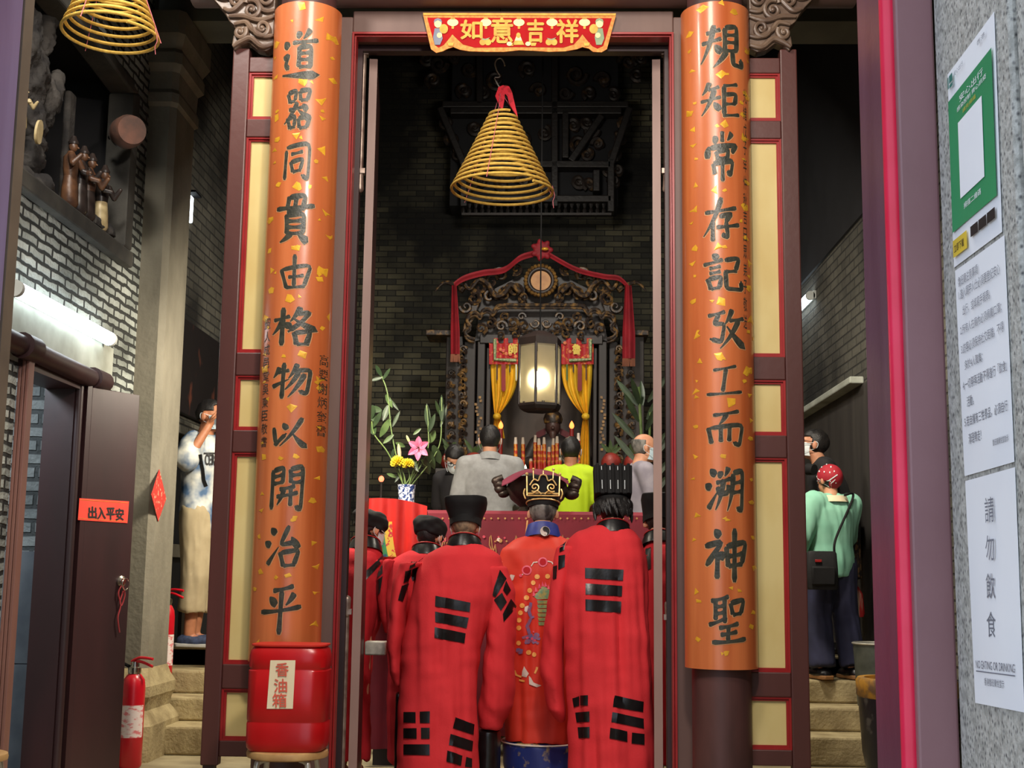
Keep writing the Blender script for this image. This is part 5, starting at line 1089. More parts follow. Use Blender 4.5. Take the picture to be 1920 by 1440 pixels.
for px, py, lab in ((985, 880, 'small white candle flame left of the bronze burner'), (1109, 884, 'small white candle flame right of the yellow-green shirt')):
    c1 = at(px, py, YA-.15); t = thing('tealight', lab, 'candle', (c1.x, c1.y, az_)); part(t, 'flame', MB().lathe([(.002, -.03), (.014, -.015), (.012, .01), (.001, .04)], c1, 12), mat('flame_white', (255, 230, 170), .4, emit=(255, 226, 160), estr=8)); part(t, 'cup', MB().lathe([(.022, 0), (.026, max(.01, c1.z-.03-az_))], (c1.x, c1.y, az_), 16), K['steel'])
orm = mat('offering_red', (150, 46, 34), .5, col2=(110, 30, 26), scale=12, bump=.2)
for i, (px, py, r, lab) in enumerate(((846, 850, .088, 'red wrapped round offering leftmost on the altar'), (888, 858, .085, 'red wrapped round offering beside the grey suit'), (1146, 852, .088, 'red wrapped round offering right of the yellow-green shirt'), (1188, 850, .085, 'red wrapped round offering nearest the old man'))):
    c1 = at(px, py, YA+.15); t = thing('wrapped_offering', lab, 'offering', (c1.x, c1.y, az_)); mb = MB(); lump(mb, (c1.x, c1.y, az_+r*1.02), (r, r, r), i, .05); part(t, 'bundle', mb, orm)
    mb = MB()
    for k in range(5): blade(mb, (c1.x, c1.y, az_+2*r-.01), (c1.x+.09*math.cos(k*1.3+i), c1.y-.03, az_+2*r+.05+.03*(k % 3)), .035)
    part(t, 'leaves', mb, K['leaf_pale'])
c1 = at(1205, 840, 10.2); t = thing('potted_plant', 'dark leafy plant standing at the right side of the hall', 'plant', (c1.x, 10.2, HALL))
part(t, 'pot', MB().lathe([(.1, 0), (.13, .2), (.12, .2), (.1, .18), (.001, .18)], (c1.x, 10.2, HALL), 20), K['glaze_brown']); mb = MB()
for k in range(26): a = rng.uniform(0, 6.28); z = rng.uniform(.9, 2.1); b0 = Vector((c1.x+.05*math.cos(a), 10.2, HALL+z-.2)); blade(mb, b0, b0+Vector((.2*math.cos(a), .12*math.sin(a), .22)), .05)
part(t, 'foliage', mb, K['leaf']); part(t, 'stalks', MB().tube([(c1.x, 10.2, HALL+.15), (c1.x+.02, 10.2, HALL+1.0), (c1.x-.03, 10.2, HALL+2.0)], .012, 8).tube([(c1.x+.03, 10.22, HALL+.15), (c1.x+.06, 10.22, HALL+1.8)], .01, 8), K['stem'])
# lantern
YL = 10.6; lc0 = at(1012, 700, YL); lz0, lz1 = AZ(1012, 760, YL), AZ(1012, 648, YL); lr = 41*YL/F_PX
t = thing('hanging_lantern', 'lit six-sided glass lantern hanging in front of the shrine', 'lantern', (lc0.x, YL, lz0-.06))
def hexa(r, z, a0=R(-100)): return [Vector((lc0.x+r*math.cos(a0+k*math.pi/3), YL+r*math.sin(a0+k*math.pi/3), z)) for k in range(6)]
glass = mat('frosted_pane', (250, 240, 205), .5, emit=(255, 238, 180), estr=.03, trans=.9, alpha=.6)
b_, u_ = hexa(lr, lz0), hexa(lr, lz1)
for k in range(6):
    j = (k+1) % 6; ins = lambda P, Q, q: P.lerp(Q, q); p = part(t, 'pane', MB().sheet(lambda u, v: b_[k].lerp(b_[j], .08+.84*u).lerp(u_[k].lerp(u_[j], .08+.84*u), .04+.92*v), 2, 2, .003, (0, .01, 0)), glass, smooth=0)
    part(t, 'corner_post', MB().tube([b_[k], u_[k]], .011, 6), K['dark_wood'])
part(t, 'base_frame', MB().rings([hexa(lr*.7, lz0-.055), hexa(lr*.95, lz0-.04), hexa(lr*1.04, lz0-.012), hexa(lr*1.04, lz0+.008)]), K['dark_wood'], smooth=0); part(t, 'top_frame', MB().rings([hexa(lr*1.04, lz1-.008), hexa(lr*1.06, lz1+.05), hexa(lr*.9, lz1+.07), hexa(lr*.3, lz1+.12)]), K['dark_wood'], smooth=0)
part(t, 'bulb', MB().ell((lc0.x, YL, (lz0+lz1)/2-.03), (.055, .055, .07)), mat('bulb_glow', (255, 240, 200), .4, emit=(255, 236, 186), estr=45)); part(t, 'hanging_wire', MB().tube([(lc0.x, YL, lz1+.1), (lc0.x, YL, 7.6)], .006, 6), K['wire'])
point_lamp('lantern_light', (lc0.x, YL, (lz0+lz1)/2-.03), 16, (1, .86, .58), .06)
# carved screen high on the back wall
YC = 12.7
K['screen_wood'] = mat('blackened_wood', (30, 24, 22), .5, col2=(20, 16, 15), scale=9, bump=.3)
def U(px, py, dy=0): return at(px, py, YC+dy)
t = thing('carved_screen', 'large sooty carved timber screen high on the back wall behind the coil', 'carved screen', (U(1000, 390).x, YC, U(1000, 402).z))
def ubar(x0, y0, x1, y1, w_=.05, d=.08): 
    a, b = U(x0, y0), U(x1, y1); dd = (b-a).normalized(); s_ = Vector((dd.z, 0, -dd.x)); return MB().add([p+s_*w_*q+Vector((0, e, 0)) for p in (a, b) for q in (-1, 1) for e in (-d, d)], [(0, 1, 3, 2), (4, 6, 7, 5), (0, 4, 5, 1), (2, 3, 7, 6), (0, 2, 6, 4), (1, 5, 7, 3)])
for b in ((830, 200, 1178, 200), (845, 212, 1165, 212), (840, 90, 1185, 90), (1040, 90, 1040, 390), (900, 90, 900, 200), (826, 205, 870, 310), (870, 310, 870, 390), (1180, 205, 1145, 310), (1145, 300, 1145, 400), (870, 310, 1145, 312), (868, 376, 1146, 376), (958, 200, 958, 310), (1060, 210, 1060, 300), (1128, 220, 1070, 305), (1118, 322, 1118, 362)): part(t, 'frame_bar', ubar(*b, .035), K['screen_wood'], smooth=0, bevel=.01)
part(t, 'panel', MB().box(U(845, 200).x, U(1160, 200).x, YC+.12, YB-.002, U(1000, 380).z, U(1000, 95).z), K['black'], smooth=0)
mb = MB()
for (x, y, r, a0) in ((822, 120, 16, 0), (812, 150, 14, 2), (1178, 115, 18, 3), (1194, 140, 12, 1), (835, 230, 10, 1), (846, 260, 11, 2), (856, 290, 11, 4), (866, 330, 10, 0), (1170, 230, 11, 2), (1160, 260, 11, 4), (1152, 290, 10, 1), (1150, 340, 9, 3), (1085, 270, 16, 2), (1108, 245, 14, 0), (1085, 340, 12, 1), (920, 260, 16, 3), (930, 150, 18, 1), (990, 130, 16, 2), (1080, 140, 20, 0), (1130, 150, 14, 3), (985, 260, 12, 2), (1020, 250, 14, 5), (800, 110, 12, 1), (850, 108, 14, 3), (880, 130, 14, 0), (870, 170, 13, 2), (905, 175, 12, 4), (950, 170, 13, 1), (1010, 170, 14, 3), (1060, 175, 13, 0), (1105, 175, 12, 2), (1150, 178, 12, 4), (1200, 110, 13, 2), (890, 240, 12, 1), (900, 285, 13, 2), (940, 290, 12, 0), (1100, 230, 11, 1), (1075, 235, 12, 4), (1120, 270, 11, 3), (1100, 290, 11, 5), (900, 340, 12, 2), (940, 345, 12, 1), (980, 340, 12, 3), (1020, 345, 11, 0), (1105, 345, 11, 2), (1140, 320, 9, 1), (875, 350, 9, 2), (1158, 320, 9, 3)):
    q = spiral((x, y), r, r*.2, 1.4, 20, lambda a, b, w_: U(a, b, .05), a0, 1); mb.tube(q, [.03*(1-.6*i/20) for i in range(21)], 6)
    lump(mb, U(x+4, y+2, .08), (.05, .04, .06), r)
part(t, 'scroll_carving', mb, mat('dim_gilt_wood', (38, 30, 26), .5, col2=(92, 68, 40), scale=16, lo=.55, hi=.75, bump=.2))
for k in range(24):
    x = 868+k*12; part(t, 'baluster', MB().lathe([(.02, 0), (.026, .03), (.012, .06), (.026, .1), (.012, .13), (.02, .14)], U(x, 401), 8), K['screen_wood'])
part(t, 'baluster_rail', ubar(866, 403, 1146, 403, .012, .04), K['dark_wood'], smooth=0)
# ================================================================== people
K['skin'] = mat('skin', (206, 150, 118), .55, col2=(192, 132, 102), scale=20); K['skin_dark'] = mat('skin_tan', (178, 118, 84), .55, col2=(160, 102, 72), scale=20)
K['hair'] = mat('black_hair', (30, 26, 25), .5, col2=(16, 14, 14), scale=60, stretch=(1, 1, .2), bump=.3); K['hair_grey'] = mat('grey_hair', (120, 116, 110), .55, col2=(52, 50, 48), scale=26, stretch=(1, 1, .4), lo=.42, hi=.6, bump=.3)
K['hair_pale'] = mat('pale_hair', (170, 140, 110), .6, col2=(110, 90, 74), scale=40); K['eye'] = mat('dark_eye', (30, 22, 20), .3); K['lip'] = mat('lip', (160, 84, 76), .5)
K['mask'] = mat('mask_white', (222, 226, 226), .7, col2=(206, 214, 218), scale=30); K['mask_blue'] = mat('mask_blue', (196, 216, 226), .7, col2=(176, 200, 214), scale=30)
K['robe'] = mat('priest_red', (216, 54, 60), .85, col2=(204, 47, 53), scale=5, spec=.2, bump=.12, bscale=140); K['robe_deep'] = mat('priest_deep_red', (182, 38, 46), .85, col2=(168, 32, 40), scale=5, spec=.2, bump=.12, bscale=140)
K['robe_orange'] = mat('ritual_orange_red', (206, 54, 36), .6, col2=(194, 46, 30), scale=5, spec=.3); K['satin'] = mat('black_satin', (24, 22, 24), .32, col2=(12, 11, 12), scale=18, bump=.1, bscale=40)
K['hatcloth'] = mat('black_hat_cloth', (24, 23, 24), .8, col2=(16, 15, 16), scale=12, spec=.3); K['piping'] = mat('red_piping', (180, 40, 40), .6)
def place_fn(x, y, z, yaw, s=1):
    c, n = math.cos(yaw), math.sin(yaw)
    return lambda p: Vector((x+s*(p[0]*c-p[1]*n), y+s*(p[0]*n+p[1]*c), z+s*p[2]))
def hand(mb, w_, d, palm, curl, thumb):
    """w_ wrist, d hand direction, palm = palm normal, thumb = +1/-1 side of the thumb"""
    w_, d = Vector(w_), Vector(d).normalized(); pn = Vector(palm); pn = (pn-d*pn.dot(d)).normalized(); sd = d.cross(pn)*thumb
    mb.ell(w_+d*.05, (.042, .052, .016), 14, 10, (sd, d, pn)); mb.limb(w_-d*.01, w_+d*.03, .026, .026, 12)
    for k, (o, L) in enumerate(((.03, .92), (.010, 1.0), (-.011, .94), (-.030, .75))):
        p = w_+d*.088+sd*o; a = .15
        for j, ln in enumerate((.042, .026, .02)):
            a += curl*(.55 if j == 0 else .9); q = p+(d*math.cos(a)+pn*math.sin(a))*ln*L; mb.limb(p, q, .0088-.0008*j, .008-.0008*j, 10); p = q
    p = w_+d*.03+sd*.032
    for j, (dd, ln) in enumerate(((sd*.75+d*.6+pn*.3, .04), (sd*.3+d*.8+pn*.5*curl, .032))):
        q = p+dd.normalized()*ln; mb.limb(p, q, .0115-.001*j, .010-.001*j, 10); p = q
def human(label, x, y, z, yaw, H, skin='skin', lean=0, head_yaw=0, head_pitch=0, arms=None, legs=None, voxel=.010, hair='hair', hairfn=None, hands=None, name='person', build_=1.0, sway=0):
    s = H/1.7; B = place_fn(x, y, z, yaw, s)
    t = thing(name, label, 'person', Vector((x, y, z)))
    def up(p):
        if p[2] < .93: return p
        c, n = math.cos(lean), math.sin(lean); dy, dz = p[1], p[2]-.93
        return (p[0], dy*c+dz*n, .93-dy*n+dz*c)
    G = lambda p: B(up(p))
    hy, hp = head_yaw, head_pitch+lean*.5; f0 = Vector((-math.sin(hy)*math.cos(hp), math.cos(hy)*math.cos(hp), -math.sin(hp))); r0 = Vector((math.cos(hy), math.sin(hy), 0))
    rot = lambda v: Vector((v[0]*math.cos(yaw)-v[1]*math.sin(yaw), v[0]*math.sin(yaw)+v[1]*math.cos(yaw), v[2]))
    f = rot(f0); r = rot(r0); u = r.cross(f); fr = (r, f, u)
    nb = G((0, -.015, 1.43)); hc = G((0, .02, 1.5))+u*.085*s+f*.012*s
    hl = lambda a, b, c: hc+(r*a+f*b+u*c)*s
    J = dict(nb=nb, hc=hc, hl=hl, fr=fr, s=s, B=B, G=G, f=f, r=r, u=u)
    mb = MB(); up3 = Vector((0, 0, 1))
    def tring(h, a, b, g=0, dy=0): return [G(((a+g)*math.cos(q)+sway*min(1, max(0, (1.4-h)/.5)), dy+(b+g)*math.sin(q), h)) for q in [2*math.pi*k/24 for k in range(24)]]
    def torso(m_, g=0, low=.82):
        w_ = build_; rs = [(low, .15, .105), (.93, .165*w_, .115), (1.06, .145*w_, .105), (1.22, .165*w_, .118), (1.34, .172*w_, .105), (1.41, .12*w_, .08), (1.445, .065, .06)]
        m_.rings([tring(h, a, b, g) for h, a, b in rs])
    J['torso'] = torso; torso(mb)
    mb.limb(nb-u*.02*s, hl(0, -.02, -.07), .058*s, .054*s)
    mb.ell(hl(0, -.012, .022), (.074*s, .094*s, .088*s), 20, 14, fr); mb.ell(hl(0, .03, -.04), (.058*s, .06*s, .074*s), 16, 12, fr); mb.ell(hl(0, .064, -.092), (.026*s, .022*s, .02*s), 10, 8, fr)
    mb.limb(hl(0, .088, .012), hl(0, .104, -.026), .009*s, .014*s, 10); mb.ell(hl(0, .076, .026), (.05*s, .014*s, .01*s), 12, 8, fr)
    for q in (-1, 1): mb.ell(hl(q*.084, -.004, -.012), (.014*s, .022*s, .034*s), 10, 8, fr)
    A_ = arms or {}; J['arm'] = {}
    for q in (-1, 1):
        el, wr = A_.get(q, ((q*.235, -.02, 1.13), (q*.245, .06, .9))); sh = (q*.175*build_, -.005, 1.385 if build_ > .7 else 1.33); A_ = {k_: tuple((p_[0]+.7*sway, p_[1], p_[2]) for p_ in v_) for k_, v_ in (arms or {}).items()}; el, wr = A_.get(q, (el, wr))
        S_, E_, W_ = G(sh), B(el) if q in A_ else G(el), B(wr) if q in A_ else G(wr); J['arm'][q] = (S_, E_, W_)
        mb.limb(G((q*.06*min(1, build_+.1), -.01, 1.41 if build_ > .7 else 1.36)), S_, .05*s, .054*s).chain([S_, E_, W_], [.052*s, .04*s, .027*s])
        hd = (W_-E_).normalized(); hk = (hands or {}).get(q, (hd, rot((-q, 0, 0)), .45, 1)); hand(mb, W_, hk[0], hk[1], hk[2], q*hk[3]*(1))
    L_ = legs or {}; J['leg'] = {}
    for q in (-1, 1):
        kn, an = L_.get(q, ((q*.1, .02, .49), (q*.1, -.02, .085))); hp_ = (q*.09*build_+sway, 0, .9); kn = (kn[0]+sway, *kn[1:]); an = (an[0]+sway, *an[1:]); K_, N_ = B(kn), B(an); J['leg'][q] = (B(hp_), K_, N_); ft = L_.get('foot', (0, .165, -.05)); T_ = B((an[0]+ft[0], an[1]+ft[1], .035)); 
        mb.chain([B(hp_), K_, N_], [.088*s, .056*s, .038*s]).limb(N_-up3*.03*s, T_, .036*s, .03*s).limb(N_-up3*.03*s, B((an[0]-ft[0]*.25, an[1]-ft[1]*.25, .04)), .036*s, .034*s); J.setdefault('foot', {})[q] = (N_, T_, B((an[0]-ft[0]*.25, an[1]-ft[1]*.25, .04)))
    v_, n_, fc = fuse(mb, voxel, 3); v_[:, 2] = np.maximum(v_[:, 2], z+.004); part(t, 'body', solid(v_, fc), K[skin])
    e = MB()
    for q in (-1, 1): e.ell(hl(q*.031, .08, .006), (.014*s, .008*s, .007*s), 10, 8, fr)
    part(t, 'eyes', e, K['eye']); part(t, 'mouth', MB().ell(hl(0, .088, -.058), (.022*s, .008*s, .007*s), 10, 6, fr), K['lip'])
    if hair:
        keep = hairfn or (lambda a, b, c: not (b > .035 and c < .05) and not (abs(a) > .052 and -.03 < b and c < -.005) and c > -.085)
        q = MB().ell(hl(0, -.012, .022), (.083*s, .104*s, .099*s), 40, 28, fr); rg = np.array([tuple(v) for v in q.v]); d = rg-np.array(hl(0, 0, 0)); la = d@np.array(r)/s; lb = d@np.array(f)/s; lc_ = d@np.array(u)/s
        ok = np.array([keep(a, b, c) for a, b, c in zip(la, lb, lc_)]); nz = 1+.035*vnoise(la*60+lc_*30, lb*60+lc_*20); rg = np.array(hl(0, 0, 0))+d*nz[:, None]
        q.v = [Vector(p) for p in rg]; q.f = [fc2 for fc2 in q.f if sum(ok[i] for i in fc2) >= len(fc2)*.75]
        o = part(t, 'hair', q, K[hair]); m_ = o.modifiers.new('thick', 'SOLIDIFY'); m_.thickness = .012*s; m_.offset = -1
    return t, J
def garment(t, name, fn, material, voxel=.012, smooth=4, fold=.006, fx=22, fz=3, seed=0, label=None, cut=None):
    mb = MB(); fn(mb); v_, n_, fc = fuse(mb, voxel, smooth)
    a = v_[:, 0]*fx+v_[:, 1]*fx*.7; d = vnoise(a+seed+v_[:, 2]*2, v_[:, 2]*fz+seed)*fold+vnoise(a*2.1+v_[:, 2]*6, v_[:, 2]*fz*2.2+3)*fold*.45; v_ = v_+n_*d[:, None]
    part(t, name, solid(v_, fc), material, label); return v_, fc
def mask_on(t, J, m_='mask', straps=True):
    hl, s = J['hl'], J['s']
    part(t, 'face_mask', MB().sheet(lambda u, v: hl((u-.5)*.125, .112-.34*(u-.5)**2*.9-.012*(v-.5)**2*4, -.095+.1*v), 12, 8, .004, J['f']*-1), K[m_])
    if straps:
        mb = MB()
        for q in (-1, 1): mb.tube(curve([hl(q*.06, .085, -.01), hl(q*.085, .03, .0), hl(q*.09, -.02, .012), hl(q*.086, -.02, -.03), hl(q*.075, .04, -.06), hl(q*.058, .085, -.08)], 5), .0022*s, 6)
        part(t, 'mask_straps', mb, K['mask'])
def glasses(t, J):
    hl, s = J['hl'], J['s']; mb = MB()
    for q in (-1, 1):
        mb.tube([hl(q*.034+.024*math.cos(a), .105, .006+.018*math.sin(a)) for a in [2*math.pi*k/18 for k in range(18)]], .0025*s, 6, closed=True).tube([hl(q*.058, .104, .01), hl(q*.083, .06, .012), hl(q*.086, -.01, .01)], .0022*s, 6)
    mb.tube([hl(-.01, .107, .008), hl(.01, .107, .008)], .0025*s, 6); part(t, 'glasses', mb, K['wire'])
# ------------------------------------------------------------------ robed priests, seen from behind
def priest(label, Y, rings, sleeves, hpx, material, hat, collar=True, hyaw=0, hpitch=.25, hair='hair', seed=0, hem=None, strap=False):
    hd = at(hpx[0], hpx[1], Y+.02); cx = hd.x
    H = (hd.z)/.915; lean = .16
    H = (hd.z+.02)/(.93/1.7+(.655*math.cos(lean)+.02)/1.7); s = H/1.7
    t, J = human(label, cx, Y-.03, 0, 0, H, lean=lean, head_yaw=hyaw, head_pitch=hpitch, hair=hair, voxel=.011,
        arms={q: ((q*.13, .1, 1.08), (q*.05, .22, 1.0)) for q in (-1, 1)}, name='person', build_=.45, sway=((AX((rings[5][1]+rings[5][2])/2, 1200, Y)+AX((rings[-2][1]+rings[-2][2])/2, 1400, Y))/2-cx)/s, legs={q: ((q*.06, .02, .49), (q*.05, -.0, .085)) for q in (-1, 1)}, hairfn=lambda a, b, c: b < .04 and c > -.1 and not (abs(a) > .06 and b > -.03 and c < -.01))
    def fn(mb):
        rs = []
        for (yy, xl, xr, dp) in rings:
            a = at(xl, yy, Y); b = at(xr, yy, Y); c = (a+b)/2; hw = (b.x-a.x)/2
            rs.append([c+Vector((hw*math.copysign(abs(math.cos(q))**.85, math.cos(q)), dp*math.sin(q)+max(0, c.z-.9)*.12, 0)) for q in [2*math.pi*k/40 for k in range(40)]])
        mb.rings(rs)
    def fold(v_, n_):
        low = np.clip((1.25-v_[:, 2])/.5, 0.12, 1); ang = v_[:, 0]*19+v_[:, 1]*5
        d = vnoise(ang*.62+seed+.35*v_[:, 2], v_[:, 2]*.8+seed)*.034*low+vnoise(ang*1.6+seed, v_[:, 2]*1.0)*.017*low
        d += vnoise(v_[:, 0]*14+v_[:, 2]*11+seed, v_[:, 2]*6-v_[:, 0]*9)*.004+vnoise(v_[:, 0]*9-v_[:, 2]*13+seed, v_[:, 2]*16+v_[:, 0]*5)*.0035
        v_ = v_+n_*d[:, None]; v_[:, 2] = np.maximum(v_[:, 2], .02); return v_
    mb = MB(); fn(mb); v_, n_, fc = fuse(mb, .0105, 8, .6); v_ = fold(v_, n_); rb = part(t, 'robe', solid(v_, fc), K[material]); AV, AF = [v_], list(fc)
    for sl in sleeves:
        rs = []
        for (px, py, dy, rx, ry) in sl:
            c = at(px, py, Y); w_ = rx*Y/F_PX; rs.append([c+Vector((w_*math.cos(q), dy+ry*math.sin(q)+max(0, c.z-.9)*.1, 0)) for q in [2*math.pi*k/24 for k in range(24)]])
        v2, n2, f2 = fuse(MB().rings(rs), .0095, 4, .5); d2 = vnoise(v2[:, 0]*22+v2[:, 2]*13+seed, v2[:, 2]*9-v2[:, 0]*8)*.007+vnoise(v2[:, 0]*40+seed, v2[:, 2]*4)*.004; v2 = v2+n2*d2[:, None]
        part(t, 'sleeve', solid(v2, f2), K[material]); k0 = sum(len(a_) for a_ in AV); AV.append(v2); AF += [tuple(k0+i for i in f_) for f_ in f2]
    C_ = Cast(np.vstack(AV), AF)
    nbp, hl, s = J['nb'], J['hl'], J['s']
    if collar:
        p = part(t, 'collar', MB().rings([[nbp+Vector((a*math.cos(q), a*.95*math.sin(q)+.02+zz_*.25, zz_-.035*math.sin(q))) for q in [2*math.pi*k/30 for k in range(30)]] for a, zz_ in ((.098, -.012), (.092, .02), (.078, .05), (.068, .05), (.075, -.0))], cap=False), K['satin'] if collar is True else K[collar])
        part(p, 'collar_piping', MB().tube([nbp+Vector((.081*math.cos(q), .077*math.sin(q)+.032, .05-.035*math.sin(q))) for q in [2*math.pi*k/30 for k in range(30)]], .003, 6, closed=True), K['piping'])
    if strap: mask_on(t, J)
    hat(t, J)
    return t, J, C_
def head_ring(J, a, b, c, dy=0, sq=1, n=36, dx=0, tilt=0):
    return [J['hl'](dx+a*math.copysign(abs(math.cos(q))**sq, math.cos(q)), dy+b*math.copysign(abs(math.sin(q))**sq, math.sin(q)), c+tilt*math.sin(q)) for q in [2*math.pi*k/n for k in range(n)]]
def soft_hat(k=1.0):
    def f(t, J):
        prof = [(.09, .108, -.004, 0, 1), (.094, .112, .03, -.005, .9), (.1*k**.5, .116, .07, -.018, .75), (.108*k, .118, .11, -.036, .62), (.112*k, .116, .14, -.05, .55), (.111*k, .11, .148, -.052, .55), (.09*k, .085, .15, -.05, .55)]
        rs = []
        for i in range(len(prof)-1):
            for q in range(4): p_ = [a_+(b_-a_)*q/4 for a_, b_ in zip(prof[i], prof[i+1])]; rs.append(head_ring(J, p_[0], p_[1], p_[2], p_[3]-.008, p_[4], 56, 0, .012*p_[2]/.15))
        hb = MB().rings(rs)
        for v in hb.v: v += J['f']*float(vnoise(v.x*24+v.z*14, v.z*22))*.005
        part(t, 'hat', hb, K['hatcloth'])
        part(t, 'hat_band', MB().rings([head_ring(J, .093, .111, -.012, -.01), head_ring(J, .096, .114, -.01, -.01), head_ring(J, .097, .115, .035, -.012), head_ring(J, .092, .11, .035, -.012)], cap=False, closed=True), K['hatcloth'])
    return f
def cap_hat(t, J):
    v_, n_, fc = fuse(MB().rings([head_ring(J, .092, .112, -.005, -.012), head_ring(J, .1, .118, .03, -.015, .9), head_ring(J, .105, .12, .07, -.025, .8), head_ring(J, .09, .1, .105, -.03, .8), head_ring(J, .05, .06, .118, -.03)]), .008, 3)
    d = vnoise(v_[:, 0]*30, v_[:, 2]*40+v_[:, 1]*10)*.007; v_ += n_*d[:, None]; part(t, 'hat', solid(v_, fc), K['hatcloth'])
def tall_hat(t, J):
    hl = J['hl']; k = 14
    def P(u, v, d):      # u across, v up, d thickness, leaning back and rolling over at the top
        x = (u-.5)*(.205+.012*v); z = .062+.195*v-.05*max(0, v-.8)**1.5*3; y = -.125+.035*v+.05*max(0, v-.75)+d*(.17-.05*v); return hl(x, y, z)
    g = MB(); g.rings([[P(u, v, 0) for u in [i/k for i in range(k+1)]]+[P(u, v, 1) for u in [1-i/k for i in range(k+1)]] for v in [j/10 for j in range(11)]])
    o = part(t, 'hat', g, K['hatcloth'], bevel=.006); w_ = MB(); rr = MB()
    for i in range(5):
        u = .1+.2*i; rr.tube([P(u+.0, v, -.03) for v in [j/10 for j in range(11)]], .009, 8)
    part(o, 'ridges', rr, K['hatcloth'])
    for u in (.2, .42, .62, .8): w_.tube([P(u, v, -.07) for v in (.12, .25, .4)], .002, 5).tube([P(u, v, -.07) for v in (.72, .86)], .002, 5)
    part(o, 'white_stitching', w_, K['mask'])
    part(t, 'hat_band', MB().rings([head_ring(J, .1, .116, .02, -.014), head_ring(J, .103, .12, .05, -.016), head_ring(J, .096, .112, .055, -.016), head_ring(J, .09, .106, .02, -.014)], cap=False, closed=True), K['hatcloth'])
def crown_hat(t, J):
    hl = J['hl']; gd = mat('crown_gold', (236, 206, 140), .35, col2=(206, 160, 84), scale=30, metal=.3)
    o = part(t, 'crown', MB().rings([head_ring(J, .092, .11, .028, -.01), head_ring(J, .096, .114, .06, -.012, .85), head_ring(J, .094, .105, .075, -.015, .6), head_ring(J, .104, .11, .2, -.02, .5), head_ring(J, .1, .105, .205, -.02, .5), head_ring(J, .08, .085, .19, -.02, .5)]), K['hatcloth'])
    P = lambda x, z: hl(x*.1, -.136-.01*(1-abs(x)), .075+z*.125); m_ = MB(); r = .0042
    for q in (-1, 1):
        m_.tube([P(q*.95, 0), P(q*.98, .95)], r, 6); m_.tube(spiral((q*.5, .38), .05, .30, 1.35, 30, lambda a, b, w_: P(a, (b-.38)*.75+.4), 0 if q < 0 else math.pi, q), r, 6)
        m_.tube(curve([P(q*.8, .5), P(q*.55, .78), P(q*.3, .72), P(q*.18, .95), P(0, 1.02)], 6), r, 6).tube(curve([P(q*.9, .08), P(q*.6, .1), P(q*.35, .22), P(q*.1, .06)], 6), r, 6).tube([P(q*.58, .82), P(q*.6, 1.25)], r*.8, 6).ell(P(q*.98, 1.05), (.009,)*3, 8, 6).ell(P(q*.6, 1.28), (.008,)*3, 8, 6)
        m_.tube(curve([hl(q*.104, -.12, .06), hl(q*.115, -.09, .1), hl(q*.108, -.08, .13)], 5), r, 6)
    m_.tube([P(-.97, .0), P(.97, .0)], r, 6).tube([P(-.97, .12), P(.97, .12)], r*.7, 6).tube([P(0, 1.0), P(0, 1.2)], r*.8, 6)
    m_.tube([p+Vector((0, -.002, 0)) for p in head_ring(J, .1, .118, .058, -.012)], r, 6, closed=True); part(o, 'gold_scrollwork', m_, gd)
def bars(t, C_, quads, name='trigram', lift=.0045, mt='satin'):
    mb = MB()
    for q in quads: C_.quad(mb, q, 7, 3, lift)
    return part(t, name, mb, K[mt], smooth=30)
def bar3(cx, cy, w_, h, gap, sl=0, dy=0, broken=(), taper=0):
    out = []
    for k in range(3):
        y = cy+k*(h+gap); l, r = cx-w_/2+k*sl, cx+w_/2+k*(sl-taper); a = lambda x: y+(x-cx)/w_*dy
        if k in broken:
            g = w_*.09; c = (l+r)/2; out += [[(l, a(l)), (c-g, a(c-g)), (c-g, a(c-g)+h), (l, a(l)+h)], [(c+g, a(c+g)), (r, a(r)), (r, a(r)+h), (c+g, a(c+g)+h)]]
        else: out.append([(l, a(l)), (r, a(r)), (r, a(r)+h), (l, a(l)+h)])
    return out
def q8(*pts): return [(660+x/2.25, 800+y/2.25) for x, y in pts]
# front left priest
t, J, C_ = priest('priest in bright red robe and broad black soft hat, left of the ornate priest', 6.55,
    [(1014, 850, 896, .07), (1026, 828, 918, .1), (1042, 800, 938, .125), (1075, 782, 945, .145), (1120, 774, 940, .155), (1200, 760, 918, .165), (1300, 754, 902, .18), (1400, 752, 894, .2), (1466, 750, 890, .21)],
    [[(772, 1055, 0, 24, .08), (752, 1085, .02, 16, .09), (744, 1150, .03, 15, .1), (740, 1220, .05, 14, .11), (741, 1260, .06, 12, .1), (745, 1288, .07, 6, .05)],
     [(918, 1062, 0, 30, .09), (938, 1110, .02, 30, .1), (940, 1160, .04, 28, .11), (938, 1220, .06, 29, .12), (932, 1290, .08, 32, .13), (928, 1325, .09, 33, .13), (918, 1370, .1, 23, .1)]],
    (871, 984), 'robe', soft_hat(1.16), hair='hair_pale', seed=3, strap=True)
bars(t, C_, [q8((352, 714), (500, 742), (496, 782), (350, 758)), q8((350, 780), (492, 806), (484, 850), (350, 824)), q8((348, 846), (480, 872), (474, 914), (346, 890))])
bars(t, C_, [q8((220, 1204), (270, 1204), (270, 1250), (220, 1248)), q8((288, 1202), (329, 1200), (328, 1250), (288, 1250)), q8((220, 1272), (274, 1272), (274, 1316), (220, 1314)), q8((292, 1270), (328, 1270), (328, 1316), (292, 1316)), q8((220, 1340), (328, 1340), (328, 1386), (220, 1384))])
bars(t, C_, [q8((434, 1226), (514, 1256), (510, 1300), (424, 1272)), q8((416, 1296), (508, 1326), (504, 1370), (410, 1342)), q8((404, 1366), (464, 1388), (458, 1430), (400, 1412)), q8((480, 1392), (504, 1400), (504, 1438), (474, 1434))])
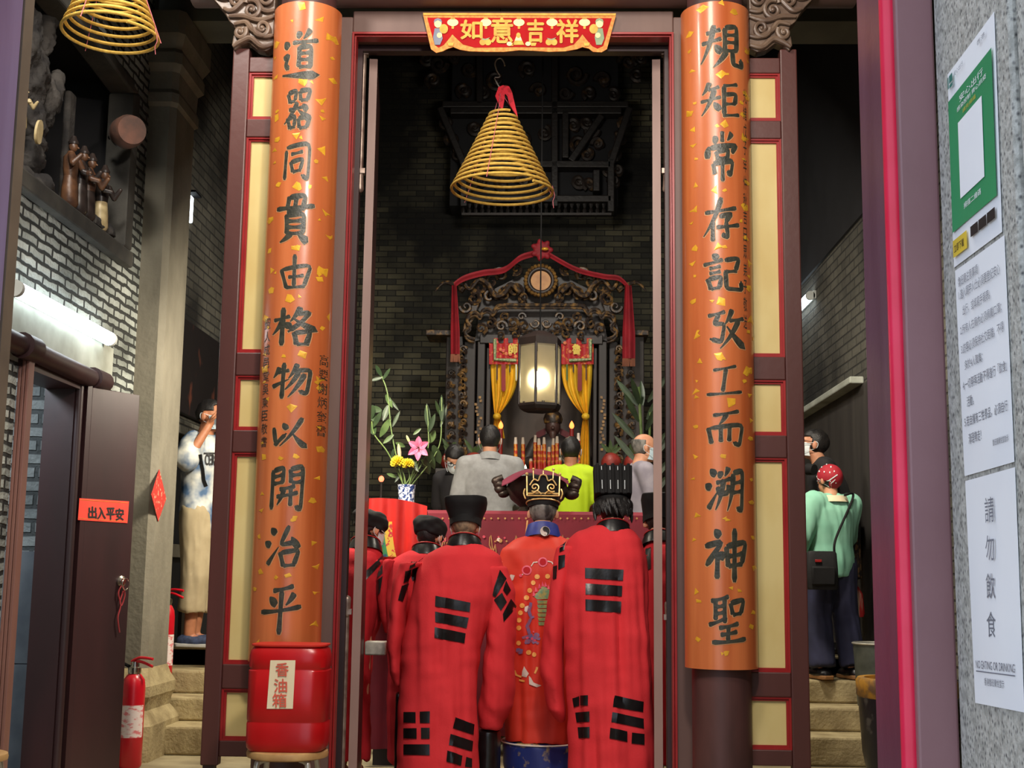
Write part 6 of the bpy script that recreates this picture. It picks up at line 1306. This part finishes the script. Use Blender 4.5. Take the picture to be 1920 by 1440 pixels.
bars(t, C_, [q8((252, 560), (290, 545), (268, 585), (240, 600)), q8((226, 610), (250, 600), (236, 650), (214, 660)), q8((252, 600), (278, 590), (272, 650), (250, 655)), q8((208, 672), (238, 660), (212, 738), (194, 732))], 'sleeve_patches')
bars(t, C_, [q8((622, 604), (650, 642), (606, 720), (590, 712)), q8((648, 650), (668, 690), (652, 712), (636, 690)), q8((632, 700), (652, 740), (628, 776), (600, 730)), q8((668, 726), (692, 760), (640, 824), (636, 790))], 'sleeve_patches')
garment(t, 'black_under_skirt', lambda m_: m_.rings([[Vector((at(px, 1370, 6.62).x+r_*math.cos(q), 6.66+.1*math.sin(q), zz_)) for q in [2*math.pi*k/20 for k in range(20)]] for zz_, px, r_ in ((.03, 916, .062), (.32, 916, .06))]), K['satin'], fold=.004)
garment(t, 'black_side_panel', lambda m_: m_.rings([[Vector((at(747, 1370, 6.62).x+.02*math.cos(q), 6.64+.08*math.sin(q), zz_)) for q in [2*math.pi*k/16 for k in range(16)]] for zz_ in (.03, .5)]), K['satin'], fold=.004)
# right priest
t, J, C_ = priest('priest in bright red robe and tall ridged black hat, nearest the right door leaf', 6.45,
    [(984, 1112, 1170, .07), (996, 1084, 1192, .1), (1012, 1064, 1206, .125), (1050, 1052, 1214, .15), (1110, 1050, 1217, .16), (1200, 1056, 1218, .17), (1300, 1062, 1218, .185), (1400, 1064, 1218, .2), (1466, 1064, 1218, .21)],
    [[(1068, 1025, 0, 24, .08), (1055, 1067, .02, 18, .09), (1043, 1130, .03, 18, .1), (1036, 1200, .05, 21, .11), (1035, 1267, .06, 22, .12), (1044, 1333, .07, 15, .1), (1051, 1355, .08, 7, .05)],
     [(1186, 1025, .02, 18, .08), (1190, 1080, .07, 15, .09), (1188, 1180, .14, 14, .1), (1186, 1280, .18, 12, .1)]],
    (1150, 954), 'robe', tall_hat, seed=11, hpitch=.15)
bars(t, C_, [q8((984, 596), (1146, 604), (1144, 650), (984, 640)), q8((986, 662), (1142, 672), (1140, 716), (986, 708)), q8((986, 728), (1138, 738), (1136, 786), (986, 776))])
bars(t, C_, [q8((932, 1146), (962, 1136), (962, 1176), (938, 1184)), q8((966, 1134), (996, 1132), (996, 1176), (966, 1176)), q8((944, 1206), (1002, 1200), (1002, 1244), (950, 1248)), q8((954, 1268), (1002, 1266), (1002, 1312), (958, 1314))])
bars(t, C_, [q8((1108, 1134), (1228, 1160), (1226, 1204), (1102, 1182)), q8((1100, 1204), (1228, 1232), (1230, 1274), (1096, 1246)), q8((1092, 1270), (1160, 1286), (1160, 1330), (1088, 1314)), q8((1180, 1290), (1232, 1296), (1232, 1342), (1178, 1336))])
bars(t, C_, [q8((880, 480), (902, 472), (896, 520), (878, 530)), q8((874, 545), (900, 540), (896, 590), (872, 605)), q8((852, 590), (868, 585), (864, 640), (850, 645))], 'sleeve_patches')
hb = MB(); rng = random.Random(6)
for k in range(46):
    a = math.pi+math.pi*k/45; z_ = rng.uniform(-.035, .035); p0_ = J['hl'](.08*math.cos(a), .1*math.sin(a)-.012, z_+.02); hb.tube(curve([p0_, p0_+(J['r']*math.cos(a)+J['f']*math.sin(a))*.02-J['u']*.02, p0_+(J['r']*math.cos(a+.4)+J['f']*math.sin(a+.4))*.024-J['u']*.055], 4), [.011, .012, .012, .012, .011, .01, .008, .005, .002], 6)
part(t, 'loose_curls', hb, K['hair'])
# ornate priest in the middle
t, J, C_ = priest('ornate priest in orange-red embroidered robe and gold-scrolled black crown, between the two foremost priests', 6.95,
    [(1002, 990, 1048, .07), (1012, 966, 1068, .1), (1030, 940, 1090, .13), (1070, 930, 1098, .15), (1140, 930, 1100, .16), (1220, 934, 1098, .17), (1300, 940, 1090, .18), (1386, 945, 1082, .2), (1392, 945, 1082, .2)],
    [[(950, 1050, 0, 20, .08), (942, 1100, .05, 16, .1), (940, 1180, .12, 14, .11), (942, 1260, .17, 12, .1)], [(1080, 1045, 0, 20, .08), (1088, 1100, .05, 16, .1), (1090, 1180, .12, 14, .11), (1088, 1260, .17, 12, .1)]],
    (1018, 960), 'robe_orange', crown_hat, hair='hair_grey', seed=20, hpitch=.1, collar=False)
nbp = J['nb']
K['collar_blue'] = mat('royal_blue', (36, 50, 140), .45, col2=(26, 36, 110), scale=20); K['brocade'] = mat('blue_brocade', (30, 44, 110), .5, col2=(150, 130, 84), scale=16, detail=4, lo=.55, hi=.64)
K['emb_gold'] = mat('embroidery_gold', (236, 178, 96), .5, col2=(216, 150, 66), scale=60); K['emb_pink'] = mat('embroidery_pink', (226, 96, 120), .55, col2=(206, 60, 90), scale=50); K['emb_white'] = mat('embroidery_white', (226, 214, 200), .55); K['emb_green'] = mat('embroidery_green', (84, 130, 96), .55, col2=(150, 140, 70), scale=60); K['emb_blue'] = mat('embroidery_blue', (96, 100, 150), .55, col2=(150, 84, 100), scale=70)
p = part(t, 'collar', MB().rings([[nbp+Vector((a*math.cos(q), a*.95*math.sin(q)+.02+zz_*.2, zz_-.03*math.sin(q))) for q in [2*math.pi*k/30 for k in range(30)]] for a, zz_ in ((.1, -.015), (.094, .02), (.084, .055), (.074, .055), (.075, 0))], cap=False), K['collar_blue'], label='royal blue collar')
yc = at(1022, 996, nbp.y-.088)
R1 = .026
def yy(u, v, d=0): return yc+Vector((u*R1, -.008-d+.3*R1*abs(u)**2*.4, v*R1))
part(p, 'yin_yang', MB().prism([(math.cos(a), math.sin(a)) for a in [2*math.pi*k/28 for k in range(28)]], 0, .003, lambda u, v, d: yy(u, v, -d)), K['emb_white'], smooth=0)
yn = [(math.cos(a), math.sin(a)) for a in [math.pi/2-math.pi*k/14 for k in range(15)]]+[(.5*math.cos(a), -.5+.5*math.sin(a)) for a in [-math.pi/2+math.pi*k/8 for k in range(1, 8)]]+[(-.5*math.cos(a), .5-.5*math.sin(a)*1) for a in [math.pi/2+ -math.pi*k/8*1 for k in range(0, 8)]]
yn = [(math.cos(a), math.sin(a)) for a in [math.pi/2-math.pi*k/14 for k in range(15)]]+[(-.5*math.cos(a)*-1, -.5+.5*math.sin(a)) for a in [-math.pi/2+math.pi*k/8 for k in range(1, 8)]]+[(-.5*math.cos(a), .5+.5*math.sin(a)) for a in [-math.pi/2+math.pi*k/8 for k in range(0, 8)]]
part(p, 'yin_half', MB().prism([(a*.93, b*.93) for a, b in yn], 0, .002, lambda u, v, d: yy(u, v, .002-d)), K['ink'], smooth=0)
part(p, 'yin_dots', MB().prism([(.16*math.cos(a), -.5+.16*math.sin(a)) for a in [2*math.pi*k/12 for k in range(12)]], 0, .001, lambda u, v, d: yy(u, v, .0035-d)), K['emb_white'], smooth=0)
part(p, 'yang_dots', MB().prism([(.16*math.cos(a), .5+.16*math.sin(a)) for a in [2*math.pi*k/12 for k in range(12)]], 0, .001, lambda u, v, d: yy(u, v, .0015-d)), K['ink'], smooth=0)
def e9(*pts): return [(920+x/2.48, 860+y/2.483) for x, y in pts]
def emb(name, mt, fn, lift=.0045):
    mb = MB(); fn(mb); part(t, name, mb, K[mt], smooth=30)
emb('gold_dots', 'emb_gold', lambda m_: [C_.disc(m_, *e9((x, y))[0], 4.6, .004) for x, y in ((264, 548), (216, 550), (198, 578), (180, 614), (166, 648), (148, 684), (140, 718), (134, 752), (132, 858), (176, 902), (202, 912), (133, 788))])
emb('ring_emblems', 'emb_pink', lambda m_: [C_.disc(m_, *e9(c)[0], 9, .004) for c in ((168, 520), (242, 482))])
emb('ring_centres', 'robe_deep', lambda m_: [C_.disc(m_, *e9(c)[0], 6.2, .006) for c in ((168, 520), (242, 482))])
emb('pale_cord', 'emb_white', lambda m_: [C_.line(m_, e9(*c), 2, .005) for c in (((142, 545), (152, 538)), ((188, 502), (200, 484), (218, 482)), ((264, 478), (284, 482), (296, 500)))])
emb('pagoda', 'emb_green', lambda m_: [C_.quad(m_, e9((216+i*.8, 660+i*20), (268-i*2, 660+i*20), (266-i*2, 676+i*20), (220+i*.6, 676+i*20)), 5, 2) for i in range(6)]+[C_.poly(m_, e9((200, 640), (240, 590), (274, 610), (276, 652), (216, 656)))])
emb('flame_petals', 'emb_pink', lambda m_: [C_.poly(m_, e9((x, y+26), (x+4, y), (x+14, y+24)), .006) for x, y in ((196, 615), (206, 596), (220, 580), (234, 570), (248, 572), (262, 584))])
emb('flower_branch', 'emb_blue', lambda m_: ([C_.line(m_, e9(*c), w_) for c, w_ in ((((186, 670), (176, 710), (186, 740), (168, 780), (178, 815)), 6), (((186, 740), (204, 735)), 4), (((150, 835), (176, 825), (228, 840)), 5), (((160, 860), (190, 840), (222, 862)), 4), (((120, 890), (152, 896)), 7), (((130, 905), (150, 900)), 5))]+[C_.disc(m_, *e9(c)[0], 5, .005, 8) for c in ((182, 826), (198, 850), (172, 850), (214, 822), (134, 893))]))
emb('blossoms', 'emb_pink', lambda m_: [C_.disc(m_, *e9(c)[0], r_, .0065, 8) for c, r_ in (((190, 838), 3), (168, 834) and ((168, 834), 2.4), ((206, 846), 2.6), ((200, 806), 2.2), ((142, 545), 3), ((92, 590), 3.5))])
emb('white_cranes', 'emb_white', lambda m_: [C_.poly(m_, e9(*c), .005) for c in (((150, 990), (158, 966), (166, 985), (176, 1000), (165, 1018), (148, 1012)), ((176, 1010), (186, 1020), (202, 1050), (234, 1056), (216, 1064), (178, 1050)), ((160, 690), (172, 684), (180, 694), (164, 716), (158, 708)), ((82, 556), (96, 540), (114, 544), (106, 566), (90, 572)))])
emb('crane_wings', 'emb_gold', lambda m_: [C_.line(m_, e9(*c), 3.5) for c in (((112, 986), (120, 1006), (146, 1016)), ((206, 1000), (214, 980), (216, 970)), ((134, 1030), (160, 1036)))])
garment(t, 'brocade_hem', lambda m_: m_.rings([[(at(944, yy_, 6.95)+at(1083, yy_, 6.95))/2+Vector((.20*math.cos(q), .215*math.sin(q), 0)) for q in [2*math.pi*k/36 for k in range(36)]] for yy_ in (1387, 1400, 1440)]), K['brocade'], fold=.006, label='blue brocade hem')
part(t, 'hem_piping', MB().tube([(at(944, 1389, 6.95)+at(1083, 1389, 6.95))/2+Vector((.204*math.cos(q), .219*math.sin(q), 0)) for q in [2*math.pi*k/36 for k in range(36)]], .004, 6, closed=True), K['emb_white'])
hp = J['hl']; part(t, 'ear_tassel', MB().tube([hp(-.092, -.02, -.05), hp(-.1, -.03, -.14)], .0045, 6), K['emb_gold'])
# back left priests and the right-hand sliver
t, J, C_ = priest('priest in deeper red robe and rounded black hat, behind the front left priest', 7.05,
    [(1030, 770, 812, .06), (1040, 748, 824, .1), (1056, 730, 838, .125), (1090, 722, 842, .14), (1140, 722, 842, .15), (1200, 726, 842, .155), (1300, 730, 842, .16), (1380, 730, 842, .17), (1425, 730, 842, .18)],
    [[(736, 1050, 0, 18, .08), (718, 1085, .03, 15, .09), (722, 1140, .08, 14, .1), (728, 1190, .12, 11, .09)], [(828, 1056, 0, 16, .08), (836, 1120, .08, 15, .1), (834, 1200, .14, 13, .09)]],
    (800, 1004), 'robe_deep', cap_hat, seed=31, hyaw=-.5, hpitch=.25, strap=True)
bars(t, C_, [q8((110, 590), (132, 575), (130, 620), (106, 640)), q8((106, 650), (130, 630), (120, 700), (104, 720))], 'sleeve_patches')
t, J, C_ = priest('priest in red robe with black diagonal stripes, half hidden by the left door leaf', 7.15,
    [(1022, 662, 700, .06), (1032, 644, 712, .1), (1050, 628, 720, .125), (1090, 622, 722, .14), (1130, 622, 716, .15), (1200, 622, 700, .155), (1300, 624, 690, .16), (1380, 624, 688, .17), (1425, 624, 688, .18)],
    [[(704, 1050, 0, 17, .08), (706, 1100, .04, 14, .09), (700, 1150, .08, 13, .1), (686, 1220, .1, 10, .1), (680, 1290, .11, 8, .08)], [(644, 1050, 0, 16, .08), (640, 1120, .08, 14, .1), (642, 1200, .14, 12, .09)]],
    (685, 990), 'robe_deep', cap_hat, seed=41, hyaw=-.9, hpitch=.2, strap=True)
bars(t, C_, [q8((28, 640), (140, 530), (150, 545), (40, 668)), q8((20, 560), (40, 530), (58, 560), (36, 590))], 'stripes')
t, J, C_ = priest('priest almost hidden behind the right door leaf, only black hat and shoulder showing', 7.2,
    [(1014, 1222, 1262, .06), (1024, 1210, 1276, .1), (1042, 1203, 1286, .12), (1090, 1200, 1290, .14), (1140, 1204, 1288, .15), (1200, 1206, 1286, .155), (1300, 1208, 1286, .16), (1380, 1208, 1286, .17), (1420, 1208, 1286, .18)],
    [[(1214, 1040, 0, 13, .08), (1210, 1100, .08, 12, .1), (1212, 1180, .14, 11, .09)], [(1272, 1040, 0, 14, .08), (1280, 1120, .08, 13, .1), (1278, 1200, .14, 11, .09)]],
    (1236, 976), 'robe_deep', soft_hat(.95), seed=51)
bars(t, C_, [q8((1238, 480), (1262, 470), (1262, 600), (1244, 610))], 'sleeve_patches')
# ------------------------------------------------------------------ worshippers by the altar
def arm_cover(mb, J, q, r0, r1, r2, to=2, g=1.0):
    S_, E_, W_ = J['arm'][q]; mb.limb(J['G']((q*.05, -.012, 1.40)), S_, .05*J['s']+.024, r0)
    if to == 1: mb.limb(S_, S_.lerp(E_, .75), r0, r1)
    else: mb.limb(S_, E_, r0, r1).limb(E_, E_.lerp(W_, .96), r1, r2)
def trousers(t, J, material, k=1.0, end=1.0, r=(.105, .08, .075), seed=0):
    def fn(m_):
        B = J['B']; m_.rings([[J['B']((a*math.cos(q), b*math.sin(q), h)) for q in [2*math.pi*i/24 for i in range(24)]] for h, a, b in ((.84, .172, .13), (.93, .178, .13), (1.03, .16, .12))])
        for q in (-1, 1): H_, K_, N_ = J['leg'][q]; m_.limb(H_, K_, r[0]*k, r[1]*k).tube([K_.lerp(H_, .2), K_, K_.lerp(N_, end)], [r[1]*k*.9, r[1]*k, r[2]*k], 20)
    return garment(t, 'trousers', fn, K[material] if isinstance(material, str) else material, fold=.007, fx=26, fz=5, seed=seed)
def shoes(t, J, material, sole=None):
    for q in (-1, 1):
        N_, T_, B_ = J['foot'][q]; m_ = MB().limb(B_, T_, .045, .04).limb(N_-Vector((0, 0, .03)), B_, .045, .046); v_, n_, fc = fuse(m_, .009, 3); z0 = J['B']((0, 0, 0)).z; v_[:, 2] = np.maximum(v_[:, 2], z0+.006); s_ = part(t, 'shoe', solid(v_, fc), material)
        if sole:
            d = (T_-B_); d.z = 0; L = d.length; d.normalize(); n2 = Vector((-d.y, d.x, 0)); part(s_, 'sole', MB().prism([(-.05, -.03), (-.03, -.046), (L*.5, -.04), (L+.02, -.042), (L+.048, 0), (L+.02, .042), (L*.5, .04), (-.03, .046), (-.05, .03)], 0, .026, lambda u, v, w_: Vector((B_.x, B_.y, z0+.002))+d*u+n2*v+Vector((0, 0, w_))), sole, bevel=.006)
jk = mat('grey_suiting', (152, 152, 152), .8, col2=(140, 140, 140), scale=30, bump=.05); dk = mat('dark_trousers', (44, 44, 52), .8)
Yg = 9.35
def topz(px, py, Y): return AZ(px, py, Y)
gx = AX(918, 880, Yg); H = (topz(920, 797, Yg)-HALL-.004)*1.0
t, J = human('person in grey suit jacket seen from behind, short black hair, facing the shrine', gx, Yg, HALL+.004, .06, H, arms={q: ((q*.25, .02, 1.12), (q*.16, .26, 1.08)) for q in (-1, 1)}, build_=1.08)
def fn(m_): J['torso'](m_, .024, .66); [arm_cover(m_, J, q, .072, .06, .045) for q in (-1, 1)]
v_, fc = garment(t, 'jacket', fn, jk, fold=.006, fx=14, fz=3, seed=2); part(t, 'jacket_collar', MB().rings([[J['nb']+Vector((a*math.cos(q), a*math.sin(q)+.01, zz_-.02*math.sin(q))) for q in [2*math.pi*k/24 for k in range(24)]] for a, zz_ in ((.098, -.02), (.085, .02), (.075, .035), (.068, .03), (.07, 0))], cap=False), jk); mask_on(t, J); trousers(t, J, dk); shoes(t, J, K['satin'])
# yellow-green shirt
Yn = 9.75; nx_ = AX(1070, 880, Yn); H = topz(1068, 819, Yn)-HALL-.004
t, J = human('person in bright yellow-green shirt seen from behind right of the burner', nx_, Yn, HALL+.004, -.05, H, skin='skin_dark', arms={q: ((q*.23, .02, 1.12), (q*.14, .25, 1.08)) for q in (-1, 1)}, build_=.95, hairfn=lambda a, b, c: not (b > .035 and c < .05) and not (abs(a) > .06 and -.03 < b and c < 0) and c > -.06)
def fn(m_): J['torso'](m_, .02, .8); [arm_cover(m_, J, q, .066, .058, 0, 1) for q in (-1, 1)]
garment(t, 'shirt', fn, mat('yellow_green', (180, 208, 20), .75, col2=(164, 192, 12), scale=8), fold=.006, seed=5); mask_on(t, J); trousers(t, J, dk); shoes(t, J, K['satin'])
# masked person in dark polo, facing this way
Yp = 9.95; H = 1.52; pxx = AX(872, 900, Yp)
t, J = human('masked person in dark polo shirt bowing beside the grey suit, wearing glasses', pxx, Yp, HALL+.004, R(150), H, lean=.26, head_yaw=R(35), head_pitch=.55, arms={1: ((.27, .02, 1.09), (.12, .22, 1.0)), -1: ((-.26, .05, 1.1), (-.1, .25, 1.02))})
def fn(m_): J['torso'](m_, .02, .78); [arm_cover(m_, J, q, .07, .062, 0, 1) for q in (-1, 1)]
garment(t, 'polo_shirt', fn, mat('dark_polo', (46, 44, 46), .8, col2=(38, 36, 40), scale=10), fold=.005, seed=7); part(t, 'shirt_collar', MB().rings([[J['nb']+Vector((a*math.cos(q), a*math.sin(q), zz_)) for q in [2*math.pi*k/24 for k in range(24)]] for a, zz_ in ((.1, -.015), (.086, .02), (.076, .02), (.08, -.01))], cap=False), K['hatcloth']); mask_on(t, J); glasses(t, J); trousers(t, J, dk); shoes(t, J, K['satin'])
# old man in profile
Yo = 9.3; ox = AX(1200, 900, Yo); H = topz(1204, 812, Yo)-HALL-.004
t, J = human('old balding person with blue face mask in profile at the right edge of the doorway', ox, Yo, HALL+.004, R(-78), H, head_pitch=.12, head_yaw=R(-6), hair='hair_grey', arms={1: ((.2, .06, 1.1), (.06, .27, 1.12)), -1: ((-.22, .05, 1.1), (-.08, .28, 1.1))}, hairfn=lambda a, b, c: b < .0 and c < .055 and c > -.07)
def fn(m_): J['torso'](m_, .02, .78); [arm_cover(m_, J, q, .068, .06, 0, 1) for q in (-1, 1)]
garment(t, 'shirt', fn, mat('lilac_grey_shirt', (148, 142, 152), .8, col2=(132, 126, 138), scale=14), fold=.006, seed=9); mask_on(t, J, 'mask_blue'); trousers(t, J, dk); shoes(t, J, K['satin'])
# ------------------------------------------------------------------ photographer on the left steps
Ym = 8.74; mx = AX(377, 1000, Ym); H = (topz(385, 750, Ym)-HALL-.004)
t, J = human('person in tie-dye shirt and beige cropped trousers taking a picture on the left steps', mx, Ym, HALL+.004, R(-100), H, skin='skin_dark', voxel=.0075, head_yaw=R(-10), head_pitch=.02, hairfn=lambda a, b, c: not (b > .06 and c < .075) and not (abs(a) > .05 and -.02 < b and c < .03) and c > -.03,
    arms={1: ((.28, -.01, 1.235), (.2, .11, 1.49)), -1: ((-.24, .18, 1.2), (-.05, .3, 1.5))}, legs={1: ((.1, .02, .49), (.09, -.01, .085)), -1: ((-.1, -.02, .49), (-.1, -.06, .085))},
    hands={1: (Vector((.35, .25, .9)), Vector((.9, .3, -.2)), .55, -1), -1: (Vector((0, .2, 1)), Vector((-.3, 1, 0)), .5, 1)})
td = mat('tie_dye', (206, 206, 196), .8, col2=(72, 100, 134), scale=6.5, detail=3, lo=.4, hi=.6)
def fn(m_): J['torso'](m_, .03, .78); [m_.limb(J['arm'][q][0], J['arm'][q][0].lerp(J['arm'][q][1], .8), .08, .085) for q in (-1, 1)]
v_, fc = garment(t, 'shirt', fn, td, fold=.008, seed=12); C_ = Cast(v_, fc)
bp = mat('beige_trousers', (176, 160, 128), .85, col2=(160, 144, 112), scale=8); trousers(t, J, bp, 1.0, .62, (.115, .098, .09), 4)
shoes(t, J, mat('navy_shoe', (40, 48, 70), .7, col2=(58, 70, 100), scale=40), mat('sole_white', (200, 200, 196), .6)); mask_on(t, J, 'mask_blue')
mb = MB(); C_.line(mb, [(374, 852), (380, 880), (382, 900), (386, 912)], 6, .006); part(t, 'camera_strap', mb, K['wire'])
mb = MB()
def sfn(u, v): return C_(u, v, .005)
write(mb, 'CER', (384, 872, 402, 852), sfn, bold=.6, push=(0, -.0004, 0)); C_.line(mb, [(381, 850), (404, 850)], 3); part(t, 'shirt_print', mb, K['ink'], smooth=0)
ph = J['arm'][1][2]+Vector((.115, .045, .085)); solo('phone_camera', 'small silver camera held up to the face by the person in the tie-dye shirt', 'camera', MB().box(ph.x-.055, ph.x+.055, ph.y-.012, ph.y+.012, ph.z-.032, ph.z+.032), mat('silver_camera', (190, 186, 176), .4), bevel=.008)
# ------------------------------------------------------------------ two people on the right steps
Yw = 8.5; wx = AX(1562, 1150, Yw); zf = RIS[3]+.003; H = (topz(1547, 866, Yw)-zf)/1.02
t, J = human('person in mint green jacket and red bandana on the right steps', wx, Yw, zf, R(22), H, lean=-.02, head_yaw=R(16), head_pitch=-.05, arms={-1: ((-.29, .0, 1.12), (-.27, .14, .92)), 1: ((.22, .1, 1.12), (.1, .28, 1.2))}, legs={1: ((.13, .02, .49), (.13, -.06, .085)), -1: ((-.12, .03, .49), (-.13, -.03, .085)), 'foot': (0, .13, -.05)}, hairfn=lambda a, b, c: not (b > .03 and c < .05) and c > -.09)
def fn(m_): J['torso'](m_, .034, .8); [arm_cover(m_, J, q, .08, .07, .056) for q in (-1, 1)]
v_, fc = garment(t, 'jacket', fn, mat('mint_green', (146, 204, 178), .8, col2=(130, 190, 164), scale=7), fold=.01, seed=15); C_ = Cast(v_, fc)
nv = mat('navy_trousers', (44, 46, 74), .85, col2=(34, 36, 60), scale=9); trousers(t, J, nv, 1.0, .97, (.104, .086, .084), 6); shoes(t, J, K['satin'], mat('sole_tan', (150, 104, 58), .7))
hl = J['hl']; fr = J['fr']; s = J['s']
q = MB().ell(hl(0, -.012, .024), (.092*s, .114*s, .108*s), 36, 26, fr); dd = [(p-hl(0, 0, 0)) for p in q.v]; ok = [(d.dot(J['u'])/s > -.02 + .0*d.dot(J['f'])) or (d.dot(J['f'])/s < -.05 and d.dot(J['u'])/s > -.07) for d in dd]; q.f = [f_ for f_ in q.f if all(ok[i] for i in f_)]
ban = mat('bandana_red', (160, 22, 40), .75, col2=(150, 18, 36), scale=20); o = part(t, 'bandana', q, ban); m_ = o.modifiers.new('thick', 'SOLIDIFY'); m_.thickness = .008
vb_ = [tuple(p) for p in q.v]; CB = Cast(vb_, q.f); mb = MB(); rng = random.Random(3)
for x, y in ((1533, 872), (1541, 876), (1550, 871), (1558, 876), (1564, 884), (1537, 884), (1527, 882), (1546, 885), (1556, 886)): CB.disc(mb, x, y, 1.7, .004, 6, .7)
CB.line(mb, [(1526, 890), (1536, 899), (1548, 905), (1560, 897), (1570, 890)], 1.8, .004); CB.line(mb, [(1530, 900), (1540, 908), (1548, 911), (1558, 906), (1566, 899)], 1.4, .004)
for x in range(1532, 1568, 5): CB.disc(mb, x, 904+2*math.sin(x), 1.2, .004, 6)
part(o, 'white_pattern', mb, K['mask'], smooth=0)
part(t, 'shirt_collar', MB().rings([[J['nb']+Vector((a*math.cos(z), a*math.sin(z), zz_)) for z in [2*math.pi*k/24 for k in range(24)]] for a, zz_ in ((.105, -.02), (.09, .02), (.08, .02), (.084, -.01))], cap=False), K['cream_paper'])
W_ = J['arm'][-1][2]; part(t, 'pink_cuff', MB().limb(W_.lerp(J['arm'][-1][1], .32), W_, .056, .045), mat('pink_floral_cuff', (196, 110, 130), .8, col2=(230, 180, 180), scale=50))
bc = at(1541, 1068, Yw-.24); bg_ = MB(); bw = .098
bt = thing('shoulder_bag', 'small black shoulder bag with a red tab hanging at the mint jacket', 'bag', (bc.x, bc.y, bc.z-.13))
part(bt, 'body', MB().rings([[Vector((bc.x+bw*k_*math.copysign(abs(math.cos(z))**.5, math.cos(z)), bc.y+.04*k_*math.copysign(abs(math.sin(z))**.5, math.sin(z)), bc.z+zz_)) for z in [2*math.pi*i/28 for i in range(28)]] for k_, zz_ in ((.9, -.125), (1, -.11), (1.0, .0), (.94, .1), (.86, .115))]), mat('bag_black', (26, 26, 28), .7, col2=(18, 18, 20), scale=20, bump=.1))
part(bt, 'front_pocket', MB().box(bc.x-.075, bc.x+.075, bc.y-.058, bc.y-.035, bc.z-.1, bc.z+.02), K['hatcloth'], bevel=.012); part(bt, 'red_tab', MB().box(bc.x-.05, bc.x-.01, bc.y-.05, bc.y-.037, bc.z+.045, bc.z+.062), K['red_line'], bevel=.002)
part(bt, 'strap', MB().tube(curve([bc+Vector((.085, .02, .1)), bc+Vector((.1, .03, .2)), J['arm'][1][0]+Vector((.0, -.1, .05)), J['nb']+Vector((.06, -.09, .02))], 8), .008, 8), K['hatcloth'])
Yh = 8.95; hx = AX(1580, 1000, Yh)
t, J = human('black-haired person with glasses and white mask leaning behind the mint green jacket', hx, Yh, HALL+.004, R(86), 1.56, lean=.32, head_yaw=R(-4), head_pitch=-.3, voxel=.0075, arms={-1: ((-.22, .12, 1.08), (-.1, .32, 1.12)), 1: ((.24, -.02, 1.0), (.2, -.12, .80))}, hands={1: (Vector((0.05, -.1, -1)), Vector((0, 0, 0))+Vector((-.6, -.8, 0)), .95, 1)}, hairfn=lambda a, b, c: not (b > .03 and c < .045) and c > -.09)
def fn(m_): J['torso'](m_, .026, .9); [arm_cover(m_, J, q, .072, .062, .05) for q in (-1, 1)]
garment(t, 'black_top', fn, mat('black_top', (26, 25, 27), .85, col2=(18, 17, 19), scale=14), fold=.006, seed=18)
garment(t, 'patterned_tunic', lambda m_: m_.rings([[J['B']((a*math.cos(z), b*math.sin(z), h)) for z in [2*math.pi*k/28 for k in range(28)]] for h, a, b in ((.55, .2, .13), (.75, .2, .128), (.95, .185, .122), (1.02, .17, .12))]), mat('brown_pattern', (120, 92, 60), .85, col2=(46, 36, 30), scale=30, detail=3, lo=.46, hi=.56), fold=.01, seed=19, label='brown patterned tunic')
trousers(t, J, mat('dark_legs', (34, 33, 36), .85), 1.0, .97, (.1, .08, .075), 8); shoes(t, J, K['satin']); mask_on(t, J); glasses(t, J)
rb = at(1604, 1128, 8.75); part_ = solo('red_bag', 'red striped bag hanging beside the navy trousers on the right steps', 'bag', MB().rings([[rb+Vector((a*math.cos(z), .03*math.sin(z), zz_)) for z in [2*math.pi*k/20 for k in range(20)]] for a, zz_ in ((.05, -.1), (.06, -.08), (.05, .05), (.02, .1))]), mat('red_stripe', (176, 34, 34), .6, col2=(206, 176, 150), scale=18, stretch=(1, 1, .1), lo=.6, hi=.65))
cp = at(1518, 880, 8.72); solo('dark_camera', 'small dark round camera in front of the white mask on the right steps', 'camera', MB().lathe([(.02, -.04), (.036, -.04), (.04, .015), (.032, .03), (.001, .035)], cp, 24, (-.5, .6, .1)), K['hatcloth'])
